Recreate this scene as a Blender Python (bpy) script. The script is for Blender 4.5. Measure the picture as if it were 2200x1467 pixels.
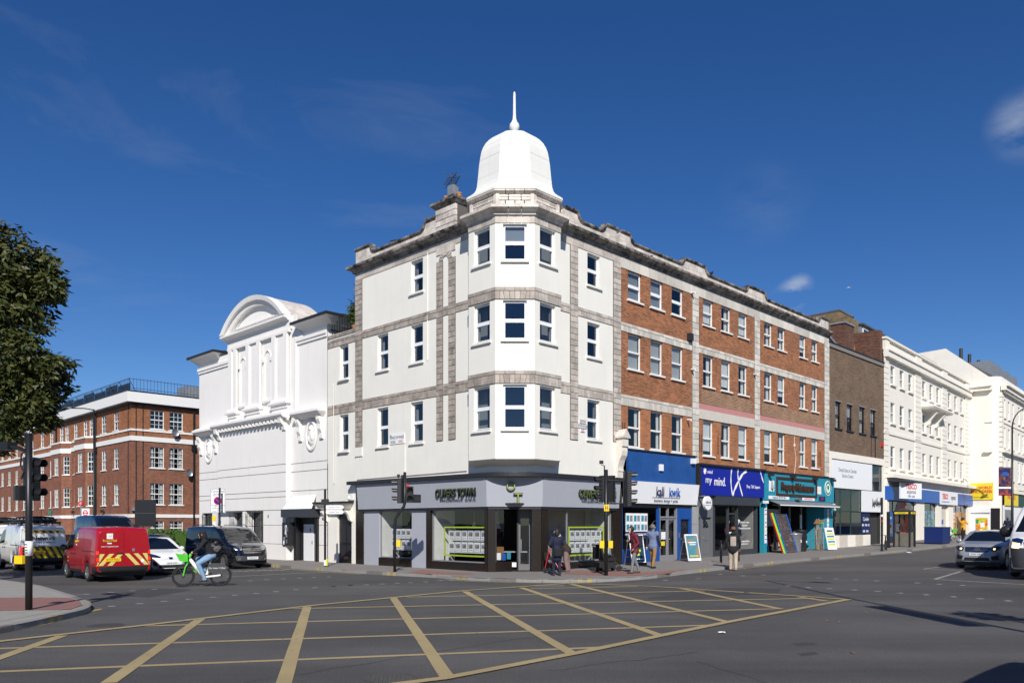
import bpy, bmesh, math, random
from mathutils import Vector, Matrix
from mathutils.bvhtree import BVHTree
R_=math.radians; random.seed(7); rnd=random.uniform
S=bpy.context.scene; COL=S.collection
for o in list(bpy.data.objects): bpy.data.objects.remove(o)
# ---------------- camera (28 mm rise lens, level, about 2 m above the road) ----------------
cd=bpy.data.cameras.new('camera'); cam=bpy.data.objects.new('camera',cd); COL.objects.link(cam); S.camera=cam
cam.location=(0,0,2.02); cam.rotation_euler=(R_(90),0,0)
cd.sensor_width=36; cd.lens=28.064; cd.shift_y=0.17795; cd.clip_start=.1; cd.clip_end=3000
# ---------------- sky, sun, exposure ----------------
SUN_EL=R_(35.5); SDIR=Vector((.07*math.cos(SUN_EL),-math.cos(SUN_EL),math.sin(SUN_EL))).normalized()
W=bpy.data.worlds.new('World'); S.world=W; W.use_nodes=True
wn=W.node_tree; wn.nodes.clear()
def WN(t,**k):
    n=wn.nodes.new(t)
    for a,b in k.items(): setattr(n,a,b)
    return n
sky=WN('ShaderNodeTexSky',sky_type='NISHITA',sun_disc=False,sun_elevation=SUN_EL,sun_rotation=math.atan2(SDIR.x,SDIR.y),altitude=1500,air_density=1.0,dust_density=.1,ozone_density=4.0)
hs=WN('ShaderNodeHueSaturation'); hs.inputs['Saturation'].default_value=1.25; hs.inputs['Hue'].default_value=.510; hs.inputs['Value'].default_value=1.12
bg=WN('ShaderNodeBackground'); bg.inputs['Strength'].default_value=.079
wo=WN('ShaderNodeOutputWorld')
tc=WN('ShaderNodeTexCoord'); mp=WN('ShaderNodeMapping'); mp.inputs['Scale'].default_value=(1.6,1.2,7.); mp.inputs['Rotation'].default_value=(.1,.35,.2)
nz=WN('ShaderNodeTexNoise'); nz.inputs['Scale'].default_value=1.5; nz.inputs['Detail'].default_value=8; nz.inputs['Roughness'].default_value=.62; nz.inputs['Distortion'].default_value=.5
cr=WN('ShaderNodeValToRGB'); cr.color_ramp.elements[0].position=.565; cr.color_ramp.elements[1].position=.95; cr.color_ramp.elements[1].color=(.30,.30,.30,1)
mx=WN('ShaderNodeMixRGB'); mx.inputs[2].default_value=(4.3,4.9,5.8,1)
L=wn.links.new
L(tc.outputs['Generated'],mp.inputs[0]); L(mp.outputs[0],nz.inputs['Vector']); L(nz.outputs[0],cr.inputs[0]); L(cr.outputs[0],mx.inputs[0])
L(sky.outputs[0],hs.inputs['Color']); L(hs.outputs[0],mx.inputs[1]); last=mx.outputs[0]
n2=WN('ShaderNodeTexNoise'); n2.inputs['Scale'].default_value=9; n2.inputs['Detail'].default_value=9; n2.inputs['Roughness'].default_value=.6; m2=WN('ShaderNodeMapping'); m2.inputs['Rotation'].default_value=(0,.75,0); m2.inputs['Scale'].default_value=(1,1,2.6); L(tc.outputs['Generated'],m2.inputs[0]); L(m2.outputs[0],n2.inputs['Vector'])
for (u,v,r,st) in ((1674,660,.020,.5),(1690,645,.022,.6),(1706,630,.022,.6),(1720,616,.018,.5),(2205,268,.042,.38),(1640,440,.06,.06)):   # small fair-weather cloud shreds
    d=Vector(((u-1100)/1715,1,(1125-v)/1715)).normalized(); ds=WN('ShaderNodeVectorMath',operation='DISTANCE'); L(tc.outputs['Generated'],ds.inputs[0]); ds.inputs[1].default_value=d
    r1=WN('ShaderNodeMapRange',interpolation_type='SMOOTHSTEP'); r1.inputs['From Min'].default_value=r; r1.inputs['From Max'].default_value=r*.15; L(ds.outputs['Value'],r1.inputs[0])
    r2=WN('ShaderNodeMapRange'); r2.inputs['From Min'].default_value=.38; r2.inputs['From Max'].default_value=.72; r2.inputs['To Max'].default_value=st*1.5; L(n2.outputs[0],r2.inputs[0])
    mm=WN('ShaderNodeMath',operation='MULTIPLY',use_clamp=True); L(r1.outputs[0],mm.inputs[0]); L(r2.outputs[0],mm.inputs[1]); c=WN('ShaderNodeMixRGB'); c.inputs[2].default_value=(6.5,7.2,8.2,1); L(mm.outputs[0],c.inputs[0]); L(last,c.inputs[1]); last=c.outputs[0]
L(last,bg.inputs[0]); L(bg.outputs[0],wo.inputs[0])
sd=bpy.data.lights.new('sun','SUN'); sd.energy=5.0; sd.angle=R_(.53); sd.color=(1,.94,.85)
so=bpy.data.objects.new('sun',sd); COL.objects.link(so); so.rotation_euler=SDIR.to_track_quat('Z','Y').to_euler()
S.view_settings.view_transform='Standard'; S.view_settings.look='None'; S.view_settings.gamma=1; S.view_settings.exposure=0.05; S.view_settings.use_curve_mapping=False
S.render.engine='CYCLES'; S.cycles.max_bounces=8; S.cycles.transparent_max_bounces=12
# ---------------- place: street frames ----------------
TH=R_(45.4); aL=Vector((-math.sin(TH),math.cos(TH),0)); aR=Vector((math.cos(TH),math.sin(TH),0)); CO=Vector((.11,30.4,0))
def frame(o,x):   # x along the facade to the right, y into the building
    y=Vector((-x.y,x.x,0)); return Matrix(((x.x,y.x,0,o.x),(x.y,y.y,0,o.y),(0,0,1,o.z),(0,0,0,1)))
FR=frame(CO,aR); FL=frame(CO,-aL)
def lerp_tab(t,tab):
    if t<=tab[0][0]: return tab[0][1]
    for (a,b),(c,d) in zip(tab,tab[1:]):
        if t<=c: return b+(d-b)*(t-a)/(c-a)
    return tab[-1][1]
GT=[(0,0),(12.5,.22),(28.7,.34),(37.6,.47),(58.7,.84),(130,2.2)]
def gz(x,y):      # the road to the right climbs gently
    return lerp_tab((Vector((x,y,0))-CO).dot(aR),GT)
def wl(fr,x,y): 
    p=fr@Vector((x,y,0)); return p.x,p.y
# ---------------- mesh builder ----------------
class MB:
    def __init__(s): s.v=[]; s.f=[]; s.m=[]; s.mi=0; s.sm=[]; s.smooth=False
    def add(s,vs,fs):
        b=len(s.v); s.v+=[tuple(p) for p in vs]
        for f in fs: s.f.append([b+i for i in f]); s.m.append(s.mi); s.sm.append(s.smooth)
        return s
    def box(s,x0,x1,y0,y1,z0,z1):
        return s.add([(x0,y0,z0),(x1,y0,z0),(x1,y1,z0),(x0,y1,z0),(x0,y0,z1),(x1,y0,z1),(x1,y1,z1),(x0,y1,z1)],
            [(0,3,2,1),(4,5,6,7),(0,1,5,4),(1,2,6,5),(2,3,7,6),(3,0,4,7)])
    def tbox(s,M,sx,sy,sz):   # box centred on matrix
        vs=[M@Vector((a*sx/2,b*sy/2,c*sz/2)) for c in(-1,1) for a,b in((-1,-1),(1,-1),(1,1),(-1,1))]
        return s.add(vs,[(0,3,2,1),(4,5,6,7),(0,1,5,4),(1,2,6,5),(2,3,7,6),(3,0,4,7)])
    def quad(s,a,b,c,d): return s.add([a,b,c,d],[(0,1,2,3)])
    def poly(s,p): return s.add(p,[tuple(range(len(p)))])
    def prism(s,p,d):   # polygon p (3d, ccw seen from -d side...) extruded by vector d
        n=len(p); d=Vector(d); q=[Vector(a)+d for a in p]
        s.add(list(p)+q,[tuple(range(n))[::-1],tuple(range(n,2*n))]+[(i,(i+1)%n,n+(i+1)%n,n+i) for i in range(n)]); return s
    def rings(s,rs,closed=True,cap=True):   # list of rings of points
        n=len(rs[0]); vs=[p for r in rs for p in r]; fs=[]
        for k in range(len(rs)-1):
            for i in range(n if closed else n-1):
                j=(i+1)%n; fs.append((k*n+i,k*n+j,(k+1)*n+j,(k+1)*n+i))
        if cap and closed: fs+= [tuple(range(n))[::-1],tuple(range((len(rs)-1)*n,len(rs)*n))]
        return s.add(vs,fs)
    def cyl(s,a,b,r0,r1=None,n=12,cap=True):
        a=Vector(a);b=Vector(b); r1=r0 if r1 is None else r1
        z=(b-a).normalized(); x=z.orthogonal().normalized(); y=z.cross(x)
        R=[[c+ (x*math.cos(2*math.pi*i/n)+y*math.sin(2*math.pi*i/n))*r for i in range(n)] for c,r in((a,r0),(b,r1))]
        return s.rings(R,True,cap)
    def tube(s,ps,r,n=8,closed=False):
        ps=[Vector(p) for p in ps]; rs=r if isinstance(r,(list,tuple)) else [r]*len(ps); R=[]; up=None
        for k,p in enumerate(ps):
            if closed: t=ps[(k+1)%len(ps)]-ps[k-1]
            else: t=ps[min(k+1,len(ps)-1)]-ps[max(k-1,0)]
            t.normalize()
            if up is None: up=t.orthogonal().normalized()
            x=(up-t*up.dot(t)); x=x.normalized() if x.length>1e-4 else t.orthogonal().normalized(); up=x; y=t.cross(x)
            R.append([p+(x*math.cos(2*math.pi*i/n)+y*math.sin(2*math.pi*i/n))*rs[k] for i in range(n)])
        if closed: R.append(R[0]); return s.rings(R,True,False)
        return s.rings(R)
    def lathe(s,prof,c=(0,0,0),n=16,axis='z',rot=0.):
        R=[]
        for r,z in prof:
            ring=[]
            for i in range(n):
                a=2*math.pi*i/n+rot; x,y=r*math.cos(a),r*math.sin(a)
                p=(x,y,z) if axis=='z' else ((x,z,y) if axis=='y' else (z,x,y))
                ring.append((c[0]+p[0],c[1]+p[1],c[2]+p[2]))
            if axis=='y': ring=ring[::-1]
            R.append(ring)
        return s.rings(R)
    def ell(s,c,rx,ry,rz,n=12,m=8,M=None):
        R=[]
        for k in range(m+1):
            a=-math.pi/2+math.pi*k/m; r=max(math.cos(a),.02)
            ring=[Vector((rx*r*math.cos(2*math.pi*i/n),ry*r*math.sin(2*math.pi*i/n),rz*math.sin(a))) for i in range(n)]
            if M: ring=[M@p for p in ring]
            R.append([p+Vector(c) for p in ring])
        return s.rings(R)
    def mesh(s,name,mats,M=None):
        me=bpy.data.meshes.new(name)
        vs=s.v if M is None else [tuple(M@Vector(p)) for p in s.v]
        me.from_pydata(vs,[],s.f)
        for m in (mats if isinstance(mats,(list,tuple)) else [mats]): me.materials.append(MAT(m))
        me.polygons.foreach_set('material_index',s.m); me.polygons.foreach_set('use_smooth',s.sm); me.update(); return me
    def obj(s,name,mats,parent=None,M=None,**k): return link(name,s.mesh(name,mats),parent,M,**k)
def link(name,data,parent=None,M=None,**k):
    o=bpy.data.objects.new(name,data); COL.objects.link(o)
    if parent: o.parent=parent
    if M is not None: o.matrix_local=M
    for a,b in k.items(): o[a]=b
    return o
def thing(name,label,cat,M=None,group=None):
    o=link(name,None,None,M if M is not None else Matrix(),label=label,category=cat); o.empty_display_size=.3
    if group: o['group']=group
    return o
def tag(o,label,cat,group=None):
    o['label']=label; o['category']=cat
    if group: o['group']=group
    return o
def copytree(o,M,label=None,parent=None):
    c=o.copy(); COL.objects.link(c); c.parent=parent
    if M is not None: c.matrix_local=M
    if label: c['label']=label
    for ch in list(o.children): copytree(ch,None,None,c)
    return c
def B(*a): return MB().box(*a)
def grp(parent,name='group'): return link(name,None,parent)
def text(s,size,mat,parent,M,ext=.004,name='lettering',ax='CENTER',sx=1.,bev=0.,shear=0.,back=None,sp=1.):
    c=bpy.data.curves.new(name,'FONT'); c.body=s; c.size=size; c.extrude=ext; c.align_x=ax; c.align_y='CENTER'; c.resolution_u=3; c.offset=bev; c.shear=shear; c.space_character=sp
    t=bpy.data.objects.new('t',c); me=bpy.data.meshes.new_from_object(t); bpy.data.objects.remove(t); bpy.data.curves.remove(c)
    me.name=name; me.materials.clear(); me.materials.append(MAT(mat))
    if back:  # face colour in front, back colour on sides
        me.materials.append(MAT(back))
        for p in me.polygons: p.material_index=0 if p.normal.z>.9 else 1
    R=Matrix.Rotation(math.pi/2,4,'X')@Matrix.Diagonal((sx,1,1,1))
    me.transform(R)   # stands in xz, faces -y
    return link(name,me,parent,M)
T=Matrix.Translation
def RZ(a): return Matrix.Rotation(R_(a),4,'Z')
# ---------------- materials ----------------
_M={}; MDEF={}
def MAT(n):
    if not isinstance(n,str): return n
    if n in _M: return _M[n]
    m=bpy.data.materials.new(n); m.use_nodes=True; _M[n]=m
    MDEF[n](m); return m
def NT(m): return m.node_tree.nodes,m.node_tree.links.new,m.node_tree.nodes['Principled BSDF']
def N(m,t,**k):
    n=m.node_tree.nodes.new(t)
    for a,b in k.items():
        if a.startswith('i_'): n.inputs[a[2:].replace('_',' ')].default_value=b
        else: setattr(n,a,b)
    return n
def setp(b,col=None,rough=None,metal=None,spec=None,coat=None):
    if col is not None: b.inputs['Base Color'].default_value=(*col,1)
    if rough is not None: b.inputs['Roughness'].default_value=rough
    if metal is not None: b.inputs['Metallic'].default_value=metal
    if spec is not None: b.inputs['Specular IOR Level'].default_value=spec
    if coat is not None: b.inputs['Coat Weight'].default_value=coat; b.inputs['Coat Roughness'].default_value=.04
def noise_col(m,b,col,var=.08,scale=3.,bump=.0,bscale=60.,streak=0.,streakcol=None,coord='Object'):
    nd,L,_=NT(m); tc=N(m,'ShaderNodeTexCoord'); n1=N(m,'ShaderNodeTexNoise',i_Scale=scale,i_Detail=6.,i_Roughness=.65); L(tc.outputs[coord],n1.inputs['Vector'])
    mr=N(m,'ShaderNodeMapRange'); mr.inputs['From Min'].default_value=.25; mr.inputs['From Max'].default_value=.75; mr.inputs['To Min'].default_value=1-var; mr.inputs['To Max'].default_value=1+var; L(n1.outputs[0],mr.inputs[0])
    mul=N(m,'ShaderNodeMixRGB',blend_type='MULTIPLY'); mul.inputs[0].default_value=1; mul.inputs[1].default_value=(*col,1); L(mr.outputs[0],mul.inputs[2]); out=mul.outputs[0]
    if streak:
        mp=N(m,'ShaderNodeMapping'); mp.inputs['Scale'].default_value=(2.2,2.2,.16); L(tc.outputs[coord],mp.inputs[0])
        n2=N(m,'ShaderNodeTexNoise',i_Scale=1.6,i_Detail=5.,i_Roughness=.6); L(mp.outputs[0],n2.inputs['Vector'])
        r2=N(m,'ShaderNodeMapRange'); r2.inputs['From Min'].default_value=.52; r2.inputs['From Max'].default_value=.8; r2.inputs['To Max'].default_value=streak; L(n2.outputs[0],r2.inputs[0])
        m2=N(m,'ShaderNodeMixRGB'); L(r2.outputs[0],m2.inputs[0]); L(out,m2.inputs[1]); m2.inputs[2].default_value=(*(streakcol or tuple(c*.55 for c in col)),1); out=m2.outputs[0]
    L(out,b.inputs['Base Color'])
    if bump:
        n3=N(m,'ShaderNodeTexNoise',i_Scale=bscale,i_Detail=4.); L(tc.outputs[coord],n3.inputs['Vector'])
        bp=N(m,'ShaderNodeBump',i_Strength=bump,i_Distance=.02); L(n3.outputs[0],bp.inputs['Height']); L(bp.outputs[0],b.inputs['Normal'])
    return out
def plain(n,col,rough=.6,metal=0.,spec=.5,var=.06,scale=4.,coat=None,bump=0.,bscale=50.,streak=0.,streakcol=None):
    def f(m):
        nd,L,b=NT(m); setp(b,None,rough,metal,spec,coat); noise_col(m,b,col,var,scale,bump,bscale,streak,streakcol)
    MDEF[n]=f
def paint(n,col,rough=.28,metal=0.,coat=.7,var=.05): plain(n,col,rough,metal,.5,var,1.6,coat)
plain('render_white',(.775,.765,.71),.85,var=.05,scale=.7,bump=.10,bscale=14,streak=.22,streakcol=(.58,.56,.49))
plain('render_pure',(.80,.785,.765),.85,var=.035,scale=.7,bump=.10,bscale=14,streak=.26,streakcol=(.54,.51,.48))
plain('dome_white',(.76,.765,.725),.6,var=.04,scale=1.2,bump=.03,streak=.18,streakcol=(.60,.59,.54))
plain('cream',(.80,.765,.69),.85,var=.05,scale=1.5,bump=.05,streak=.16)
plain('upvc',(.82,.84,.87),.35,var=.01)
plain('sash_white',(.78,.78,.76),.5,var=.04)
plain('lead',(.20,.22,.25),.55,var=.2)
plain('slate',(.085,.09,.10),.6,var=.25,scale=6)
plain('black_gutter',(.02,.02,.022),.45)
plain('black_paint',(.012,.012,.014),.35,var=.2)
plain('signal_black',(.011,.012,.014),.42,var=.2)
plain('grey_fascia',(.365,.388,.44),.45,var=.03,streak=.06)
plain('grey_panel',(.38,.40,.455),.5,var=.03)
plain('charcoal',(.022,.022,.026),.5)
plain('anthracite',(.04,.045,.055),.45)
plain('grey_door',(.14,.145,.155),.45)
plain('white_board',(.80,.82,.84),.5,var=.02)
plain('white_print',(.85,.85,.85),.6,var=.01)
plain('blue_panel',(.012,.075,.27),.55,var=.22,scale=2.5)
plain('blue_paint',(.01,.07,.30),.4)
plain('royal_blue',(.008,.018,.30),.35,var=.02)
plain('tesco_blue',(.01,.10,.42),.35,var=.03)
plain('navy',(.006,.011,.035),.7)
plain('navy_print',(.01,.02,.09),.5)
plain('teal',(.022,.26,.36),.45,var=.06)
plain('lime',(.50,.66,.035),.5,var=.02)
plain('yellow_plate',(.85,.56,.01),.45,var=.02)
plain('sign_yellow',(.80,.62,.03),.5,var=.02)
plain('red_sign',(.62,.02,.03),.45,var=.03)
plain('green_sign',(.01,.25,.14),.5)
plain('wood_dark',(.05,.022,.012),.6,var=.3)
plain('wood',(.34,.19,.08),.6,var=.2)
plain('galv',(.42,.44,.46),.35,metal=.7,var=.15)
plain('steel',(.42,.43,.45),.35,metal=.8)
plain('grey_alu',(.30,.31,.33),.4,metal=.3)
plain('pink_band',(.50,.23,.22),.75,var=.05)
plain('faience',(.50,.45,.405),.45,var=.12,scale=6)
plain('glazed_cream',(.60,.56,.49),.4,var=.1,scale=5,streak=.12)
plain('terracotta',(.42,.20,.09),.8)
plain('asphalt_path',(.205,.19,.178),.9,var=.14,scale=8,bump=.25,bscale=120)
plain('slab',(.30,.285,.26),.85,var=.12,scale=3,bump=.1)
plain('kerb_stone',(.25,.245,.235),.8,var=.12,scale=5,bump=.1)
plain('kerb_dark',(.16,.15,.14),.8,var=.15,scale=5,bump=.1)
plain('tactile_red',(.25,.125,.105),.8,var=.12,scale=4)
plain('line_white',(.56,.56,.55),.7,var=.2,scale=9)
plain('interior_dark',(.03,.03,.032),.9)  # near-black colour stands in for the shade inside unlit rooms
plain('interior_mid',(.30,.30,.30),.9)
plain('interior_white',(.72,.72,.71),.8)
plain('blind',(.72,.74,.74),.8,var=.02)
plain('curtain',(.62,.62,.60),.9,var=.1,scale=12)
plain('skin',(.50,.29,.21),.55,var=.05); plain('skin_pale',(.56,.36,.28),.55,var=.05)
plain('hair_dark',(.02,.014,.011),.6,var=.3,scale=40); plain('hair_grey',(.14,.13,.125),.6,var=.3,scale=40); plain('hair_blond',(.42,.35,.27),.6,var=.25,scale=30); plain('hair_brown',(.13,.06,.03),.6)
plain('cloth_black',(.011,.012,.015),.9,var=.3,scale=10); plain('cloth_navy',(.012,.016,.045),.9,var=.25,scale=9); plain('cloth_burgundy',(.135,.012,.026),.7,var=.2,scale=8)
plain('cloth_grey',(.17,.18,.20),.9,var=.15,scale=14); plain('cloth_bluegrey',(.14,.185,.30),.9,var=.12,scale=12); plain('cloth_tan',(.27,.155,.06),.9,var=.15,scale=9); plain('cloth_stone',(.46,.38,.30),.9,var=.15,scale=9)
plain('cloth_mauve',(.215,.145,.135),.9,var=.12); plain('cloth_brown',(.035,.022,.018),.9,var=.2); plain('denim',(.20,.33,.50),.9,var=.22,scale=12); plain('cloth_yellow',(.68,.33,.012),.85,var=.1)
plain('boot_tan',(.34,.16,.045),.7); plain('shoe_brown',(.05,.03,.02),.6); plain('print_bone',(.36,.31,.27),.9,var=.4,scale=25)
plain('rubber',(.014,.014,.015),.75,var=.2); plain('plastic_black',(.018,.018,.02),.45); plain('plastic_grey',(.05,.052,.058),.5)
plain('alloy',(.42,.43,.45),.3,metal=.8); plain('chrome',(.65,.66,.68),.12,metal=1.)
paint('car_red',(.36,.006,.014)); paint('car_white',(.78,.79,.80)); paint('car_black',(.004,.005,.010),.12,coat=1.); paint('car_silver',(.34,.36,.40),.3,metal=.25); paint('car_navy',(.005,.010,.03),.15); paint('car_grey',(.045,.048,.055))
paint('lime_green',(.10,.62,.05),.35); paint('bike_white',(.78,.78,.78),.35); paint('frame_red',(.50,.012,.02),.3)
plain('hiviz_yellow',(.62,.66,.02),.5,var=.03); plain('hiviz_red',(.19,.012,.02),.5,var=.05); plain('chev_cream',(.66,.56,.16),.5,var=.03)
plain('galaxy',(.02,.015,.012),.15,var=.4,scale=3)
def _galaxy(m):
    nd,L,b=NT(m); setp(b,(.018,.013,.011),.18); tc=N(m,'ShaderNodeTexCoord'); v=N(m,'ShaderNodeTexVoronoi',i_Scale=16.); L(tc.outputs['Object'],v.inputs['Vector'])
    r=N(m,'ShaderNodeValToRGB'); r.color_ramp.elements[0].position=.06; r.color_ramp.elements[0].color=(.5,.47,.42,1); r.color_ramp.elements[1].position=.12; r.color_ramp.elements[1].color=(0,0,0,1); L(v.outputs['Distance'],r.inputs[0])
    n=N(m,'ShaderNodeTexNoise',i_Scale=1.3,i_Detail=4.); L(tc.outputs['Object'],n.inputs['Vector']); r2=N(m,'ShaderNodeMapRange'); r2.inputs['From Min'].default_value=.5; r2.inputs['From Max'].default_value=.7; L(n.outputs[0],r2.inputs[0])
    mm=N(m,'ShaderNodeMixRGB',blend_type='MIX'); L(r2.outputs[0],mm.inputs[0]); mm.inputs[1].default_value=(.018,.013,.011,1)
    ad=N(m,'ShaderNodeMixRGB',blend_type='ADD'); ad.inputs[0].default_value=1; ad.inputs[1].default_value=(.018,.013,.011,1); L(r.outputs[0],ad.inputs[2]); L(ad.outputs[0],mm.inputs[2]); L(mm.outputs[0],b.inputs['Base Color'])
MDEF['galaxy']=_galaxy
def brick(n,c1,c2,mortar,sc=1.,dark=.3,pale=0.,patch=None):
    def f(m):
        nd,L,b=NT(m); setp(b,None,.88); tc=N(m,'ShaderNodeTexCoord'); sp=N(m,'ShaderNodeSeparateXYZ'); L(tc.outputs['Object'],sp.inputs[0])
        ad=N(m,'ShaderNodeMath'); L(sp.outputs[0],ad.inputs[0]); L(sp.outputs[1],ad.inputs[1]); cb=N(m,'ShaderNodeCombineXYZ'); L(ad.outputs[0],cb.inputs[0]); L(sp.outputs[2],cb.inputs[1])
        br=N(m,'ShaderNodeTexBrick',i_Scale=1.,i_Mortar_Size=.009,i_Mortar_Smooth=.2,i_Brick_Width=.225*sc,i_Row_Height=.075*sc,i_Bias=-.1); br.offset=.5; br.inputs['Color1'].default_value=(*c1,1); br.inputs['Color2'].default_value=(*c2,1); br.inputs['Mortar'].default_value=(*mortar,1); L(cb.outputs[0],br.inputs['Vector'])
        # burnt headers: a second coarser pick of single bricks
        b2=N(m,'ShaderNodeTexBrick',i_Scale=1.,i_Mortar_Size=.009,i_Brick_Width=.225*sc,i_Row_Height=.075*sc,i_Bias=.55-dark); b2.offset=.5; b2.inputs['Color1'].default_value=(.35,.30,.30,1); b2.inputs['Color2'].default_value=(1,1,1,1); b2.inputs['Mortar'].default_value=(1,1,1,1)
        of=N(m,'ShaderNodeVectorMath',operation='ADD'); of.inputs[1].default_value=(4.5*sc,15*sc,0); L(cb.outputs[0],of.inputs[0]); L(of.outputs[0],b2.inputs['Vector'])
        n1=N(m,'ShaderNodeTexNoise',i_Scale=.9,i_Detail=6.,i_Roughness=.7); L(tc.outputs['Object'],n1.inputs['Vector'])
        mr=N(m,'ShaderNodeMapRange'); mr.inputs['From Min'].default_value=.3; mr.inputs['From Max'].default_value=.7; mr.inputs['To Min'].default_value=.72; mr.inputs['To Max'].default_value=1.18; L(n1.outputs[0],mr.inputs[0])
        m1=N(m,'ShaderNodeMixRGB',blend_type='MULTIPLY'); m1.inputs[0].default_value=1; L(br.outputs[0],m1.inputs[1]); L(b2.outputs[0],m1.inputs[2])
        m2=N(m,'ShaderNodeMixRGB',blend_type='MULTIPLY'); m2.inputs[0].default_value=1; L(m1.outputs[0],m2.inputs[1]); L(mr.outputs[0],m2.inputs[2]); L(m2.outputs[0],b.inputs['Base Color'])
        bp=N(m,'ShaderNodeBump',i_Strength=.5,i_Distance=.008,invert=True); L(br.outputs['Fac'],bp.inputs['Height']); L(bp.outputs[0],b.inputs['Normal'])
    MDEF[n]=f
brick('brick_red',(.44,.15,.048),(.31,.098,.038),(.31,.21,.14),dark=.36)
brick('brick_orange',(.46,.165,.055),(.38,.132,.047),(.32,.2,.13),dark=.1)
brick('brick_pale',(.33,.16,.075),(.26,.115,.055),(.40,.34,.26),dark=.1)
brick('brick_brown',(.205,.128,.072),(.145,.09,.055),(.19,.15,.115),dark=.2)
brick('brick_stock',(.26,.185,.085),(.20,.135,.06),(.16,.13,.10),dark=.35)
brick('brick_old',(.20,.075,.04),(.13,.055,.035),(.10,.08,.07),dark=.45)
brick('brick_mansion',(.30,.092,.040),(.21,.066,.034),(.24,.17,.13),dark=.22)
brick('brick_mansion_top',(.40,.13,.04),(.26,.085,.03),(.24,.16,.11),dark=.05)
def block(n,col,soot,amt=.6,lo=.44):  # glazed stone blocks: tone differs block to block, soot in patches
    def f(m):
        nd,L,b=NT(m); setp(b,None,.5); oi=N(m,'ShaderNodeObjectInfo'); tc=N(m,'ShaderNodeTexCoord')
        geo=N(m,'ShaderNodeNewGeometry')
        n1=N(m,'ShaderNodeTexNoise',i_Scale=2.3,i_Detail=8.,i_Roughness=.75); L(geo.outputs['Position'],n1.inputs['Vector'])
        r=N(m,'ShaderNodeMapRange'); r.inputs['From Min'].default_value=lo; r.inputs['From Max'].default_value=lo+.24; r.inputs['To Max'].default_value=amt; L(n1.outputs[0],r.inputs[0])
        m1=N(m,'ShaderNodeMixRGB'); L(r.outputs[0],m1.inputs[0]); m1.inputs[1].default_value=(*col,1); m1.inputs[2].default_value=(*soot,1)
        r2=N(m,'ShaderNodeMapRange'); r2.inputs['To Min'].default_value=.78; r2.inputs['To Max'].default_value=1.15; L(oi.outputs['Random'],r2.inputs[0])
        m2=N(m,'ShaderNodeMixRGB',blend_type='MULTIPLY'); m2.inputs[0].default_value=1; L(m1.outputs[0],m2.inputs[1]); L(r2.outputs[0],m2.inputs[2]); L(m2.outputs[0],b.inputs['Base Color'])
    MDEF[n]=f
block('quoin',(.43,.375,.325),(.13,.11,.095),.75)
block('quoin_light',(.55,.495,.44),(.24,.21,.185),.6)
block('cornice_soot',(.36,.325,.29),(.010,.009,.008),1.,.36)
block('parapet_stone',(.68,.62,.56),(.20,.17,.15),.6)
block('glazed_block',(.66,.625,.56),(.40,.36,.31),.45)
plain('joint',(.11,.105,.10),.9)
plain('joint_light',(.20,.19,.175),.9)
def _asphalt(m):
    nd,L,b=NT(m); setp(b,None,.82,spec=.35); tc=N(m,'ShaderNodeTexCoord')
    n1=N(m,'ShaderNodeTexNoise',i_Scale=.16,i_Detail=5.,i_Roughness=.6); L(tc.outputs['Object'],n1.inputs['Vector'])
    n2=N(m,'ShaderNodeTexNoise',i_Scale=24.,i_Detail=3.); L(tc.outputs['Object'],n2.inputs['Vector'])
    n3=N(m,'ShaderNodeTexVoronoi',i_Scale=95.); L(tc.outputs['Object'],n3.inputs['Vector'])
    # tyre-polished bands and oil streaks running with the traffic
    mp=N(m,'ShaderNodeMapping'); mp.inputs['Rotation'].default_value=(0,0,R_(-44.6)); mp.inputs['Scale'].default_value=(.05,.62,1); L(tc.outputs['Object'],mp.inputs[0])
    n4=N(m,'ShaderNodeTexNoise',i_Scale=1.,i_Detail=4.,i_Roughness=.55); L(mp.outputs[0],n4.inputs['Vector'])
    def rng(o,a,bb,c,d):
        r=N(m,'ShaderNodeMapRange'); r.inputs['From Min'].default_value=a; r.inputs['From Max'].default_value=bb; r.inputs['To Min'].default_value=c; r.inputs['To Max'].default_value=d; L(o,r.inputs[0]); return r.outputs[0]
    def mul(a,bb):
        k=N(m,'ShaderNodeMath',operation='MULTIPLY'); L(a,k.inputs[0]); L(bb,k.inputs[1]); return k.outputs[0]
    v=mul(mul(rng(n1.outputs[0],.3,.7,.72,1.26),rng(n2.outputs[0],.25,.75,.80,1.2)),mul(rng(n4.outputs[0],.3,.7,.76,1.22),rng(n3.outputs['Distance'],.1,.8,.72,1.25)))
    c=N(m,'ShaderNodeMixRGB',blend_type='MULTIPLY'); c.inputs[0].default_value=1; c.inputs[1].default_value=(.080,.0775,.0765,1); L(v,c.inputs[2]); L(c.outputs[0],b.inputs['Base Color'])
    bp=N(m,'ShaderNodeBump',i_Strength=.35,i_Distance=.008); L(n3.outputs['Distance'],bp.inputs['Height']); L(bp.outputs[0],b.inputs['Normal'])
MDEF['asphalt']=_asphalt
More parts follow.
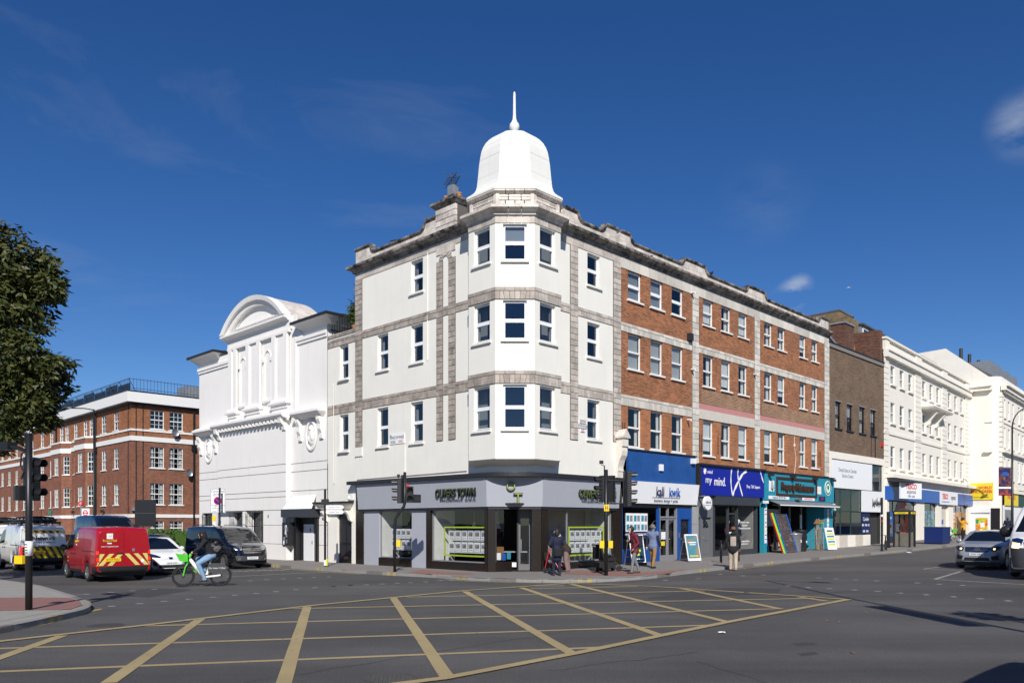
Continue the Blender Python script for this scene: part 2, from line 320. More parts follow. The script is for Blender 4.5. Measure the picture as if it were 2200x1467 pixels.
def worn(n,col,under=(.07,.07,.072),amt=.62):
    def f(m):
        nd,L,b=NT(m); setp(b,None,.75); tc=N(m,'ShaderNodeTexCoord'); n1=N(m,'ShaderNodeTexNoise',i_Scale=7.,i_Detail=9.,i_Roughness=.75); L(tc.outputs['Object'],n1.inputs['Vector'])
        r=N(m,'ShaderNodeMapRange'); r.inputs['From Min'].default_value=amt; r.inputs['From Max'].default_value=amt+.08; L(n1.outputs[0],r.inputs[0])
        n2=N(m,'ShaderNodeTexNoise',i_Scale=.8,i_Detail=4.); L(tc.outputs['Object'],n2.inputs['Vector'])
        c2=N(m,'ShaderNodeMixRGB'); L(n2.outputs[0],c2.inputs[0]); c2.inputs[1].default_value=(*[c*.75 for c in col],1); c2.inputs[2].default_value=(*[min(1,c*1.2) for c in col],1)
        mm=N(m,'ShaderNodeMixRGB'); L(r.outputs[0],mm.inputs[0]); L(c2.outputs[0],mm.inputs[1]); mm.inputs[2].default_value=(*under,1); L(mm.outputs[0],b.inputs['Base Color'])
    MDEF[n]=f
worn('road_yellow',(.37,.29,.145),amt=.585); worn('road_white',(.36,.36,.355),amt=.53); worn('kerb_yellow',(.44,.34,.10),(.25,.24,.23),.54); worn('line_yellow',(.42,.33,.13),amt=.55)
def glass(n,tint,refl=.06,rough=.01):   # window glass: mostly clear, fresnel mirror on top
    def f(m):
        nd,L,b=NT(m); nd.remove(b); o=nd['Material Output']; t=N(m,'ShaderNodeBsdfTransparent'); t.inputs[0].default_value=(*tint,1)
        g=N(m,'ShaderNodeBsdfGlossy'); g.inputs['Roughness'].default_value=rough; g.inputs['Color'].default_value=(.95,.97,1,1)
        lw=N(m,'ShaderNodeLayerWeight'); p=N(m,'ShaderNodeMath',operation='POWER'); p.inputs[1].default_value=5; L(lw.outputs['Facing'],p.inputs[0])
        a=N(m,'ShaderNodeMath',operation='MULTIPLY_ADD',use_clamp=True); a.inputs[1].default_value=.95-refl; a.inputs[2].default_value=.04+refl; L(p.outputs[0],a.inputs[0])
        x=N(m,'ShaderNodeMixShader'); L(a.outputs[0],x.inputs[0]); L(t.outputs[0],x.inputs[1]); L(g.outputs[0],x.inputs[2]); L(x.outputs[0],o.inputs[0])
    MDEF[n]=f
glass('glass',(.46,.50,.54),.07); glass('glass_clear',(.80,.83,.84),.045); glass('shop_glass',(.86,.88,.88),.035)
def dglass(n,col,rough=.04,spec=.8):
    def f(m): setp(NT(m)[2],col,rough,spec=spec)
    MDEF[n]=f
dglass('car_glass',(.006,.008,.011)); dglass('dark_pane',(.012,.018,.028))
def emis(n,col,st):
    def f(m):
        b=NT(m)[2]; setp(b,tuple(min(c,.8) for c in col),.3); b.inputs['Emission Color'].default_value=(*col,1); b.inputs['Emission Strength'].default_value=st
    MDEF[n]=f
emis('tail_lit',(.9,.02,.01),1.6); emis('head_lit',(1,.62,.25),3.); emis('tail_red',(.30,.008,.006),.0)
def leafmat(n,c1,c2):
    def f(m):
        nd,L,b=NT(m); setp(b,None,.55,spec=.35); oi=N(m,'ShaderNodeNewGeometry'); r=N(m,'ShaderNodeMixRGB'); L(oi.outputs['Random Per Island'],r.inputs[0]); r.inputs[1].default_value=(*c1,1); r.inputs[2].default_value=(*c2,1); L(r.outputs[0],b.inputs['Base Color'])
    MDEF[n]=f
leafmat('leaf_tree',(.022,.042,.008),(.085,.085,.020)); leafmat('leaf_hedge',(.03,.075,.010),(.07,.14,.022)); leafmat('leaf_bush',(.03,.055,.010),(.11,.14,.03))
plain('bark',(.07,.055,.04),.9,var=.3,bump=.3)
def photo(n,sc,cols):   # printed poster: blotchy colour print
    def f(m):
        nd,L,b=NT(m); setp(b,None,.5); tc=N(m,'ShaderNodeTexCoord'); n1=N(m,'ShaderNodeTexNoise',i_Scale=sc,i_Detail=3.,i_Distortion=1.2); L(tc.outputs['Object'],n1.inputs['Vector'])
        r=N(m,'ShaderNodeValToRGB'); e=r.color_ramp.elements
        while len(e)<len(cols): e.new(.5)
        for i,c in enumerate(cols): e[i].position=.32+.36*i/(len(cols)-1); e[i].color=(*c,1)
        r.color_ramp.interpolation='EASE'; L(n1.outputs[0],r.inputs[0]); L(r.outputs[0],b.inputs['Base Color'])
    MDEF[n]=f
photo('poster_food',5.,[(.02,.02,.03),(.5,.06,.02),(.75,.2,.06),(.10,.04,.12),(.7,.5,.3)]); photo('poster_portrait',2.2,[(.55,.25,.08),(.62,.42,.30),(.70,.35,.10),(.12,.07,.05),(.6,.6,.6)])
photo('poster_aqua',1.8,[(.20,.36,.36),(.25,.42,.42),(.18,.30,.34),(.05,.10,.20),(.35,.4,.05)]); photo('card_photo',9.,[(.05,.06,.08),(.35,.25,.18),(.12,.22,.38),(.4,.42,.4)]); photo('banner_print',3.,[(.004,.008,.06),(.006,.012,.10),(.12,.03,.02),(.25,.10,.06)])
photo('aboard_print',2.2,[(.06,.22,.29),(.07,.24,.31),(.09,.26,.32),(.3,.22,.12),(.45,.38,.26)]); photo('stall_goods',7.,[(.02,.02,.02),(.10,.08,.06),(.03,.03,.035),(.14,.07,.05),(.2,.2,.19)]); photo('blue_shirts',10.,[(.01,.02,.08),(.02,.04,.14),(.4,.42,.45)]); photo('rainbow',.9,[(.02,.05,.4),(.02,.35,.08),(.7,.5,.02),(.6,.2,.02),(.4,.01,.01)])
# ================= ground, pavements, markings =================
FP=1715.; HV=1125.; CZ=2.02
def gp(u,v,dz=0.):   # street survey: bearing and drop below eye level -> point on the (gently rising) ground
    z=dz
    for _ in range(6):
        Y=FP*(CZ-z)/(v-HV); X=(u-1100)/FP*Y; z=gz(X,Y)+dz
    return Vector((X,Y,z))
ts=[-700,-150,-60,-20,0]+[i*1.5 for i in range(1,60)]+[100,130,300,900]; ys=[-700,-120,-60,-30,-20,-14,-10,-6,-3,0,20,60,150,700]
m=MB(); n=len(ys)
m.add([(FR@Vector((t,y,lerp_tab(t,GT)))) for t in ts for y in ys],[(i*n+j,(i+1)*n+j,(i+1)*n+j+1,i*n+j+1) for i in range(len(ts)-1) for j in range(n-1)])
ground=m.obj('road',"asphalt",kind='structure')
def catmull(ps,k=6):
    ps=[Vector(p) for p in ps]; out=[]
    for i in range(len(ps)-1):
        p0=ps[max(i-1,0)];p1=ps[i];p2=ps[i+1];p3=ps[min(i+2,len(ps)-1)]
        for j in range(k):
            t=j/k; out.append(.5*((2*p1)+(-p0+p2)*t+(2*p0-5*p1+4*p2-p3)*t*t+(-p0+3*p1-3*p2+p3)*t**3))
    return out+[ps[-1]]
def V2(p): return Vector((p[0],p[1],0))
def up(p,dz): return Vector((p.x,p.y,gz(p.x,p.y)+dz))
PH=.12
corner=catmull([wl(FL,-7,-3.0)+(0,),wl(FL,-4,-2.75)+(0,),(-2.9,30.0,0),(-1.5,28.5,0),(0,27.75,0),(1.6,27.45,0),(3.23,27.75,0),(4.9,28.75,0),wl(FR,4.6,-4.45)+(0,),wl(FR,7,-4.4)+(0,)],6)
left=[V2(wl(FL,-130+i*3,-3.3+.3*i/41)) for i in range(41)]
right=[V2(wl(FR,7+i*1.5,-4.4)) for i in range(1,60)]+[V2(wl(FR,100,-4.4)),V2(wl(FR,130,-5))]
kerb=left+corner+right
# inner edge of the pavement sheet lies under the buildings
def inner(p):
    d=p-CO; xl=d.dot(-aL); tr=d.dot(aR)
    if xl<-6: return V2(wl(FL,xl,4))
    if tr>6: return V2(wl(FR,tr,4))
    return V2(wl(FR,4+max(0,tr)*.3,4+max(0,-xl)*.3))
m=MB(); vs=[]
for p in kerb: q=inner(p); vs+=[up(p,PH),up(p.lerp(q,.5),PH),up(q,PH)]
m.add(vs,[(i*3+j,i*3+3+j,i*3+4+j,i*3+1+j) for i in range(len(kerb)-1) for j in (0,1)])
pav=m.obj('pavement','asphalt_path',kind='structure')
def resample(ps,step):
    out=[ps[0]]; acc=0
    for a,b in zip(ps,ps[1:]):
        d=(b-a).length; t=step-acc
        while t<=d: out.append(a.lerp(b,t/d)); t+=step
        acc=(acc+d)%step
    return out
def kerbs(path,parent,mat,yel=(),w=.15,inside=1):
    for i,(a,b) in enumerate(zip(path,path[1:])):
        d=(b-a).normalized(); nn=Vector((-d.y,d.x,0))*inside; a2=a+d*.006; b2=b-d*.006; m=MB()
        lo=[up(a2,-.02),up(b2,-.02),up(b2+nn*w,-.02),up(a2+nn*w,-.02)]; hi=[up(a2+nn*.015,PH+.004),up(b2+nn*.015,PH+.004),up(b2+nn*w,PH+.004),up(a2+nn*w,PH+.004)]
        m.rings([lo,[up(a2,PH-.02),up(b2,PH-.02),lo[2]+Vector((0,0,PH)),lo[3]+Vector((0,0,PH))],hi])
        m.obj('kerb_stone',mat if i%7 else 'kerb_dark',parent)
        if i in yel:
            for f in (.3,.65):
                c0=a.lerp(b,f)-nn*.004; c1=a.lerp(b,f+.16)-nn*.004; mm=MB()
                mm.quad(up(c0,.0),up(c1,.0),up(c1,PH+.008),up(c0,PH+.008)); mm.quad(up(c0,PH+.008),up(c1,PH+.008),up(c1+nn*.14,PH+.008),up(c0+nn*.14,PH+.008)); mm.obj('loading_mark','kerb_yellow',parent)
kp=resample(kerb,.95); i0=next(i for i,p in enumerate(kp) if (p-CO).dot(-aL)>-26); i1=next(i for i,p in enumerate(kp) if (p-CO).dot(aR)>55)
kerbs(kp[i0:i1],pav,'kerb_stone',yel={9,13,17,22,26,31,38,44,52,60})
for part in (kp[:i0+1],kp[i1-1:]):
    m=MB()
    for a,b in zip(part,part[1:]):
        m.quad(up(a,-.02),up(b,-.02),up(b,PH+.004),up(a,PH+.004)); nn=Vector((-(b-a).y,(b-a).x,0)).normalized()*.15; m.quad(up(a,PH+.004),up(b,PH+.004),up(b+nn,PH+.004),up(a+nn,PH+.004))
    m.obj('kerb_line','kerb_dark',pav)
# opposite pavements (right side of the right street, left of the left street, behind the camera)
def sheet(name,pts,dz,mat,parent=None,**k):
    m=MB(); m.prism([Vector((p[0],p[1],gz(p[0],p[1])-.02)) for p in pts],(0,0,dz+.02)); return m.obj(name,mat,parent,**k)
m=MB(); m.add([FR@Vector((t,y,lerp_tab(t,GT)+PH)) for t in [-4]+[i*4 for i in range(0,33)] for y in (-21.5,-36)],[(i*2,i*2+1,i*2+3,i*2+2) for i in range(33)]); m.add([FR@Vector((t,-21.5,lerp_tab(t,GT)+z)) for t in [-4]+[i*4 for i in range(0,33)] for z in (-.02,PH)],[(i*2,i*2+1,i*2+3,i*2+2) for i in range(33)])
m.obj('pavement_opposite','asphalt_path',kind='structure')
# near-left pavement corner with stone slabs
nk=[gp(u,v,PH) for u,v in ((0,1347),(73,1333),(153,1315),(186,1306),(196,1295),(176,1285),(135,1271),(73,1254),(0,1244))]
nk=[Vector((p.x,p.y,0)) for p in nk]; d0=(nk[0]-nk[1]).normalized(); d1=(nk[-1]-nk[-2]).normalized()
path=[nk[0]+d0*14]+catmull(nk,4)+[nk[-1]+d1*40]
far=[Vector((-60,nk[-1].y+30,0)),Vector((-60,4,0))]
m=MB(); m.poly([Vector((p.x,p.y,PH)) for p in path+far]); npav=m.obj('pavement_near','slab',kind='structure')
kerbs(resample(path,.9)[8:34],npav,'kerb_stone',yel={9,12},inside=1)
def inpoly(p,ps):
    c=False
    for a,b in zip(ps,ps[1:]+ps[:1]):
        if (a.y>p.y)!=(b.y>p.y) and p.x<(b.x-a.x)*(p.y-a.y)/(b.y-a.y)+a.x: c=not c
    return c
ax=Vector((-d0.y,d0.x,0)); pp=path+far; slabm=MB().box(-.445,.445,-.295,.295,-.03,.006).mesh('paving_slab','slab')
rot=math.atan2(d0.y,d0.x)
for i in range(-3,14):
    for j in range(-8,16):
        c=nk[3]+d0*(i*.9+(.45 if j%2 else 0))+Vector((d0.y,-d0.x,0))*(-.6*j)
        if all(inpoly(c+Matrix.Rotation(rot,3,'Z')@Vector((a*.62,b*.45,0)),pp) for a in(-1,1) for b in (-1,1)) and -14.5<c.x<-8 and 12<c.y<26:
            link('paving_slab',slabm,npav,T((c.x,c.y,PH+rnd(-.002,.002)))@Matrix.Rotation(rot,4,'Z'))
def patch(name,px,dz,mat,parent,th=0.):
    m=MB(); m.poly([gp(u,v,dz) for u,v in px]); return m.obj(name,mat,parent)
patch('tactile_paving',[(-60,1312),(150,1308),(178,1299),(172,1291),(150,1283),(-60,1283)],PH+.012,'tactile_red',npav)
patch('tactile_paving',[(872,1230),(905,1223),(985,1224.5),(1040,1229.5),(1010,1233.5),(925,1233)],PH+.006,'tactile_red',pav)
patch('tactile_paving',[(1205,1232),(1240,1225.5),(1330,1226.5),(1385,1229),(1440,1225),(1480,1222),(1437,1231),(1380,1235.5),(1290,1235)],PH+.006,'tactile_red',pav)
# box junction and other paint
def stripe(m,a,b,w,dz,ext=0.):
    a=gp(*a); b=gp(*b); d=(b-a); d.z=0; d.normalize(); a=a-d*ext; b=b+d*ext; nn=Vector((-d.y,d.x,0))*w/2; k=max(1,int((b-a).length/.8)); vs=[]
    for i in range(k+1):
        p=a.lerp(b,i/k); j=rnd(-.008,.008); vs+=[up(p+nn*(1+j*4),dz),up(p-nn*(1-j*4),dz)]
    m.add(vs,[(2*i,2*i+1,2*i+3,2*i+2) for i in range(k)])
def bpath(m,ps,w,dz):
    for a,b in zip(ps,ps[1:]): stripe(m,a,b,w,dz,.05)
mk=link('road_markings',None); mk['kind']='structure'
m=MB()
top=[(-260,1418),(0,1378),(305,1344),(669,1301),(995,1269),(1224,1253)]; rt=[(1224,1253),(1400,1259.5),(1618,1274),(1822,1288)]; bt=[(1822,1288),(1564,1336.5),(1420,1366),(1238,1404),(954,1458),(827,1474),(500,1540)]
for q,(ps,dz) in enumerate(((top,.013),(rt,.0145),(bt,.016))):
    for a,b in zip(ps,ps[1:]): dz+=.0004; stripe(m,a,b,.19,dz,.06)
m.obj('box_junction_border','road_yellow',mk)
m=MB()
for a,b in (((134,1365),(-120,1455)),((433,1328),(233,1467)),((660,1303),(590,1530)),((845,1284),(962,1456)),((999,1270),(1228,1403)),((1120,1262),(1419,1365)),((1226,1254),(1564,1336)),((1465,1264),(1677,1308)),((1716,1282),(1776,1291))): stripe(m,a,b,.20,.008)
m.obj('box_junction_diagonals','road_yellow',mk)
m=MB()
for a,b in (((614,1307),(1749,1284.5)),((309,1344),(1676,1307)),((-200,1399),(1538,1342)),((-200,1450),(1293,1390)),((874,1282),(1545,1268)),((1140,1264),(1369,1259))): stripe(m,a,b,.15,.004)
m.obj('box_junction_cross_lines','road_yellow',mk)
def dash(px,name='crossing_stud'):
    for u,v in px:
        p=gp(u,v); m=MB(); a=rnd(-.1,.1); r=Matrix.Rotation(R_(8)+a,3,'Z'); m.poly([up(p+r@Vector((x,y,0)),.006) for x,y in((-.085,-.08),(.085,-.08),(.085,.08),(-.085,.08))]); m.obj(name,'road_white',mk)
f=lambda l,ox,oy:[(ox+x/2.75,oy+y/2.75) for x,y in l]
dash(f([(660,335),(825,320),(972,306),(1118,294),(1258,282),(1388,270),(1515,260),(1630,249),(1750,237),(1862,226),(1968,217),(2070,211),(2165,208),(515,266),(655,253),(783,244),(912,234),(1478,185),(1575,178),(1675,173),(1770,169),(1855,165),(1942,162)],0,1180))
dash(f([(45,217),(145,211),(238,209),(333,204),(422,199),(500,196),(590,191),(680,184),(745,182)],700,1180))
dash(f([(80,264),(275,255),(405,230),(540,238),(660,233),(810,297),(925,308),(1050,314),(1200,322),(1335,330),(1468,340),(1622,350),(1782,362),(1943,373),(2107,386),(985,250),(1090,256),(1205,262),(1330,268),(1570,280),(1700,288),(1838,294)],1400,1150))
m=MB()
for a,b,w in (((484,1239),(640,1231),.12),((640,1231),(760,1227),.12),((2008,1244),(2068,1226),.12),((1984,1222),(2030,1216),.1),((2008,1244),(2230,1257),.12),((1984,1222.5),(2200,1230),.1)): stripe(m,a,b,w,.006)
m.obj('lane_lines','road_white',mk)
m=MB()
for k,(du,dv) in enumerate(((0,0),(0,4))):
    ps=[(-80,1366),(0,1356+0),(100,1336),(178,1315),(218,1307)]
    for a,b in zip(ps,ps[1:]): stripe(m,(a[0],a[1]+dv*(1 if a[0]<150 else .4)),(b[0],b[1]+dv*(1 if b[0]<150 else .4)),.07,.005+k*.001,.02)
m.obj('double_yellow_line','line_yellow',mk)
m=MB()
for off in (.25,):
    for a,b in zip(kp[i0:i1],kp[i0+1:i1]):
        xl=(a-CO).dot(-aL); tr=(a-CO).dot(aR)
        if -20<xl<-6 or tr>7 or (-1<xl<3.2 and tr<3):
            d=(b-a).normalized(); nn=Vector((d.y,-d.x,0)); m.quad(up(a+nn*off,.006),up(b+nn*off,.006),up(b+nn*(off+.1),.006),up(a+nn*(off+.1),.006))
m.obj('kerbside_yellow_line','line_yellow',mk)
m=MB()
for t in ("Stop",): pass
for k in range(9): stripe(m,(500+k*13,1227-k*.4),(520+k*13,1226-k*.4+ (1.6 if k%2 else -.6)),.16,.0065)
m.obj('bay_lettering','road_white',mk)
# resurfaced patches and seams
plain('asphalt_patch',(.045,.045,.047),.85,var=.2,scale=12,bump=.2,bscale=90); plain('asphalt_pale',(.088,.087,.089),.85,var=.15,scale=10)
for i,px in enumerate(([(1390,1284),(1500,1268),(1560,1262),(1680,1264),(1672,1272),(1520,1281),(1470,1290)],[(225,1277),(330,1262),(415,1266),(320,1283)],[(1700,1380),(1745,1379),(1758,1384),(1712,1386)],[(1712,1403),(1750,1399),(1760,1404),(1725,1408)])):
    patch('asphalt_patch',px,.002+.0002*i,'asphalt_patch',ground)
def cover(u,v,r,rect=None):
    p=gp(u,v); m=MB()
    if rect is None:
        m.lathe([(r,.0),(r,.006),(r-.05,.006),(r-.05,.003),(.01,.003)],(0,0,0),28)
        for i in range(-5,6):
            for j in range(-5,6):
                if (i*i+j*j)**.5<5.2: m.box(i*r/6.6-.02,i*r/6.6+.02,j*r/6.6-.02,j*r/6.6+.02,.003,.008)
    else:
        m.box(-rect,rect,-.22,.22,0,.004)
        for i in range(9): m.box(-rect+.05+i*(2*rect-.1)/9,-rect+.09+i*(2*rect-.1)/9,-.18,.18,.004,.012)
    o=m.obj('manhole_cover' if rect is None else 'drain_grate','kerb_dark' if rect else 'galv_dark',None,T((p.x,p.y,p.z+.001))@RZ(6))
    return o
plain('galv_dark',(.075,.072,.07),.6,metal=.3,var=.2)
tag(cover(228,1343,.34),'round iron manhole cover near the left kerb','manhole cover'); tag(cover(838,1456,.36),'round iron manhole cover at the bottom edge of the road','manhole cover'); tag(cover(1180,1257.5,0,.5),'rectangular iron drain grate by the corner kerb','drain grate')
tag(cover(152,1276.5,0,.4),'iron drain grate beside the near left kerb','drain grate')
def litter(u,v,dz,s,mat,label):
    p=gp(u,v,dz); m=MB(); vs=[(rnd(-1,1)*s,rnd(-.5,.5)*s,rnd(.004,.35)*s) for _ in range(12)]; m.add([(math.cos(i*.6)*s*rnd(.5,1),math.sin(i*.6)*s*.6*rnd(.5,1),rnd(.01,.25)*s) for i in range(10)]+[(0,0,.3*s)],[(i,(i+1)%10,10) for i in range(10)])
    tag(m.obj('litter',mat,None,T(p)),label,'litter')
litter(1551,1359,.004,.11,'white_print','scrap of white paper lying on the road by the yellow box'); litter(1952,1187,0,.2,'white_print','pale litter in the gutter by the phone box')
plain('leaf_orange',(.45,.17,.02),.7)
for i,(u,v) in enumerate(((1777,1333),(1804,1335),(1860,1316),(1831,1402))):
    m=MB(); m.add([(-.05,0,.004),(0,-.03,.012),(.06,0,.004),(0,.03,.015)],[(0,1,2,3)]); tag(m.obj('fallen_leaf','leaf_orange',None,T(gp(u,v,.004))@RZ(40*i)),'small fallen orange leaf on the open road, '+('leftmost of the upper pair','rightmost of the upper pair','farthest from the camera','nearest the camera')[i],'leaf','fallen leaves on the road')

m=MB(); random.seed(9)
for a,b in (((520,1467),(1010,1388)),((1010,1388),(1240,1352)),((1450,1302),(1890,1262)),((1890,1262),(2200,1268)),((1180,1440),(1500,1400)),((330,1300),(700,1268)),((1500,1420),(1650,1467))):
    A=gp(*a); Bp=gp(*b); k=14; pts=[A.lerp(Bp,i/k)+Vector((rnd(-.06,.06),rnd(-.06,.06),0)) for i in range(k+1)]
    for p,q in zip(pts,pts[1:]):
        d=(q-p).normalized(); n_=Vector((-d.y,d.x,0))*rnd(.008,.022); m.quad(up(p+n_,.0025),up(q+n_,.0025),up(q-n_,.0025),up(p-n_,.0025))
m.obj('sealed_crack','asphalt_patch',ground)
m=MB()
for a,b,w in (((1500,1262),(2200,1249),.10),((0,1330),(420,1290),.08)): stripe(m,a,b,w,.0022)
m.obj('resurfacing_seam','asphalt_pale',ground)
patch('trench_repair',[(560,1467),(760,1400),(800,1402),(640,1467)],.0018,'asphalt_patch2',ground) if 0 else None
plain('lime_dim',(.20,.30,.03),.5)
# ================= facade kit =================
def wallmesh(x0,x1,z0,z1,op=(),yf=0.,dep=.14,back=None):
    m=MB(); xs=sorted({x0,x1}|{c for o in op for c in o[:2] if x0<c<x1}); zs=sorted({z0,z1}|{c for o in op for c in o[2:4] if z0<c<z1})
    for a,b in zip(xs,xs[1:]):
        for c,d in zip(zs,zs[1:]):
            cx,cz=(a+b)/2,(c+d)/2
            if any(o[0]<cx<o[1] and o[2]<cz<o[3] for o in op): continue
            m.quad((a,yf,c),(b,yf,c),(b,yf,d),(a,yf,d))
    for a,b,c,d in op:
        y=yf+dep
        m.quad((a,yf,c),(a,y,c),(a,y,d),(a,yf,d)[:3]) if 0 else m.quad((a,yf,d),(a,y,d),(a,y,c),(a,yf,c)); m.quad((b,yf,c),(b,y,c),(b,y,d),(b,yf,d)); m.quad((a,yf,c),(a,y,c),(b,y,c),(b,yf,c)); m.quad((a,yf,d),(b,yf,d),(b,y,d),(a,y,d))
    return m
_wc={}
def window(par,x0,x1,z0,z1,M,y=.12,style='upvc',sill=True,blind=None,mat=None,pane='glass',sillmat=None,name='window',tilt=0,bars=None,fw=None):
    """frame mesh + panes + sill; origin at the opening's lower left corner"""
    w=round(x1-x0,2); h=round(z1-z0,2); key=(w,h,style,mat,bars)
    mat=mat or ('upvc' if style=='upvc' else 'sash_white')
    if key not in _wc:
        f=fw or (.052 if style=='upvc' else .055); m=MB(); mid=h*.5 if style!='case' else 0
        m.box(0,f,0,.07,0,h); m.box(w-f,w,0,.07,0,h); m.box(f,w-f,0,.07,h-f,h); m.box(f,w-f,0,.07,0,f*1.3)
        ps=[]
        if mid:
            m.box(f,w-f,-.012,.058,mid-.04,mid+.04); ps=[(f,w-f,f*1.3,mid-.04,.045),(f,w-f,mid+.04,h-f,.02)]
            if style=='upvc':
                for (a,b,c,d,yy) in ps: m.box(a,a+.028,-.015,.05,c,d); m.box(b-.028,b,-.015,.05,c,d); m.box(a+.028,b-.028,-.015,.05,d-.028,d); m.box(a+.028,b-.028,-.015,.05,c,c+.032)
        else: ps=[(f,w-f,f*1.3,h-f,.03)]
        if bars:
            nx,nz=bars
            for (a,b,c,d,yy) in ps:
                nzz=nz//2 if mid else nz
                for i in range(1,nx): m.box(a+(b-a)*i/nx-.014,a+(b-a)*i/nx+.014,yy-.02,yy+.012,c,d)
                for i in range(1,nzz): m.box(a,b,yy-.018,yy+.01,c+(d-c)*i/nzz-.013,c+(d-c)*i/nzz+.013)
        pm=[]
        for (a,b,c,d,yy) in ps: q=MB(); q.quad((a,yy,c),(b,yy,c),(b,yy,d),(a,yy,d)); pm.append(q)
        _wc[key]=(m.mesh('window',mat),pm,{})
    fm,pm,pc=_wc[key]
    if pane=='glass' and style=='sash': pane='glass_clear'
    o=link(name,fm,par,M@T((x0,y,z0)))
    if pane not in pc: pc[pane]=[q.mesh('pane',pane) for q in pm]
    for i,q in enumerate(pc[pane]):
        p=link('pane',q,o)
        if tilt and i==0: pass
    if sill:
        s=MB().box(-.09,w+.09,-y-.09,-.002,-.075,-.0) ; s.obj('sill',sillmat or mat,o)
    if blind:
        kind,fr=blind
        if kind=='slat':
            s=MB()
            k=int(h*fr/.07)
            for i in range(k): s.add([(.06,.10,h-.06-i*.07),(w-.06,.10,h-.06-i*.07),(w-.06,.13,h-.124-i*.07),(.06,.13,h-.124-i*.07)],[(0,1,2,3)])
            s.obj('shutter_blind','blind',o)
        elif kind=='roll': MB().quad((.05,.11,h*(1-fr)),(w-.05,.11,h*(1-fr)),(w-.05,.11,h-.04),(.05,.11,h-.04)).obj('roller_blind','blind',o)
        elif kind=='curt':
            s=MB(); n=14
            for (a,b) in ((.04,w*fr*.5),(w-w*fr*.5,w-.04)):
                pts=[(a+(b-a)*i/n,.14+.025*math.sin(i*1.9)) for i in range(n+1)]
                s.add([(px_,py_,z) for px_,py_ in pts for z in (.05,h-.04)],[(2*i,2*i+2,2*i+3,2*i+1) for i in range(n)])
            s.obj('curtain','curtain',o)
    return o
def blockrow(par,M,x0,x1,z0,z1,w,y0=-.03,y1=.05,mat='quoin',name='stone_block',gap=.02,skew=None,jit=.0):
    n=max(1,round((x1-x0)/w)); b=(x1-x0)/n
    for i in range(n):
        a=x0+i*b+gap/2; c=x0+(i+1)*b-gap/2; m=MB(); zt=z1-gap/2; zb=z0+gap/2; dy=rnd(-jit,jit)
        sa=sc=0
        if skew:
            for (s0,s1) in skew:
                mid=(s0+s1)/2; hw=(s1-s0)/2+.12
                for q,xx in ((0,x0+i*b),(1,x0+(i+1)*b)):
                    if abs(xx-mid)<hw:
                        d=(xx-mid)/hw*.10
                        if q==0: sa=d
                        else: sc=d
        m.add([(a,y0+dy,zb),(c,y0+dy,zb),(c,y1,zb),(a,y1,zb),(a+sa,y0+dy,zt),(c+sc,y0+dy,zt),(c+sc,y1,zt),(a+sa,y1,zt)],[(0,3,2,1),(4,5,6,7),(0,1,5,4),(1,2,6,5),(2,3,7,6),(3,0,4,7)])
        m.obj(name,mat,par,M)
def band(par,M,x0,x1,z0,z1,wins,mat='quoin',y0=-.03,name='string_course_block',top=.14,joint='joint'):
    MB().box(x0,x1,y0+.012,.05,z0,z1).obj('string_course',joint,par,M)
    blockrow(par,M,x0,x1,z1-top,z1,.42,y0-.008,.05,mat,name)
    blockrow(par,M,x0,x1,z0,z1-top,.2,y0,.05,mat,name,skew=wins)
_qc={}
def quoins(par,M,x0,x1,z0,z1,mat='quoin',h=.238,y0=-.045,joint='joint'):
    MB().box(x0,x1,y0+.014,.05,z0,z1).obj('quoin_strip',joint,par,M)
    n=round((z1-z0)/h); h=(z1-z0)/n; w=x1-x0; key=(round(w,2),round(h,3),mat)
    if key not in _qc:
        g=.012; sp=(((.0,1.),),((.0,.58),(.58,1.)),((.0,.42),(.42,1.)))
        _qc[key]=[[MB().box(a*w+g,b*w-g,y0,.05,g,h-g).mesh('quoin_block',mat) for a,b in k] for k in sp]
    for i in range(n):
        for me in _qc[key][1 if i%2 else 2]: link('quoin_block',me,par,M@T((x0,0,z0+i*h)))
PROF=[(0,13.80),(-.10,13.83),(-.12,13.93),(-.27,13.99),(-.34,14.03),(-.34,14.12),(-.29,14.16),(0,14.20)]
def sweep(par,M,x0,x1,prof,name,mat,w=.62,gap=.022,mit=(0,0)):
    n=max(1,round((x1-x0)/w)); b=(x1-x0)/n
    for i in range(n):
        a=x0+i*b+(gap/2 if i else 0); c=x0+(i+1)*b-(gap/2 if i<n-1 else 0); m=MB(); k=len(prof)
        ra=[(a+(-y*mit[0] if i==0 else 0),y,z) for y,z in prof]; rc=[(c-(-y*mit[1] if i==n-1 else 0),y,z) for y,z in prof]
        m.rings([rc,ra]); m.obj(name,mat,par,M)
def ptop(x,raised,base=14.50,hi=14.84,hw=.95,sc=.38):
    z=base
    for c in raised:
        d=abs(x-c)
        if d<hw: z=hi
        elif d<hw+sc:
            t=(d-hw)/sc; z=max(z,base+(hi-base)*(1-math.sqrt(max(0,1-(1-t)**2))) if 1 else 0)
    return z
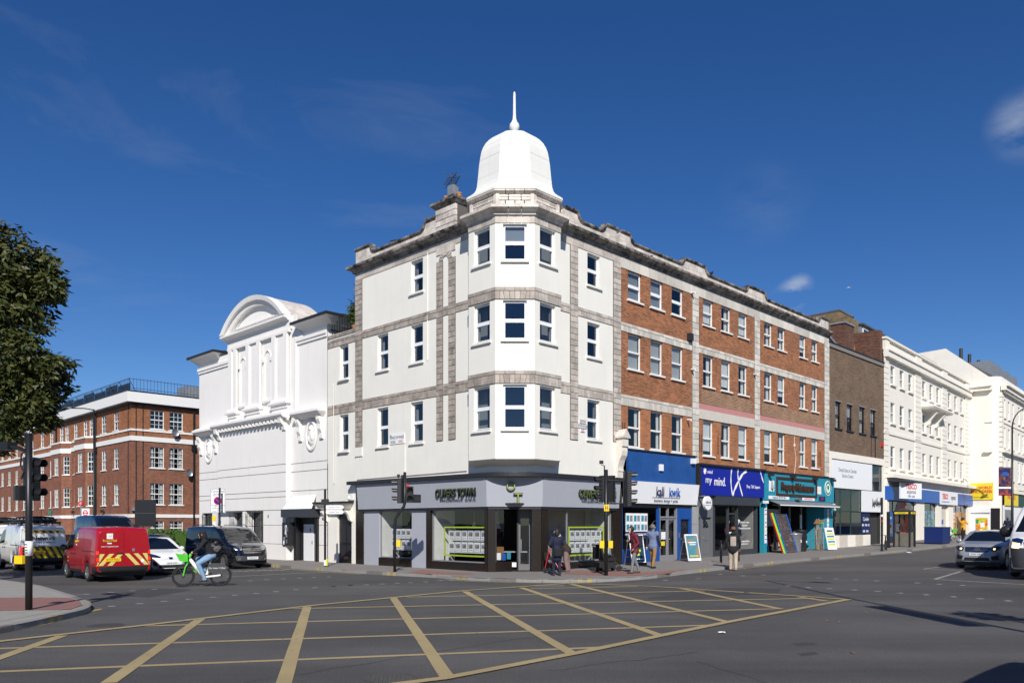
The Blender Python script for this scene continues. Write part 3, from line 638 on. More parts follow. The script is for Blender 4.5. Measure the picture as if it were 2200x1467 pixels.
def parapet(par,M,x0,x1,raised,mat='parapet_stone',cop='cornice_soot',z0=14.18,**kw):
    n=max(2,round((x1-x0)/.085)); xs=[x0+(x1-x0)*i/n for i in range(n+1)]
    for k in range(0,n,5):   # wall in pieces, two courses
        seg=xs[k:min(k+5,n)+1]; a=seg[0]+.005; c=seg[-1]-.005; zt=min(ptop(q,raised,**kw) for q in seg); m=MB()
        m.box(a,c,.0,.22,z0,(z0+zt)/2-.005); m.box(a+.0,c,.0,.22,(z0+zt)/2+.005,zt); m.obj('parapet_block',mat,par,M)
        if max(ptop(q,raised,**kw) for q in seg)>zt+.02:
            p=[(q,ptop(q,raised,**kw)) for q in seg]; m=MB(); m.prism([(a,0.002,zt)]+[(c,0.002,zt)]+[(q,0.002,z) for q,z in p[::-1]],(0,.216,0)); m.obj('parapet_block',mat,par,M)
    for k in range(0,n,5):
        seg=xs[k:min(k+5,n)+1]; R=[]
        for i,q in enumerate(seg):
            q2=q+(.006 if i==0 else -.006 if i==len(seg)-1 else 0); z=ptop(q,raised,**kw); R.append([(q2,-.02,z-.02),(q2,-.07,z+.03),(q2,-.09,z+.06),(q2,-.09,z+.11),(q2,.27,z+.13),(q2,.27,z)])
        MB().rings(R[::-1]).obj('coping_stone',cop,par,M)
def ringy(m,x,y,z,r0,r1,t,n=28):
    R=[[(x+r*math.cos(2*math.pi*i/n),yy,z+r*math.sin(2*math.pi*i/n)) for i in range(n)] for r,yy in ((r0,y-t),(r1,y-t),(r1,y+t),(r0,y+t),(r0,y-t))]
    return m.rings(R[::-1],True,False)
# ================= corner building =================
cb=thing('corner_building','white rendered four-storey corner building with a bell-shaped white dome on its turret','building',FR)
I4=Matrix(); LM=RZ(-90); CM=T((0,1.48,0))@RZ(-45)
WZ=((5.53,7.30),(9.0,10.65),(12.03,13.45))
# left facade
lw=[(-8.83,-8.0,*WZ[0]),(-6.36,-5.53,*WZ[0]),(-8.83,-8.0,*WZ[1]),(-6.36,-5.53,*WZ[1]),(-6.36,-5.53,*WZ[2])]
wallmesh(-10.55,-1.5,4.02,14.2,lw,dep=.16).obj('wall','render_white',cb,LM)
for k,(a,b,c,d) in enumerate(lw): window(cb,a,b,c,d,LM,.13,'upvc',sillmat='render_white',blind=('curt',.45) if k in(1,2,4) else None)
lw2=[(-11.97,-11.22,*WZ[0]),(-11.97,-11.22,*WZ[1])]
wallmesh(-13.0,-10.55,.0,11.25,lw2+[(-12.2,-10.95,.12,2.5)],dep=.16,yf=.04).obj('wall','render_white',cb,LM)
for a,b,c,d in lw2: window(cb,a,b,c,d,LM,.17,'upvc',sillmat='render_white')
# right facade
rw=[(4.35,5.2,*z) for z in ((5.58,7.25),(9.03,10.5),(12.05,13.4))]
wallmesh(1.5,6.38,4.02,14.2,rw,dep=.16).obj('wall','render_white',cb,I4)
for k,(a,b,c,d) in enumerate(rw): window(cb,a,b,c,d,I4,.13,'upvc',sillmat='render_white',blind=('curt',.35) if k==0 else None)
# rounded corner band above the fascia, cove and turret
arc=[(1.5-1.5*math.cos(a),1.5-1.5*math.sin(a)) for a in [R_(90*i/12) for i in range(13)]]
m=MB(); m.add([(x,y,z) for x,y in arc for z in (3.98,5.4)],[(2*i,2*i+2,2*i+3,2*i+1) for i in range(12)]); m.sm=[True]*len(m.sm); m.obj('wall_corner','render_white',cb)
OC=(1.27,1.27); OR=.75/math.sin(R_(22.5))
def octv(a,ap=None,z=0.): r=OR if ap is None else ap/math.cos(R_(22.5)); return (OC[0]+r*math.cos(R_(a)),OC[1]+r*math.sin(R_(a)),z)
angs=[112.5,157.5,202.5,247.5,292.5,337.5]
low=[(.3,2.95,4.25),(.0,2.2,4.24),(arc[4][0],arc[4][1],4.24),(arc[8][0],arc[8][1],4.24),(2.2,.0,4.24),(2.95,.3,4.25)]
m=MB(); hi=[octv(a,z=4.52) for a in angs]
for i in range(5): m.quad(low[i],low[i+1],hi[i+1],hi[i])
m.obj('bay_cove','render_white',cb)
faces=[]
for k,rot in enumerate((-135,-90,-45,0,45)):
    Rm=RZ(rot); o=Rm@Vector((-.75,-1.81,0)); FM=T((OC[0]+o.x,OC[1]+o.y,0))@Rm; faces.append(FM)
    zs=((5.62,7.32),(9.02,10.52),(12.03,13.42))
    op=[(.3,1.2,*z) for z in zs] if k in(1,2,3) else []
    wallmesh(0,1.5,4.5,14.0,op,dep=.15).obj('bay_wall','render_white',cb,FM)
    for j,o4 in enumerate(op): window(cb,*o4,FM,.11,'upvc',sillmat='render_white',blind=('roll',.5) if (j==2 and k==2) else ('curt',.22) if (j+k)%2==0 else None)
    MB().box(0.0,1.5,.02,.08,4.48,4.52).obj('bay_soffit','render_white',cb,FM)
    if k in(1,2,3):
        for z0,z1 in ((7.36,7.84),(10.56,11.02)):
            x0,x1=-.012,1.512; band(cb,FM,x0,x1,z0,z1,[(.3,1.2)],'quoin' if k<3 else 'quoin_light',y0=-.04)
        blockrow(cb,FM,-.01,1.51,13.45,13.80,.24,-.03,.05,'quoin_light','frieze_block',skew=[(.3,1.2)])
    tt=math.tan(R_(22.5)); P2=[(y,z-.08) for y,z in PROF]
    sweep(cb,FM,0,1.5,P2,'cornice_block','parapet_stone' if k in (1,2,3) else 'cornice_soot',.5,mit=(-tt,-tt))
# octagonal attic drum (all eight sides) with recessed panels, coping, dome, finial
for k in range(8):
    Rm=RZ(45*k); o=Rm@Vector((-.72,-1.74,0)); FM=T((OC[0]+o.x,OC[1]+o.y,0))@Rm
    blockrow(cb,FM,0,1.44,14.12,14.36,.36,-.0,.15,'parapet_stone','drum_block',gap=.03); blockrow(cb,FM,.0,1.44,14.36,14.6,.48,-.0,.15,'parapet_stone','drum_block',gap=.03)
    m=MB(); m.box(.16,1.28,-.02,.02,14.50,14.53); m.box(0,.12,-.03,.02,14.12,14.6); m.box(1.32,1.44,-.03,.02,14.12,14.6); m.obj('drum_moulding','parapet_stone',cb,FM)
    tt=math.tan(R_(22.5)); sweep(cb,FM,0,1.44,[(0.05,14.6),(-.03,14.6),(-.10,14.66),(-.14,14.68),(-.14,14.76),(.05,14.79)],'drum_coping','parapet_stone',.4,mit=(-tt,-tt))
DP=[(1.90,14.74),(1.89,14.82),(1.81,14.89),(1.71,14.96),(1.60,15.06),(1.54,15.15),(1.49,15.32),(1.455,15.63),(1.43,15.9),(1.405,16.18),(1.36,16.5),(1.315,16.74),(1.24,16.95),(1.14,17.13),(1.01,17.29),(.865,17.42),(.61,17.57),(.33,17.69),(.02,17.73)]
m=MB()
R=[[octv(22.5+45*i,a,z) for i in range(8)] for a,z in DP]; m.rings(R); dome=m.obj('dome','dome_white',cb)
m=MB()   # joints of the sheeting
for a,z in ((1.456,15.62),(1.38,16.38),(1.24,16.95)):
    m.rings([[octv(22.5+45*i,a+.004,z-.008) for i in range(8)],[octv(22.5+45*i,a+.004,z+.008) for i in range(8)]],True,False)
m.obj('dome_seam','dome_white',dome)
m=MB(); m.smooth=True; m.lathe([(.13,17.71),(.10,17.80),(.12,17.84),(.18,17.90),(.205,18.0),(.19,18.10),(.11,18.22),(.075,18.32),(.062,18.5),(.05,19.3),(.035,19.4),(.01,19.43)],(OC[0],OC[1],0),20); m.obj('finial','dome_white',cb)
# strings, quoins, frieze, cornice, parapet
for z0,z1 in ((7.38,7.84),(10.69,11.06)):
    w=[(-8.83,-8.0),(-6.36,-5.53)]
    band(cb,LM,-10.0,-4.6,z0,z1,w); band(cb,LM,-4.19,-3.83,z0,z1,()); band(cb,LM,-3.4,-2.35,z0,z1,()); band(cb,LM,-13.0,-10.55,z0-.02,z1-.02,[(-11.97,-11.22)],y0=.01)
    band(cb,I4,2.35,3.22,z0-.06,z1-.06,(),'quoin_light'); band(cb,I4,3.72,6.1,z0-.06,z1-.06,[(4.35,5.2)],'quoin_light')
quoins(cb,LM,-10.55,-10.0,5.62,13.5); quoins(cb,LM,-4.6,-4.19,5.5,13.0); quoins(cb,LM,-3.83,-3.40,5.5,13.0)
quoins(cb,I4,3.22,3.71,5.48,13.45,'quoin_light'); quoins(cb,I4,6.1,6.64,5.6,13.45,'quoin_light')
MB().box(-10.56,-9.99,-.05,.04,5.2,5.62).obj('quoin_foot','render_white',cb,LM)
# arched blind niche head between the twin strips
m=MB(); m.box(-4.6,-3.4,-.04,.05,13.28,13.55); m.obj('niche_head','parapet_stone',cb,LM)
for i in range(7):
    a0,a1=R_(180*i/7+3),R_(180*(i+1)/7-3); r0,r1=.18,.42; c=(-4.01,13.0); m=MB()
    m.prism([(c[0]+r0*math.cos(a0),-.05,c[1]+r0*math.sin(a0)),(c[0]+r1*math.cos(a0),-.05,c[1]+min(.28,r1*math.sin(a0))),(c[0]+r1*math.cos(a1),-.05,c[1]+min(.28,r1*math.sin(a1))),(c[0]+r0*math.cos(a1),-.05,c[1]+r0*math.sin(a1))][::-1],(0,.09,0)); m.obj('voussoir','quoin_light',cb,LM)
blockrow(cb,LM,-10.55,-2.1,13.5,13.80,.75,-.025,.05,'quoin_light','frieze_block',skew=[(-6.36,-5.53)]); blockrow(cb,I4,2.1,6.64,13.45,13.80,.62,-.025,.05,'quoin_light','frieze_block')
sweep(cb,LM,-10.55,-2.0,PROF,'cornice_block','cornice_soot',.62,mit=(-1,0)); sweep(cb,I4,2.0,6.6,PROF,'cornice_block','cornice_soot',.62)
sweep(cb,LM@T((-10.55,0,0))@RZ(-90)@T((-3,0,0)),0,3.0,PROF,'cornice_block','cornice_soot',.62,mit=(0,-1))
parapet(cb,LM,-10.55,-4.6,[-10.2,-4.5],hw=.85,hi=14.88); parapet(cb,I4,2.9,6.37,[2.9,6.37],hw=.8)
parapet(cb,LM@T((-10.55,0,0))@RZ(-90)@T((-3,0,0)),0,3.0,[],hi=14.8,base=14.7)
# chimney with aerials
ch=MB(); ch.box(-4.62,-3.38,-.03,.9,14.2,15.2); ch.obj('chimney','joint',cb,LM)
for r in range(4): blockrow(cb,LM,-4.64,-3.36,14.2+r*.25,14.2+(r+1)*.25,.36 if r%2 else .43,-.05,.06,'parapet_stone','chimney_block',gap=.03)
MB().rings([[(-4.64-e,-.05-e,z),(-3.36+e,-.05-e,z),(-3.36+e,.92+e,z),(-4.64-e,.92+e,z)] for e,z in ((0,15.2),(.06,15.24),(.1,15.3),(.17,15.35),(.17,15.44),(.05,15.5))]).obj('chimney_cap','cornice_soot',cb,LM)
for x,y,r in ((-4.35,.3,.11),(-3.7,.45,.13)): MB().lathe([(r,15.74),(r*.9,15.9),(r*.85,16.0),(r,16.02),(r,16.07),(r*.7,16.07)],(x,y,-.26),12).obj('chimney_pot','terracotta',cb,LM)
m=MB(); m.box(-4.15,-3.8,.2,.5,15.75,16.15); m.obj('antenna_box','lead',cb,LM); m=MB(); m.cyl((-4.0,.35,15.7),(-4.0,.35,17.0),.025); 
for k in range(6): m.cyl((-4.35+k*.06,.1,16.5+k*.05),(-4.05+k*.06,.62,16.62+k*.05),.012,n=5)
m.cyl((-4.45,.35,16.45),(-3.75,.35,16.9),.015,n=5); m.cyl((-4.3,.3,17.05),(-3.95,.4,16.55),.015,n=5); m.cyl((-3.95,.35,16.3),(-3.5,.3,16.65),.015,n=5); m.obj('aerial','charcoal',cb,LM@T((0,0,-.25)))
m=MB(); m.cyl((-8.3,.4,14.4),(-8.3,.4,14.95),.025); m.cyl((-8.35,.4,14.95),(-7.6,.4,14.85),.025); m.obj('vent_pipe','black_gutter',cb,LM)
# hull, roof, floors, dark rooms
m=MB(); m.box(.3,6.37,.3,13.0,11.05,11.1); m.box(.02,6.37,.02,10.55,14.1,14.16); m.quad((6.37,.05,0),(6.37,13,0),(6.37,13,14.1),(6.37,.05,14.1)); m.quad((0.05,13,0),(6.37,13,0),(6.37,13,11),(.05,13,11)); m.quad((0.05,10.54,11),(6.37,10.54,11),(6.37,10.54,14.1),(0.05,10.54,14.1)); m.obj('roof','lead',cb)
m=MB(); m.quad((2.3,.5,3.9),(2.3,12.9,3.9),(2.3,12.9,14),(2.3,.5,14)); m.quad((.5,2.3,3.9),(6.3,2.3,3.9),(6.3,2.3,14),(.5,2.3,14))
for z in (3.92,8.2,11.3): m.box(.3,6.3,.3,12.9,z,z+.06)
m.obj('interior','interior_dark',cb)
band(cb,LM,-13.0,-10.55,11.12,11.3,(),y0=.0,top=.1)
m=MB()
for i in range(9): m.cyl((-12.95+i*.22,.25,11.3),(-12.95+i*.22,.25,12.15),.012,n=5)
m.cyl((-12.97,.25,12.15),(-11.1,.25,12.15),.018,n=6); m.cyl((-12.97,.25,11.45),(-11.1,.25,11.45),.014,n=6); m.obj('roof_railing','black_paint',cb,LM)
# down pipes, cables, small fittings
for M_,x,z0,z1 in ((LM,-2.55,7.85,13.3),(LM,-6.75,4.3,5.5),(LM,-5.2,9,13.6),(LM,-12.4,4,8.9)):
    MB().cyl((x,-.02,z0),(x,-.02,z1),.018,n=6).obj('cable','render_white',cb,M_)
MB().tube([(-10.4,-.03,4.1),(-8,-.03,4.12),(-5,-.03,4.14),(-2.7,-.03,4.16)],.012,5).obj('cable','charcoal',cb,LM)
# ---- ground floor shopfront
m=MB()
m.prism([(-10.85,-.32,3.86),(-1.6,-.32,3.86),(-1.6,-.32,4.02),(-10.85,-.32,4.02)],(0,.36,0)); m.obj('fascia_cornice','charcoal',cb,LM)
m=MB(); m.prism([(1.6,-.32,3.86),(6.75,-.32,3.86),(6.75,-.32,4.02),(1.6,-.32,4.02)],(0,.36,0)); m.obj('fascia_cornice','charcoal',cb)
a2=[(1.6-1.92*math.cos(R_(90*i/14)),1.6-1.92*math.sin(R_(90*i/14))) for i in range(15)]
m=MB(); m.prism([(x,y,3.86) for x,y in a2]+[(1.8,1.8,3.86)],(0,0,.16)); m.obj('fascia_cornice','charcoal',cb)
for M_,a,b in ((LM,-10.2,-1.42),(CM,-.06,2.153),(I4,1.42,6.4)):
    m=MB(); e=.0; m.prism([(a,-.10,2.70),(b,-.10,2.70),(b,-.20,3.85),(a,-.20,3.85)],(0,.12,0)); m.obj('fascia','grey_fascia',cb,M_)
    MB().box(a+.06,b-.06,-.06,.35,2.60,2.695).obj('shutter_housing','charcoal',cb,M_)
def letters(s,size,x,z,M_,mat='lime',back='charcoal',sx=1.,yo=-.17,ext=.03,**k):
    return text(s,size,mat,cb,M_@T((x,yo,z)),ext,'fascia_lettering',sx=sx,back=back,**k)
def logo(x0,x1,z,h,M_):
    w=(x1-x0)*.30
    m=letters('OLIVERS TOWN',h,(x0+x1)/2,z,M_,'charcoal','charcoal',.74,yo=-.19,ext=.035,bev=.014); letters('OLIVERS TOWN',h,(x0+x1)/2,z,M_,'lime_dim','charcoal',.74,yo=-.232,ext=.004,bev=.006); letters('OLIVERS TOWN',h,(x0+x1)/2+.012,z-.014,M_,'charcoal','charcoal',.74,yo=-.242,ext=.004,bev=-.001)
    letters('WWW.OLIVERSTOWN.COM',.13,(x0+x1)/2-.3,z-.31,M_,'charcoal','charcoal',.85,yo=-.15,ext=.004); letters('020 7284 1222',.13,x1-.4,z-.31,M_,'charcoal','charcoal',.8,yo=-.15,ext=.004)
logo(-4.5,-1.95,3.28,.46,LM); logo(3.4,6.2,3.25,.46,I4)
for s,x,z in (('O',.90,3.5),('T',1.18,3.02)):
    if s=='O': 
        m=MB(); ringy(m,x,-.22,z,.115,.18,.05); m.obj('fascia_letter','charcoal',cb,CM); m=MB(); ringy(m,x,-.272,z,.138,.156,.004); m.obj('fascia_letter_edge','lime',cb,CM)
    else:
        m=MB(); m.box(x-.18,x+.18,-.26,-.16,z+.14,z+.22); m.box(x-.045,x+.045,-.26,-.16,z-.22,z+.14); m.obj('fascia_letter','charcoal',cb,CM); m=MB(); m.box(x-.15,x+.15,-.268,-.26,z+.17,z+.19); m.box(x-.012,x+.012,-.268,-.26,z-.2,z+.17); m.obj('fascia_letter_edge','lime',cb,CM)
G='galaxy'
def gbox(name,mat,M_,*a): MB().box(*a).obj(name,mat,cb,M_)
for a in ((-10.52,-9.92,-.02,.3,.1,3.86),(-5.28,-5.0,-.03,.3,.1,2.62),(-1.66,-1.5,-.02,.5,.1,2.62)): gbox('granite_pier',G,LM,*a)
for a in ((1.5,1.86,-.02,.5,.1,2.62),(6.08,6.74,-.02,.4,.1,3.86)): gbox('granite_pier',G,I4,*a)
for a in ((.0,.30,-.02,.5,.1,2.62),(1.72,2.093,-.02,.5,.1,2.62)): gbox('granite_pier',G,CM,*a)
for a in ((-8.72,-6.33,-.01,.25,.1,.50),(-5.0,-1.66,-.01,.3,.1,.46)): gbox('stall_riser',G,LM,*a)
gbox('stall_riser',G,I4,1.86,6.08,-.01,.3,.1,.46)
gbox('air_brick','black_paint',LM,-2.75,-2.45,-.016,.0,.2,.38)
for a in ((-9.92,-8.72,.03,.12,.1,2.66),(-6.33,-5.28,.03,.12,.1,2.66)): gbox('grey_panel','grey_panel',LM,*a)
def shopwin(par,M_,a,b,z0,z1,y,mull=(),mat='grey_alu',glassm='shop_glass'):
    m=MB(); t=.045
    m.box(a,a+t,y-.03,y+.03,z0,z1); m.box(b-t,b,y-.03,y+.03,z0,z1); m.box(a+t,b-t,y-.03,y+.03,z1-t,z1); m.box(a+t,b-t,y-.03,y+.03,z0,z0+t)
    for q in mull: m.box(q-.025,q+.025,y-.03,y+.03,z0+t,z1-t)
    o=m.obj('shop_window',mat,par,M_); xs=[a]+list(mull)+[b]
    for p,q in zip(xs,xs[1:]): MB().quad((p+.02,y,z0+.02),(q-.02,y,z0+.02),(q-.02,y,z1-.02),(p+.02,y,z1-.02)).obj('pane',glassm,o)
    return o
shopwin(cb,LM,-8.72,-6.33,.5,2.62,.12); shopwin(cb,LM,-5.0,-1.66,.46,2.62,.12); shopwin(cb,I4,1.86,6.08,.46,2.62,.12,(3.15,))
# splayed lobby: glazing, door
MB().quad((.3,.12,.55),(1.18,.75,.55),(1.18,.75,2.6),(.3,.12,2.6)).obj('lobby_pane','shop_glass',cb,CM)
m=MB(); m.box(.27,.33,.06,.14,.5,2.6); m.box(1.15,1.21,.7,.8,.12,2.6); m.obj('lobby_frame','charcoal',cb,CM); m=MB(); m.prism([(.3,.06,.1),(1.18,.7,.1),(1.18,.8,.1),(.3,.2,.1)],(0,0,.42)); m.obj('stall_riser',G,cb,CM)
dr=MB(); dr.box(1.21,1.29,.78,.84,.14,2.35); dr.box(1.64,1.72,.78,.84,.14,2.35); dr.box(1.29,1.64,.78,.84,2.25,2.35); dr.box(1.29,1.64,.78,.84,.14,.4); dr.box(1.21,1.72,.77,.85,2.35,2.6); do=dr.obj('door','grey_door',cb,CM); MB().quad((1.28,.81,.4),(1.65,.81,.4),(1.65,.81,2.25),(1.28,.81,2.25)).obj('pane','shop_glass',do); MB().box(1.3,1.33,.74,.77,.95,1.4).obj('door_handle','steel',do)
m=MB(); m.prism([(.3,.0,.125),(1.75,.0,.125),(1.75,.85,.15),(1.18,.85,.15)],(0,0,.015)); m.obj('lobby_floor','charcoal',cb,CM)
MB().box(.95,1.12,.5,.52,.3,.48).obj('street_number_sticker','white_board',cb,CM)
# shop interior
plain('shop_floor',(.10,.075,.055),.5)
m=MB(); m.box(.2,6.2,.2,10.4,.10,.13); m.obj('shop_floor','shop_floor',cb); m=MB(); m.box(.4,6.3,.4,10.4,2.78,2.84); m.obj('shop_ceiling','interior_dark',cb)
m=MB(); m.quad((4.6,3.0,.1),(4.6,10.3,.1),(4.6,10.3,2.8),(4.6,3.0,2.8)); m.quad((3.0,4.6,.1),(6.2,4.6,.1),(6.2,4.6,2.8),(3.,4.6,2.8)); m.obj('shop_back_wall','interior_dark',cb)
gbox('window_return','interior_white',LM,-8.70,-8.66,.16,1.3,.45,2.7); gbox('window_return','interior_white',LM,-4.98,-4.94,.16,1.3,.4,2.7); gbox('window_return','interior_white',I4,6.02,6.06,.16,1.5,.4,2.7)
gbox('window_back_panel','interior_mid',I4,3.5,6.0,1.5,1.53,.4,2.7); gbox('window_board','interior_white',LM,-8.7,-6.35,.16,.5,.46,.5); gbox('window_board','interior_white',LM,-4.98,-1.7,.16,.4,.42,.46); gbox('window_board','interior_white',I4,1.9,6.05,.16,.4,.42,.46)
for x in (-3.9,-2.45,):
    m=MB(); m.cyl((x,1.5,2.78),(x,1.5,2.05),.008,n=5); m.lathe([(.03,2.1),(.05,2.02),(.12,1.85),(.13,1.83)],(x,1.5,0),14); p=m.obj('pendant_lamp','white_board',None,FR@LM); tag(p,'white pendant lamp hanging in the corner shop, '+('nearer the pier' if x>-3 else 'farther from the corner'),'lamp')
def cards(M_,a,b,z0,n,y,label,lime=True,rows=2):
    t=thing('property_display',label,'display',M_); w=(b-a)/n
    if lime:
        m=MB(); k=.06; m.box(a-.18,b+.1,y-.12,y-.09,z0-.17,z0-.17+k); m.box(a-.18,b+.1,y-.12,y-.09,z0+1.0,z0+1.0+k); m.box(a-.18,a-.18+k,y-.12,y-.09,z0-.17+k,z0+1.0); m.box(b+.1-k,b+.1,y-.12,y-.09,z0-.17+k,z0+1.0); m.obj('lime_frame','lime',t)
    cm=MB().box(.02,w-.02,-.006,.006,0,.40).mesh('card','white_board'); pm=MB().box(.07,w-.07,-.010,-.006,.14,.32).mesh('card_photo','card_photo')
    lm=MB().box(.07,w-.07,-.009,-.006,.06,.075).mesh('card_text','cloth_grey')
    for r in range(rows):
        for i in range(n):
            c=link('property_card',cm,t,T((a+i*w,y,z0+.02+r*.5))); link('card_photo',pm,c); link('card_text',lm,c)
        MB().box(a,b,y+.01,y+.03,z0+r*.5-.03,z0+r*.5+.01).obj('shelf_rail','white_board',t)
    m=MB(); m.box(a-.02,a,y+.01,y+.04,z0-.3,z0+.95); m.box(b,b+.02,y+.01,y+.04,z0-.3,z0+.95); m.obj('stand_post','white_board',t)
cards(FR@LM,-8.2,-6.45,.88,5,.35,'two rows of white property cards in the narrow shop window',False)
cards(FR@LM,-4.3,-1.95,.85,6,.4,'lime framed property card display in the window left of the shop door')
cards(FR,3.65,5.75,.85,6,.4,'lime framed property card display in the window right of the shop door')
def chair(M_,label):
    t=thing('office_chair',label,'chair',M_); B(-.22,.22,-.22,.22,.42,.48).obj('seat','wood',t); B(-.22,.22,.18,.22,.5,.95).obj('backrest','wood',t)
    for x in(-.2,.2):
        for y in (-.2,.2): B(x-.02,x+.02,y-.02,y+.02,.0,.42).obj('leg','wood',t)
chair(FR@LM@T((-1.95,.9,.14)),'wooden chair behind the left window of the corner shop')
t=thing('shop_desk','desk with papers just inside the corner shop','desk',FR@T((2.1,2.1,.14))@RZ(-45)); B(-.7,.7,-.3,.3,.70,.74).obj('desk_top','grey_panel',t); B(-.65,-.6,-.28,.28,0,.7).obj('leg','steel',t); B(.6,.65,-.28,.28,0,.7).obj('leg','steel',t)
for k,(x,z,c) in enumerate(((.42,.58,'white_board'),(.62,.56,'tesco_blue'),(.82,.6,'teal'))): gbox('window_leaflet',c,CM,x-.08,x+.08,.28+x*.5,.29+x*.5,z,z+.28)
# name plates
s=MB().box(-7.85,-6.78,-.03,0,5.58,6.02).obj('street_name_plate','white_board',cb,LM); text('PRINCE OF WALES',.17,'charcoal',s,T((-7.32,-.034,5.86)),.002,sx=.72); text('ROAD',.17,'charcoal',s,T((-7.6,-.034,5.67)),.002,sx=.72); text('NW5',.15,'red_sign',s,T((-7.05,-.034,5.67)),.002,sx=.8)
MB().box(-7.84,-7.7,-.035,-.03,5.95,5.99).obj('plate_crest','tesco_blue',s)
for tx,x0,x1,z0,z1,c in (('KENTISH',3.8,4.22,6.2,6.36,'charcoal'),('TOWN ROAD',3.74,4.28,6.0,6.17,'charcoal'),('N.W.',3.88,4.14,5.84,5.98,'red_sign')):
    s=MB().box(x0,x1,-.03,0,z0,z1).obj('street_name_plate','white_board',cb); text(tx,.13,c,s,T(((x0+x1)/2,-.034,(z0+z1)/2)),.002,sx=.75)
    m=MB(); m.box(x0,x1,-.032,-.03,z0,z0+.012); m.box(x0,x1,-.032,-.03,z1-.012,z1); m.obj('plate_border','charcoal',s)
# side entrance in the low part
m=MB(); m.prism([(-13.5,-.55,3.0),(-10.75,-.55,3.0),(-10.75,-.55,3.09),(-13.5,-.55,3.09)],(0,.58,0)); m.obj('porch_roof','black_gutter',cb,LM)
m=MB(); m.rings([[(-13.4+e,-.5+e,z),(-10.85-e,-.5+e,z),(-10.85-e,.05,z),(-13.4+e,.05,z)] for e,z in ((0,3.0),(.02,2.92),(.10,2.86),(.14,2.78),(.26,2.72),(.3,2.66))]); m.obj('porch_cornice','cream',cb,LM)
for x in (-13.1,-11.0): MB().prism([(x,.02,2.66),(x,-.34,2.66),(x,-.34,2.58),(x,-.2,2.4),(x,-.12,2.2),(x,.02,2.1)],(.16,0,0)).obj('porch_bracket','cream',cb,LM)
dd=MB().box(-12.18,-10.97,.16,.2,.12,2.48).obj('side_door','black_paint',cb,LM)
for x in (-12.0,-11.5): 
    for z0,z1 in ((.3,1.0),(1.1,2.0)): MB().box(x,x+.4,.15,.16,z0,z1).obj('door_panel','charcoal',dd)
MB().box(-11.75,-11.4,.145,.155,.32,.44).obj('letter_plate','wood',dd)
MB().box(-10.86,-10.68,-.1,.0,3.15,3.42).obj('alarm_box','white_board',cb,LM); MB().ell((-11.0,-.06,3.25),.1,.09,.11).obj('lamp_bulkhead','cream',cb,LM)
plain('green_dark',(.02,.06,.045),.5)
# ================= brick terrace: three shops with flats above =================
RZ3=((5.45,7.22),(8.93,10.50),(12.0,13.30))
def terrace(x0,x1,wins,label,styles,pil1,blinds,brickm=('brick_red','brick_red','brick_orange'),name='brick_shop_building'):
    wins=[(a-.07,b+.07) for a,b in wins]; t=thing(name,label,'building',FR@T((x0,0,0))); w=x1-x0; op=[(a-x0,b-x0,*RZ3[k]) for k in range(3) for a,b in wins]
    zz=((5.0,7.62),(7.62,10.8),(10.8,13.5))
    for k in range(3): wallmesh(0,w,*zz[k],[o for o in op if zz[k][0]<o[2]<zz[k][1]],dep=.2).obj('wall',brickm[2-k],t)
    for k in range(3):
        for i,(a,b) in enumerate(wins): window(t,a-x0,b-x0,*RZ3[k],I4,.085,styles[k],blind=blinds(k,i),sillmat='sash_white')
    wn=[(a-x0,b-x0) for a,b in wins]
    for z0,z1 in ((7.25,7.74),(10.52,10.92)): band(t,I4,.0,w-pil1,z0,z1,wn,'glazed_block',joint='joint_light')
    blockrow(t,I4,0,w,13.3,13.8,.7,-.03,.05,'glazed_block','frieze_block')
    sweep(t,I4,0,w,PROF,'cornice_block','cornice_soot',.42)
    m=MB(); m.box(0,w,.25,9,14.05,14.12); m.quad((0,9,0),(w,9,0),(w,9,14.1),(0,9,14.1)); m.obj('roof','lead',t)
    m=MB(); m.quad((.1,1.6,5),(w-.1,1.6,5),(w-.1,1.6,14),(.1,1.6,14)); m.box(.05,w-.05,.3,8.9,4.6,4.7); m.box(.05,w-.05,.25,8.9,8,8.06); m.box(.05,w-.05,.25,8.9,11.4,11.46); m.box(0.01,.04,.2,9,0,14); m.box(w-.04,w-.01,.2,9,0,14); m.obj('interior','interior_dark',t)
    return t
PC=[6.37,12.7,19.0,28.15]
tA=terrace(6.64,13.0,[(7.26,8.15),(9.0,9.86),(10.74,11.6)],'red brick building above the white print shop fascia with a blue panel','upvc sash sash'.split()[::-1] if 0 else ('sash','sash','upvc'),.58,lambda k,i: ('slat',1.) if k==1 else (('roll',1.) if (k==2 and i<2) else ('curt',.5) if k==0 else None))
tB=terrace(13.0,19.31,[(13.55,14.4),(15.32,16.15),(17.1,17.93)],'red brick building above the royal blue charity shop fascia','sash sash sash'.split(),.59,lambda k,i: ('roll',.85) if (k+i)%2==0 else ('curt',.7))
tC=terrace(19.31,28.45,[(19.98,20.8),(21.6,22.4),(24.4,25.15),(26.05,26.82)],'red brick end building above the teal hardware shop','sash sash sash'.split(),.7,lambda k,i: ('roll',.7) if (k*2+i)%3==0 else ('curt',.75))
for t,x0,x1 in ((tA,12.42,13.0),(tB,18.72,19.31),(tC,27.75,28.45)):
    M_=T((-t.matrix_world.translation.x*0,0,0)); o=(6.64 if t is tA else 13.0 if t is tB else 19.31)
    quoins(t,I4,x0-o,x1-o,5.0,13.45,'glazed_block',.30,y0=-.06,joint='joint_light')
for t,o,a,b in ((tA,6.64,6.64,13.0),(tB,13.0,13.0,19.31),(tC,19.31,19.31,28.45)): parapet(t,I4,a-o,b-o,[p-o for p in PC],mat='parapet_stone')
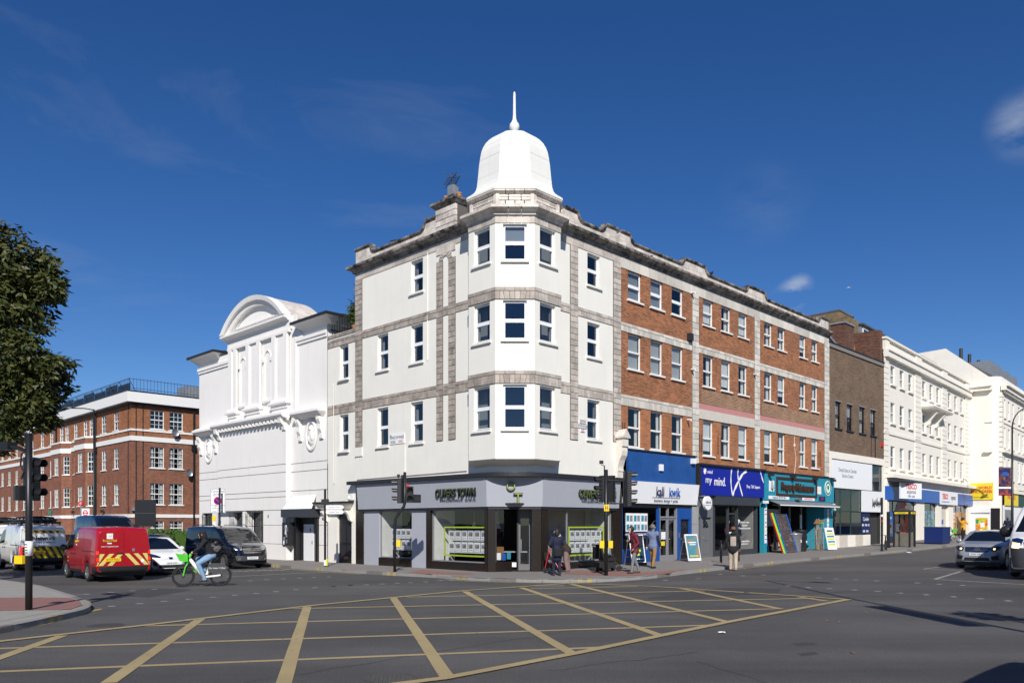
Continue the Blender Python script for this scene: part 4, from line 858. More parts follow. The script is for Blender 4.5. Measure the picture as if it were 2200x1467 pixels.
for t,w in ((tB,5.72),(tC,8.44)):   # painted band and cleaned brick over the strings
    MB().box(0,w,-.012,.0,7.75,8.02).obj('painted_band','pink_band',t)
    MB().box(.3,w-.3,-.004,.0,8.03,8.75).obj('repaired_brickwork','brick_pale',t)
    MB().box(0,w,-.045,-.04,7.26,7.74).obj('painted_string','glazed_cream',t)
# console bracket between corner shop and brick row
m=MB(); P=[(.05,4.02),(-.12,4.02),(-.12,4.3),(-.15,4.32),(-.15,4.4),(-.12,4.42),(-.14,4.55),(-.22,4.8),(-.33,5.0),(-.36,5.2),(-.33,5.38),(-.40,5.4),(-.40,5.75),(.05,5.75)]
m.prism([(6.28,y,z) for y,z in P],(.40,0,0)); m.obj('console_bracket','glazed_block',cb)
m=MB(); m.prism([(6.2,-.46,5.75),(6.76,-.46,5.75),(6.76,-.46,5.83),(6.48,-.46,6.15),(6.2,-.46,5.83)],(0,.5,0)); m.obj('console_cap','parapet_stone',cb)
def gb(t,name,mat,*a,M_=I4): return MB().box(*a).obj(name,mat,t,M_)
def dooro(t,x0,x1,z0,z1,y,mat,panels=True,glassp=False,name='door'):
    d=MB(); 
    if glassp:
        f=.09; d.box(x0,x0+f,y,y+.05,z0,z1); d.box(x1-f,x1,y,y+.05,z0,z1); d.box(x0+f,x1-f,y,y+.05,z1-f,z1); d.box(x0+f,x1-f,y,y+.05,z0,z0+.25); o=d.obj(name,mat,t); MB().quad((x0+f,y+.02,z0+.25),(x1-f,y+.02,z0+.25),(x1-f,y+.02,z1-f),(x0+f,y+.02,z1-f)).obj('pane','shop_glass',o)
    else:
        d.box(x0,x1,y,y+.05,z0,z1); o=d.obj(name,mat,t); w=x1-x0; h=z1-z0
        if panels:
            for a,b in ((.12,.46),(.54,.88)):
                for c,e in ((.08,.38),(.44,.68)):
                    q=MB(); q.box(x0+w*a,x0+w*b,y-.012,y,z0+h*c,z0+h*e); q.obj('door_panel',mat,o)
            q=MB(); 
            for i in range(5):
                a0=R_(180*i/5+4); a1=R_(180*(i+1)/5-4); c=((x0+x1)/2,z0+h*.74); q.prism([(c[0]+.06*math.cos(a0),y-.012,c[1]+.06*math.sin(a0)),(c[0]+.06*math.cos(a1),y-.012,c[1]+.06*math.sin(a1)),(c[0]+.3*math.cos(a1),y-.012,c[1]+.38*math.sin(a1)),(c[0]+.3*math.cos(a0),y-.012,c[1]+.38*math.sin(a0))],(0,.012,0))
            q.obj('fan_panel','dark_pane',o)
        MB().box((x0+x1)/2-.12,(x0+x1)/2+.12,y-.02,y,z0+h*.42,z0+h*.45).obj('letter_plate','steel',o)
    MB().ell((x0+.1,y-.04,z0+1.0),.03,.03,.03).obj('door_knob','steel',o); return o
def shopbox(t,x0,x1,z0,z1,dep,back='interior_dark',floor='shop_floor'):
    m=MB(); m.quad((x0,dep,z0),(x1,dep,z0),(x1,dep,z1),(x0,dep,z1)); m.quad((x0,.1,z0),(x0,dep,z0),(x0,dep,z1),(x0,.1,z1)); m.quad((x1,.1,z0),(x1,dep,z0),(x1,dep,z1),(x1,.1,z1)); m.quad((x0,.05,z1),(x1,.05,z1),(x1,dep,z1),(x0,dep,z1)); m.obj('shop_interior',back,t); MB().box(x0,x1,.05,dep,z0-.03,z0).obj('shop_floor',floor,t)
# ---- shop A : print shop (local x = t-6.64)
zA=.30; o=6.64
gb(tA,'fascia_panel','blue_panel',.42,5.92,-.14,.0,3.93,5.30); gb(tA,'fascia_cap','charcoal',.40,5.95,-.2,.02,5.30,5.36)
f=MB(); f.prism([(.1,-.10,2.95),(6.12,-.10,2.95),(6.12,-.24,3.93),(.1,-.24,3.93)],(0,.1,0)); fo=f.obj('fascia_sign','white_board',tA)
Mt=T((3.6,-.225,3.55)); text('kall',.62,'navy_print',fo,T((2.78,-.21,3.5)),.004,sx=.80,bev=.007); text('kwik',.62,'tesco_blue',fo,T((3.98,-.21,3.5)),.004,sx=.80,bev=.007); text('business design + print',.2,'navy_print',fo,T((3.36,-.15,3.10)),.003,sx=.9,sp=1.15); gb(fo,'rule_line','navy_print',2.2,4.5,-.178,-.165,3.245,3.255)
gb(tA,'alarm_box','white_board',2.75,3.0,-.24,-.14,4.48,4.78); gb(tA,'cctv_camera','white_board',5.45,5.7,-.32,-.14,4.95,5.2)
gb(tA,'lime_sign_border','lime',.08,.13,-.30,-.24,3.05,3.75); 
gb(tA,'window_head','black_paint',.1,6.12,-.02,.1,2.78,2.95)
shopbox(tA,.12,4.55,zA,2.9,3.2); gb(tA,'stall_riser','blue_paint',.15,2.9,.0,.2,.1,.85)
shopwin(tA,I4,.15,2.9,.85,2.8,.06,mat='blue_paint')
gb(tA,'frame_post','blue_paint',2.9,3.0,-.02,.12,.1,2.85)
gb(tA,'door_frame','grey_alu',3.0,3.08,.0,.12,.1,2.85); gb(tA,'door_frame','grey_alu',4.42,4.5,.0,.12,.1,2.85); gb(tA,'door_frame','grey_alu',3.08,4.42,.0,.12,2.3,2.38); gb(tA,'door_frame','grey_alu',3.72,3.78,.0,.12,2.38,2.85)
dooro(tA,3.08,3.75,zA,2.3,.05,'grey_alu',glassp=True); dooro(tA,3.75,4.42,zA,2.3,.05,'grey_alu',glassp=True)
gb(tA,'door_surround','blue_paint',4.5,4.78,-.02,.12,.1,2.9); gb(tA,'door_surround','blue_paint',5.55,5.75,-.02,.12,.1,2.9); gb(tA,'door_surround','blue_paint',4.78,5.55,-.02,.12,2.25,2.9)
dooro(tA,4.78,5.55,zA,2.25,.06,'black_paint'); gb(tA,'entry_phone','steel',4.58,4.68,-.04,-.02,1.35,1.6)
gb(tA,'party_pier','grey_door',5.75,6.35,-.02,.2,.1,2.95)
plain('pier_grey',(.30,.31,.32),.7,var=.08)
for i in range(3): gb(tA,'pier_slab','pier_grey',5.77,6.33,-.05,-.02,.3+i*.86,1.15+i*.86)
# posters
for i in range(3):
    p=gb(tA,'window_poster','white_board',.42+i*.56,.42+i*.56+.54,.02,.03,1.68,2.5)
    for j in range(4): gb(p,'poster_print','card_photo' if j%2 else 'teal',.47+i*.56+(j%2)*.25,.66+i*.56+(j%2)*.25,.012,.02,1.74+(j//2)*.4,2.0+(j//2)*.4)
p=gb(tA,'window_strip','navy_print',.42,2.1,.02,.03,1.42,1.67); text('HOW TO STAND OUT AT A SHOW',.13,'white_print',p,T((1.26,.016,1.545)),.002,sx=.85)
gb(tA,'window_poster','white_board',3.2,3.55,.03,.04,1.3,1.65); gb(tA,'window_poster','sign_yellow',3.2,3.5,.03,.04,1.0,1.2)
m=MB(); m.cyl((6.2,-.45,3.05),(6.2,-.33,3.05),.34,n=28); s=m.obj('round_sign','white_board',tA,T((.18,-.12,.0))@T((6.2,-.39,3.05))@RZ(0)@T((-6.2,.39,-3.05))); text('kallkwik',.2,'navy_print',s,T((6.2,-.455,3.08)),.002,sx=.75); text('business design + print',.06,'navy_print',s,T((6.2,-.455,2.94)),.002)
gb(tA,'sign_bracket','steel',6.2,6.3,-.5,.0,3.38,3.41)
# ---- shop B : charity shop (local x = t-13.0)
f=MB().box(-.08,6.45,-.22,-.02,3.46,4.93).obj('fascia_sign','royal_blue',tB); gb(tB,'fascia_cap','charcoal',-.25,6.5,-.34,.02,4.93,5.02); gb(tB,'fascia_edge','charcoal',-.25,-.08,-.24,0,3.46,4.93)
text('mind',.26,'white_print',f,T((.75,-.225,4.62)),.003,sx=.95,shear=.15); text('my',.5,'white_print',f,T((.62,-.225,4.22)),.003,shear=.1); text('mind.',.62,'white_print',f,T((1.72,-.225,4.16)),.003,sx=.85,shear=.12,bev=.006)
m=MB(); m.ell((.28,-.225,4.64),.1,.004,.1); 
for i in range(8): m.cyl((.28,-.225,4.64),(.28+.15*math.cos(i*.785),-.225,4.64+.15*math.sin(i*.785)),.018,n=5)
m.obj('fascia_emblem','white_print',f)
def brush(ps,wd):
    m=MB(); q=[Vector((x,0,z)) for x,z in ps]; q=catmull(q,8); vs=[]
    for i,p in enumerate(q):
        d=(q[min(i+1,len(q)-1)]-q[max(i-1,0)]).normalized(); n=Vector((-d.z,0,d.x))*wd/2*(1+.25*math.sin(i*.7)); vs+=[(p.x+n.x,-.224,p.z+n.z),(p.x-n.x,-.224,p.z-n.z)]
    m.add(vs,[(2*i,2*i+1,2*i+3,2*i+2) for i in range(len(q)-1)]); m.obj('fascia_stroke','white_print',f)
brush([(2.92,4.9),(2.83,4.45),(2.86,4.0),(3.0,3.5)],.09); brush([(3.6,4.9),(3.55,4.6),(3.7,4.15),(4.05,3.5)],.09); brush([(4.5,4.86),(4.05,4.65),(3.6,4.25),(3.2,3.8),(3.02,3.5)],.14); brush([(6.0,4.92),(6.15,4.65),(6.38,4.3)],.09)
text('Shop. Talk. Support.',.24,'white_print',f,T((5.25,-.225,4.02)),.003,sx=.78)
gb(tB,'shutter_box','anthracite',1.35,6.0,-.2,.1,3.0,3.45); gb(tB,'shop_surround','grey_door',-.05,1.35,-.04,.15,2.35,3.46)
dooro(tB,.42,1.2,.34,2.33,.08,'grey_door'); gb(tB,'door_jamb','grey_door',.2,.42,-.03,.15,.2,2.35); gb(tB,'door_jamb','grey_door',1.2,1.36,-.03,.15,.2,2.35)
gb(tB,'shop_frame','anthracite',1.36,1.56,-.04,.14,.2,3.0); gb(tB,'shop_frame','anthracite',5.9,6.05,-.04,.14,.2,3.0); gb(tB,'stall_riser','anthracite',1.56,2.9,-.02,.14,.2,.62); gb(tB,'stall_riser','anthracite',3.95,5.9,-.02,.14,.2,.62)
shopbox(tB,1.4,6.0,.36,2.98,3.2); shopwin(tB,I4,1.56,2.9,.62,3.0,.05,mat='anthracite'); shopwin(tB,I4,3.95,5.9,.62,3.0,.05,mat='anthracite')
gb(tB,'door_frame','anthracite',2.9,3.0,-.02,.12,.36,2.95); gb(tB,'door_frame','anthracite',3.85,3.95,-.02,.12,.36,2.95); dooro(tB,3.0,3.85,.37,2.6,.04,'anthracite',glassp=True); gb(tB,'door_poster','white_board',3.1,3.4,.03,.05,1.35,1.6)
gb(tB,'window_return','interior_mid',5.78,5.84,.1,1.4,.62,2.98)
text('Looking for a sense\nof purpose?\nCome and join our team',.16,'white_print',tB,T((4.75,.03,1.95)),.002,sx=.8); text('visit mind.org.uk/shops\nto find out more',.14,'white_print',tB,T((4.75,.03,1.02)),.002,sx=.8)
def mannequin(x,y,z,top,bot,label,M_=None):
    t=thing('mannequin',label,'mannequin',FR@T((x,y,z))); m=MB(); m.smooth=True; m.rings([[(r*math.cos(a*.785),r*.62*math.sin(a*.785),h) for a in range(8)] for r,h in ((.17,.85),(.2,.95),(.17,1.1),(.22,1.35),(.21,1.45),(.06,1.52))]); m.obj('torso',top,t)
    m=MB(); m.smooth=True; m.ell((0,0,1.66),.085,.1,.12); m.cyl((0,0,1.5),(0,0,1.6),.045); m.obj('head','white_board',t)
    for s in (-1,1): 
        m=MB(); m.smooth=True; m.tube([(s*.09,0,.9),(s*.1,0,.5),(s*.1,0,.05)],[.1,.075,.06]); m.obj('leg',bot,t); m=MB(); m.smooth=True; m.tube([(s*.22,0,1.42),(s*.27,.02,1.15),(s*.25,-.03,.88)],[.06,.05,.04]); m.obj('arm',top,t)
mannequin(14.95,.55,.5,'cloth_brown','white_board','mannequin in a dark brown jacket and white trousers in the charity shop'); mannequin(18.1,.6,.5,'cloth_navy','denim','mannequin in a navy jumper and jeans in the charity shop'); mannequin(17.35,.8,.5,'cloth_burgundy','cloth_navy','mannequin in a burgundy top in the charity shop')
# ---- shop C : hardware shop (local x = t-19.31)
f=MB().box(.25,9.5,-.2,-.02,3.36,4.88).obj('fascia_sign','teal',tC); gb(tC,'fascia_cap','charcoal',.2,9.55,-.26,.02,4.88,4.94)
for x in (.6,3.3,6.3,8.9): gb(tC,'fascia_lamp','charcoal',x,x+.22,-.5,-.2,4.68,4.82)
m=MB(); a,b,c,d=1.6,6.9,3.62,4.7
m.box(a,b,-.26,-.2,c,c+.13); m.box(a,b,-.26,-.2,d-.13,d); m.box(a,a+.13,-.26,-.2,c+.13,d-.13); m.box(b-.13,b,-.26,-.2,c+.13,d-.13); m.obj('timber_sign_frame','wood_dark',f)
text('Property Maintenance',.66,'wood_dark',f,T((4.25,-.27,4.15)),.03,sx=.72,bev=.018)
for x0,x1,z0,z1,c in ((.7,3.2,3.42,3.6,'white_board'),(4.9,6.6,3.42,3.58,'white_board'),(7.25,8.15,3.42,3.72,'navy_print'),(6.95,7.55,3.85,4.32,'white_board'),(.75,1.35,3.85,4.45,'white_board')):
    p=gb(f,'fascia_plate',c,x0,x1,-.22,-.2,z0,z1)
text('Telephone: 020 7267 2631',.17,'navy_print',f,T((1.95,-.224,3.51)),.002,sx=.9); text('PAINTS TOOLS GLASS',.14,'red_sign',f,T((5.75,-.224,3.5)),.002,sx=.8); text('DIY',.22,'red_sign',f,T((7.7,-.224,3.57)),.002); text('Ideal',.16,'sign_yellow',f,T((7.25,-.224,4.08)),.002); m=MB(); m.cyl((1.05,-.222,4.0),(1.05,-.222,4.42),.16,.05,n=5); m.obj('plate_figure','lead',f)
m=MB(); m.cyl((8.55,-.2,4.25),(8.55,-.225,4.25),.46,n=28); m.obj('round_plate','white_board',f); m=MB(); ringy(m,8.55,-.228,4.25,.30,.41,.003); m.obj('plate_ring','green_sign',f); m=MB(); m.ell((8.55,-.228,4.3),.15,.004,.14); m.box(8.53,8.57,-.232,-.224,4.08,4.2); m.obj('plate_tree','green_sign',f)
gb(tC,'shop_pilaster','teal',.25,.62,-.15,.1,.2,3.36); 
m=MB(); m.box(8.2,9.5,-.12,.1,.2,3.36); m.prism([(8.0,.9,.3),(8.2,-.1,.3),(8.2,.05,.3),(8.05,1.0,.3)],(0,0,3.0)); m.obj('shop_pilaster','teal',tC)
for x in (.3,8.62):
    p=gb(tC,'notice_strip','white_board',x+.02,x+.26,-.17 if x<1 else -.14,-.15 if x<1 else -.12,.95 if x<1 else 1.0,2.95)
    for i in range(8): gb(p,'strip_mark',('red_sign','navy_print','sign_yellow')[i%3],x+.05,x+.22,-.178 if x<1 else -.148,-.17 if x<1 else -.14,1.15+i*.23,1.2+i*.23)
shopbox(tC,.62,8.2,.36,3.3,4.0)
for x in (2.35,4.3,5.6,7.2): gb(tC,'shop_post','grey_alu',x,x+.12,.9,1.0,.36,3.2)
gb(tC,'counter_back','grey_panel',2.5,4.3,.96,1.0,1.9,2.9); gb(tC,'stocked_shelves','stall_goods',.7,8.1,3.2,3.5,.4,2.9); gb(tC,'stocked_shelves','stall_goods',4.5,5.5,1.4,1.8,.4,2.0); gb(tC,'price_strip','white_board',4.05,4.28,.82,.86,.7,2.4); gb(tC,'price_strip','white_board',6.9,7.1,.82,.86,1.0,2.6)
for a,b in ((.9,4.7),(4.75,8.9)):   # two awnings
    m=MB(); m.prism([(a,-.16,3.32),(b,-.16,3.32),(b,-.8,3.08),(a,-.8,3.08)],(0,0,.03)); aw=m.obj('awning','cloth_grey',tC); gb(aw,'awning_rail','white_board',a,b,-.84,-.79,3.04,3.1)
    for x in (a+.4,b-.4): MB().tube([(x,-.15,3.1),(x+.2,-.5,3.05),(x,-.8,3.06)],.018,6).obj('awning_arm','steel',aw)
gb(tC,'floodlight','steel',3.9,4.4,-.45,-.2,3.42,3.56)
for x in (.05,8.9): gb(tC,'cctv_camera','white_board',x,x+.18,-.45,-.2,3.15,3.3)
gb(tC,'junction_box','white_board',4.25,4.35,-.05,0,6.6,6.75); MB().tube([(4.3,-.02,7.2),(4.28,-.02,6.6),(4.5,-.02,5.9),(4.3,-.02,5.0)],.012,5).obj('cable','white_board',tC)
for t,x,z in ((tA,5.4,7.1),(tA,5.75,13.35),(tB,5.7,10.2),(tA,5.75,9.6)): 
    m=MB(); m.cyl((x,0,z),(x-.1,-.28,z-.05),.05,n=8); m.obj('cctv_camera','white_board',t)
gb(tA,'vent_box','charcoal',5.35,5.65,-.2,0,10.95,11.3)
for t,xs in ((tA,(.15,.3)),(tB,(.1,.28,1.9,2.2)),(tC,(7.7,7.95))):
    for x in xs: gb(t,'wall_tie_bar','charcoal',x-.012,x+.012,-.03,0,5.6,6.5)
# pigeons on the parapet
def bird(x,z,label):
    t=thing('pigeon',label,'bird',FR@T((x,.05,z))); m=MB(); m.smooth=True; m.rings([[(xx+0,r*math.cos(a*.785),zz+r*math.sin(a*.785)) for a in range(8)] for xx,r,zz in ((-.2,.01,.1),(-.12,.04,.12),(0,.075,.14),(.08,.06,.17),(.12,.04,.22),(.15,.035,.26),(.19,.01,.25))]); m.obj('body','charcoal',t)
bird(14.35,14.63,'dark pigeon perched on the parapet above the charity shop'); bird(9.0,14.2,'dark pigeon sitting on the cornice above the print shop')
# ================= brown brick job centre =================
t=thing('brown_brick_building','plain brown brick office block with a white boarded ground floor','building',FR@T((28.45,.05,0))); bo=t
bw=[(1.15,2.1,8.2,9.95),(3.0,4.0,8.2,9.95),(5.1,6.15,8.2,10.0),(7.1,8.15,8.2,10.0)]
wallmesh(0,9.5,6.65,13.3,bw,dep=.15).obj('wall','brick_brown',t); gb(t,'parapet_coping','joint_light',-.02,9.5,-.08,.3,13.3,13.55); gb(t,'gutter','black_gutter',-.02,9.5,-.12,.3,13.55,13.62)
for k,(a,b,c,d) in enumerate(bw): window(t,a,b,c,d,I4,.1,'sash',mat='black_paint',bars=(2,2),sill=True,blind=('roll',.6) if k%2 else ('curt',.9),fw=.05); gb(t,'lintel','joint_light',a-.08,b+.08,-.02,0,d,d+.09)
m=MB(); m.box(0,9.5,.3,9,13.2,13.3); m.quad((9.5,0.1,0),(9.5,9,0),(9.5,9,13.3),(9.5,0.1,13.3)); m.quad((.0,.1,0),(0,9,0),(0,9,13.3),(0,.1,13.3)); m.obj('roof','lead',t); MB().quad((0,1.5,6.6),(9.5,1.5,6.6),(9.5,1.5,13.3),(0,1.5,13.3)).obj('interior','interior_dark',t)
gb(t,'portal_frame','cream',-.02,9.5,-.12,.1,6.2,6.65); gb(t,'portal_frame','cream',-.02,.32,-.12,.1,.3,6.2); gb(t,'portal_frame','cream',9.2,9.5,-.12,.1,.4,6.2)
s=gb(t,'upper_sign_board','white_board',.36,7.25,-.06,0,4.35,6.15); text('Dental Suite at Camden\nService Centre',.36,'cloth_grey',s,T((3.0,-.065,5.35)),.002,sx=.85)
shopbox(t,.3,9.2,.4,6.1,3.0); s=shopwin(t,I4,7.25,9.2,4.35,6.15,.03,mat='green_dark'); 
shopwin(t,I4,.36,5.45,2.85,4.3,.03,(2.0,3.75),mat='green_dark'); shopwin(t,I4,.36,3.7,1.3,2.85,.03,(2.0,),mat='green_dark')
gb(t,'black_window','dark_pane',3.75,5.4,.0,.05,1.3,2.8); s=gb(t,'window_poster','navy_print',5.45,6.9,-.03,.05,1.35,2.75); text('Camden',.38,'white_print',s,T((6.2,-.035,2.35)),.002,sx=.8)
for i in range(14): gb(s,'poster_print','white_board' if i%3 else 'tesco_blue',5.52+(i%7)*.19,5.64+(i%7)*.19,-.034,-.03,1.45+(i//7)*.42,1.6+(i//7)*.42)
s=gb(t,'lower_sign_board','white_board',5.45,9.15,-.08,0,2.85,4.3)
m=MB(); random.seed(3)
for i in range(9): x=7.2+i*.2; m.tube([(x,-.09,3.1+rnd(0,.2)),(x+.08,-.09,3.7+rnd(-.1,.2)),(x+.12,-.09,3.2+rnd(0,.2)),(x+.26,-.09,3.5+rnd(-.1,.2))],.022,5)
m.obj('graffiti_tag','charcoal',s)
for i in range(5): gb(t,'stone_plinth_slab','glazed_cream' if i%2 else 'cream',.34+i*1.31,.34+(i+1)*1.31-.02,-.08,.1,.35,1.28)
gb(t,'doorway','interior_dark',6.95,9.15,.3,.35,.4,2.85)
for x in (7.2,7.9,8.0): gb(t,'cable','charcoal',x-.015,x+.015,-.03,0,6.65,8.1)
gb(t,'fire_alarm_bell','red_sign',9.05,9.3,-.12,0,7.55,7.85)
mannequin(29.6,.8,1.3,'white_board','cloth_black','black clad display figure in a white top behind the boarded shop glass'); mannequin(31.3,.8,1.3,'cloth_black','cloth_black','all black display figure behind the boarded shop glass')
# rear gables and chimney stacks above the brown building
t=thing('rear_gable_house','yellow stock brick gable rising behind the brown office block','building',FR@T((37.5,0,0)))
m=MB(); m.prism([(0,2.1,13.3),(0,9.5,13.3),(0,9.5,16.9),(0,5.8,17.75),(0,3.0,17.75),(0,2.1,17.1)],(1.2,0,0)); m.obj('gable_wall','brick_stock',t)
m=MB(); m.tube([(.1,9.5,16.95),(.1,5.8,17.8),(.1,3.0,17.85),(.1,2.05,17.15)],.12,6); m.obj('gable_coping','slate',t)
t=thing('party_chimney','red brick chimney stack against the cream department building','chimney',FR@T((35.6,.6,0)))
m=MB(); m.box(-.7,1.0,1.0,2.0,13.5,16.2); m.obj('stack','brick_old',t); m=MB(); m.prism([(1.0,1.2,13.4),(2.3,1.2,13.4),(2.3,1.2,14.5),(1.0,1.2,15.5)],(0,1,0)); m.obj('flank_wall','brick_red',t); m=MB(); m.box(-.78,1.08,.92,2.08,16.2,16.32); m.obj('stack_cap','lead',t); m=MB(); m.prism([(-4.5,1.4,13.3),(-.7,1.4,13.3),(-.7,1.4,14.4),(-4.5,1.4,15.6)],(0,.8,0)); m.obj('lower_wall','brick_old',t); m=MB(); m.prism([(-4.55,1.3,15.6),(-.7,1.3,14.4),(-.7,1.3,14.55),(-4.55,1.3,15.75)],(0,1,0)); m.obj('lead_flashing','lead',t)
# ================= cream supermarket building =================
TD=Vector((.6661,.7459,0)); TO=Vector((26.8,57.5,0)); FT=frame(TO,TD)
t=thing('cream_supermarket_building','cream stucco building with quoined piers and dormers above the blue supermarket fascia','building',FT); su=t
LW=25.5; piers=[(0,.9),(7.6,9.2),(15.6,17.2),(23.9,25.5)]; tw=[]
for a,b in ((.9,7.6),(9.2,15.6),(17.2,23.9)):
    w=(b-a); n=3
    for i in range(n):
        c=a+w*(i+.5)/n
        for z0,z1 in ((6.15,7.75),(9.45,10.95),(12.3,13.65)): tw.append((c-.52,c+.52,z0,z1))
wallmesh(0,LW,5.6,14.6,tw,dep=.2).obj('wall','cream',t)
for o4 in tw: window(t,*o4,I4,.09,'sash',sill=False,blind=('curt',.4) if random.random()<.5 else None); gb(t,'sill','cream',o4[0]-.12,o4[1]+.12,-.14,.0,o4[2]-.13,o4[2]-.01)
for a,b in piers:
    n=22
    for i in range(n):
        z=5.7+i*.4; gb(t,'rusticated_block','cream',a,b,-.08,.02,z+.02,z+.38)
for z,h,p in ((8.55,.2,.08),(14.05,.42,.32),(14.47,.12,.42)): gb(t,'moulding','cream',-.05,LW+.05,-p,.02,z,z+h)
gb(t,'parapet','cream',0,LW,-.02,.3,14.6,15.35); gb(t,'parapet_cap','cream',-.1,LW+.1,-.2,.4,15.35,15.5)
for a,b in piers: gb(t,'parapet_pier','cream',a,b,-.12,.0,14.62,15.35)
m=MB(); m.rings([[(9.3+e,-d_,z),(15.5-e,-d_,z),(15.5-e,.0,z),(9.3+e,.0,z)] for e,d_,z in ((.6,.2,11.2),(.1,.9,11.3),(0,1.0,11.45),(0,.95,11.55),(1.2,.1,11.95))]); m.obj('door_hood','cream',t)
for x in (11.0,13.4): m=MB(); m.prism([(x,.0,11.25),(x,-.8,11.25),(x,-.7,11.0),(x,-.3,10.5),(x,-.25,10.2),(x,0,10.1)],(.3,0,0)); m.obj('hood_bracket','cream',t)
m=MB(); m.box(0,LW,.5,12,14.5,14.6); m.quad((0,0.1,0),(0,12,0),(0,12,15.3),(0,.1,15.3)); m.quad((LW,.1,0),(LW,12,0),(LW,12,15.3),(LW,.1,15.3)); m.obj('roof','lead',t); MB().quad((0,2,5.6),(LW,2,5.6),(LW,2,14.5),(0,2,14.5)).obj('interior','interior_dark',t)
gb(t,'party_wall','brick_old',-.6,0,.1,3.5,12.5,15.9)
for a,b in ((1.2,6.8),(8.2,15),(16.2,21.5)):
    d=gb(t,'dormer','lead',a,b,2.0,5,14.6,16.9); MB().box(a-.1,b+.1,1.8,5,16.9,17.02).obj('dormer_roof','slate',d)
    for i in range(3): x=a+.3+i*(b-a)/3; window(t,x,x+1.1,15.3,16.7,I4@T((0,1.9,0)),.02,'case',sill=False,name='dormer_window',pane='dark_pane')
gb(t,'shop_cornice','cream',-.1,LW+.6,-.7,.05,5.35,5.6); gb(t,'shop_frieze','cream',-.05,LW+.4,-.2,.02,4.75,5.35)
f=gb(t,'fascia_sign','tesco_blue',0,LW,-.35,-.02,3.75,4.75); p=gb(f,'fascia_panel','white_board',13.6,19.6,-.37,-.35,3.68,4.78); text('TESCO',.62,'red_sign',p,T((15.3,-.375,4.35)),.004,bev=.02,sx=.95); text('express',.6,'navy_print',p,T((18.05,-.375,4.33)),.004,sx=.85,shear=.1)
for i in range(5): m=MB(); m.prism([(14.2+i*.52,-.376,3.86),(14.55+i*.52,-.376,3.86),(14.65+i*.52,-.376,3.96),(14.3+i*.52,-.376,3.96)],(0,.005,0)); m.obj('logo_stripe','tesco_blue',p)
s=MB().box(0,3.0,-.05,.05,0,1.15).obj('projecting_sign','white_board',t,T((.6,-.9,3.85))@RZ(-12)); text('TESCO',.5,'red_sign',s,T((1.5,-.055,.86)),.003,bev=.015); text('express',.42,'navy_print',s,T((1.5,-.055,.5)),.003,shear=.1); text('24hr cash',.26,'navy_print',s,T((1.5,-.055,.18)),.003); gb(t,'sign_hood','black_gutter',.3,3.8,-1.4,-.2,5.02,5.1)
shopbox(t,.2,LW-.2,.6,3.75,2.5)
for a,b in ((.0,.5),(7.4,9.6),(13.5,14.8),(17.2,18.8),(24.2,25.5)): gb(t,'shop_pier','cream',a,b,-.2,.1,.3,3.75)
gb(t,'infill_panel','glazed_cream',14.8,17.2,.0,.1,.3,3.75)
for a,b,mu in ((.5,7.4,(2.0,5.0)),(9.6,13.5,(12.2,)),(18.8,24.2,(20.6,22.5))): shopwin(t,I4,a,b,1.1,3.72,.02,mu,mat='charcoal'); gb(t,'stall_riser','charcoal',a,b,-.05,.1,.3,1.1)
gb(t,'cash_machine_panel','tesco_blue',.5,2.0,-.02,.0,.6,3.0); q=gb(t,'cash_machine','steel',.75,1.7,-.06,-.02,1.3,2.1); gb(q,'screen','charcoal',.95,1.5,-.065,-.06,1.75,1.98); text('Cash 24/7',.24,'white_print',t,T((1.2,-.03,2.45)),.002)
m=MB(); m.lathe([(.01,-.0),(1.75,-.0),(1.75,.01)],(4.3,-.0,2.1),36,'y'); m.obj('window_graphic','poster_food',t); m=MB(); ringy(m,4.3,-.005,2.1,1.72,1.85,.004,36); m.obj('graphic_rim','tesco_blue',t)
gb(t,'window_graphic','poster_aqua',9.7,13.4,-.0,.012,1.15,3.1); gb(t,'window_graphic','poster_portrait',18.9,22.4,-.0,.012,1.15,3.1); gb(t,'window_graphic','wood',22.55,24.1,-.0,.012,1.15,3.1)
text('Delivered\nin 20\nminutes',.34,'white_print',t,T((19.7,-.004,2.6)),.003); gb(t,'window_sticker','tesco_blue',15.6,16.2,-.01,0,2.0,2.4)
# ================= far cream mansard building =================
FO=FT@Vector((LW,-2.6,0)); FF=frame(FO,TD); t=thing('cream_mansard_building','far cream stucco building with a slate mansard behind the street lamp','building',FF); fa=t
m=MB(); arcp=[(.9-.9*math.cos(R_(a)),.9-.9*math.sin(R_(a))) for a in range(0,91,15)]
m.add([(x,y,z) for x,y in [(0,12.)]+arcp for z in (.5,15.9)],[(2*i,2*i+2,2*i+3,2*i+1) for i in range(len(arcp))]); m.obj('side_wall','cream',t)
fw=[]
for i in range(9):
    for z0,z1 in ((6.3,8.3),(9.4,11.2),(12.2,13.9)): fw.append((1.6+i*2.1+(.9 if i>2 else 0),2.5+i*2.1+(.9 if i>2 else 0),z0,z1))
wallmesh(.9,24,5.0,15.9,fw,dep=.18).obj('wall','cream',t)
for o4 in fw[:15]: window(t,*o4,I4,.08,'sash',sill=False); gb(t,'sill','cream',o4[0]-.1,o4[1]+.1,-.12,0,o4[2]-.14,o4[2]-.01)
for z,h,p in ((11.6,.12,.08),(14.6,.35,.45),(14.95,.12,.65),(8.75,.25,.35),(5.0,.3,.3)): gb(t,'moulding','cream',.4,24,-p,.02,z,z+h); gb(t,'moulding','cream',-p,.02,.6,1.2 if z<14 else 3.2,z,z+h) if z>6 else None
for i in range(24): gb(t,'dentil','cream',.9+i*.5,1.15+i*.5,-.3,0,14.4,14.6)
for i in range(18): gb(t,'rusticated_block','cream',.35,1.35,-.08,.3,6.0+i*.47,6.4+i*.47)
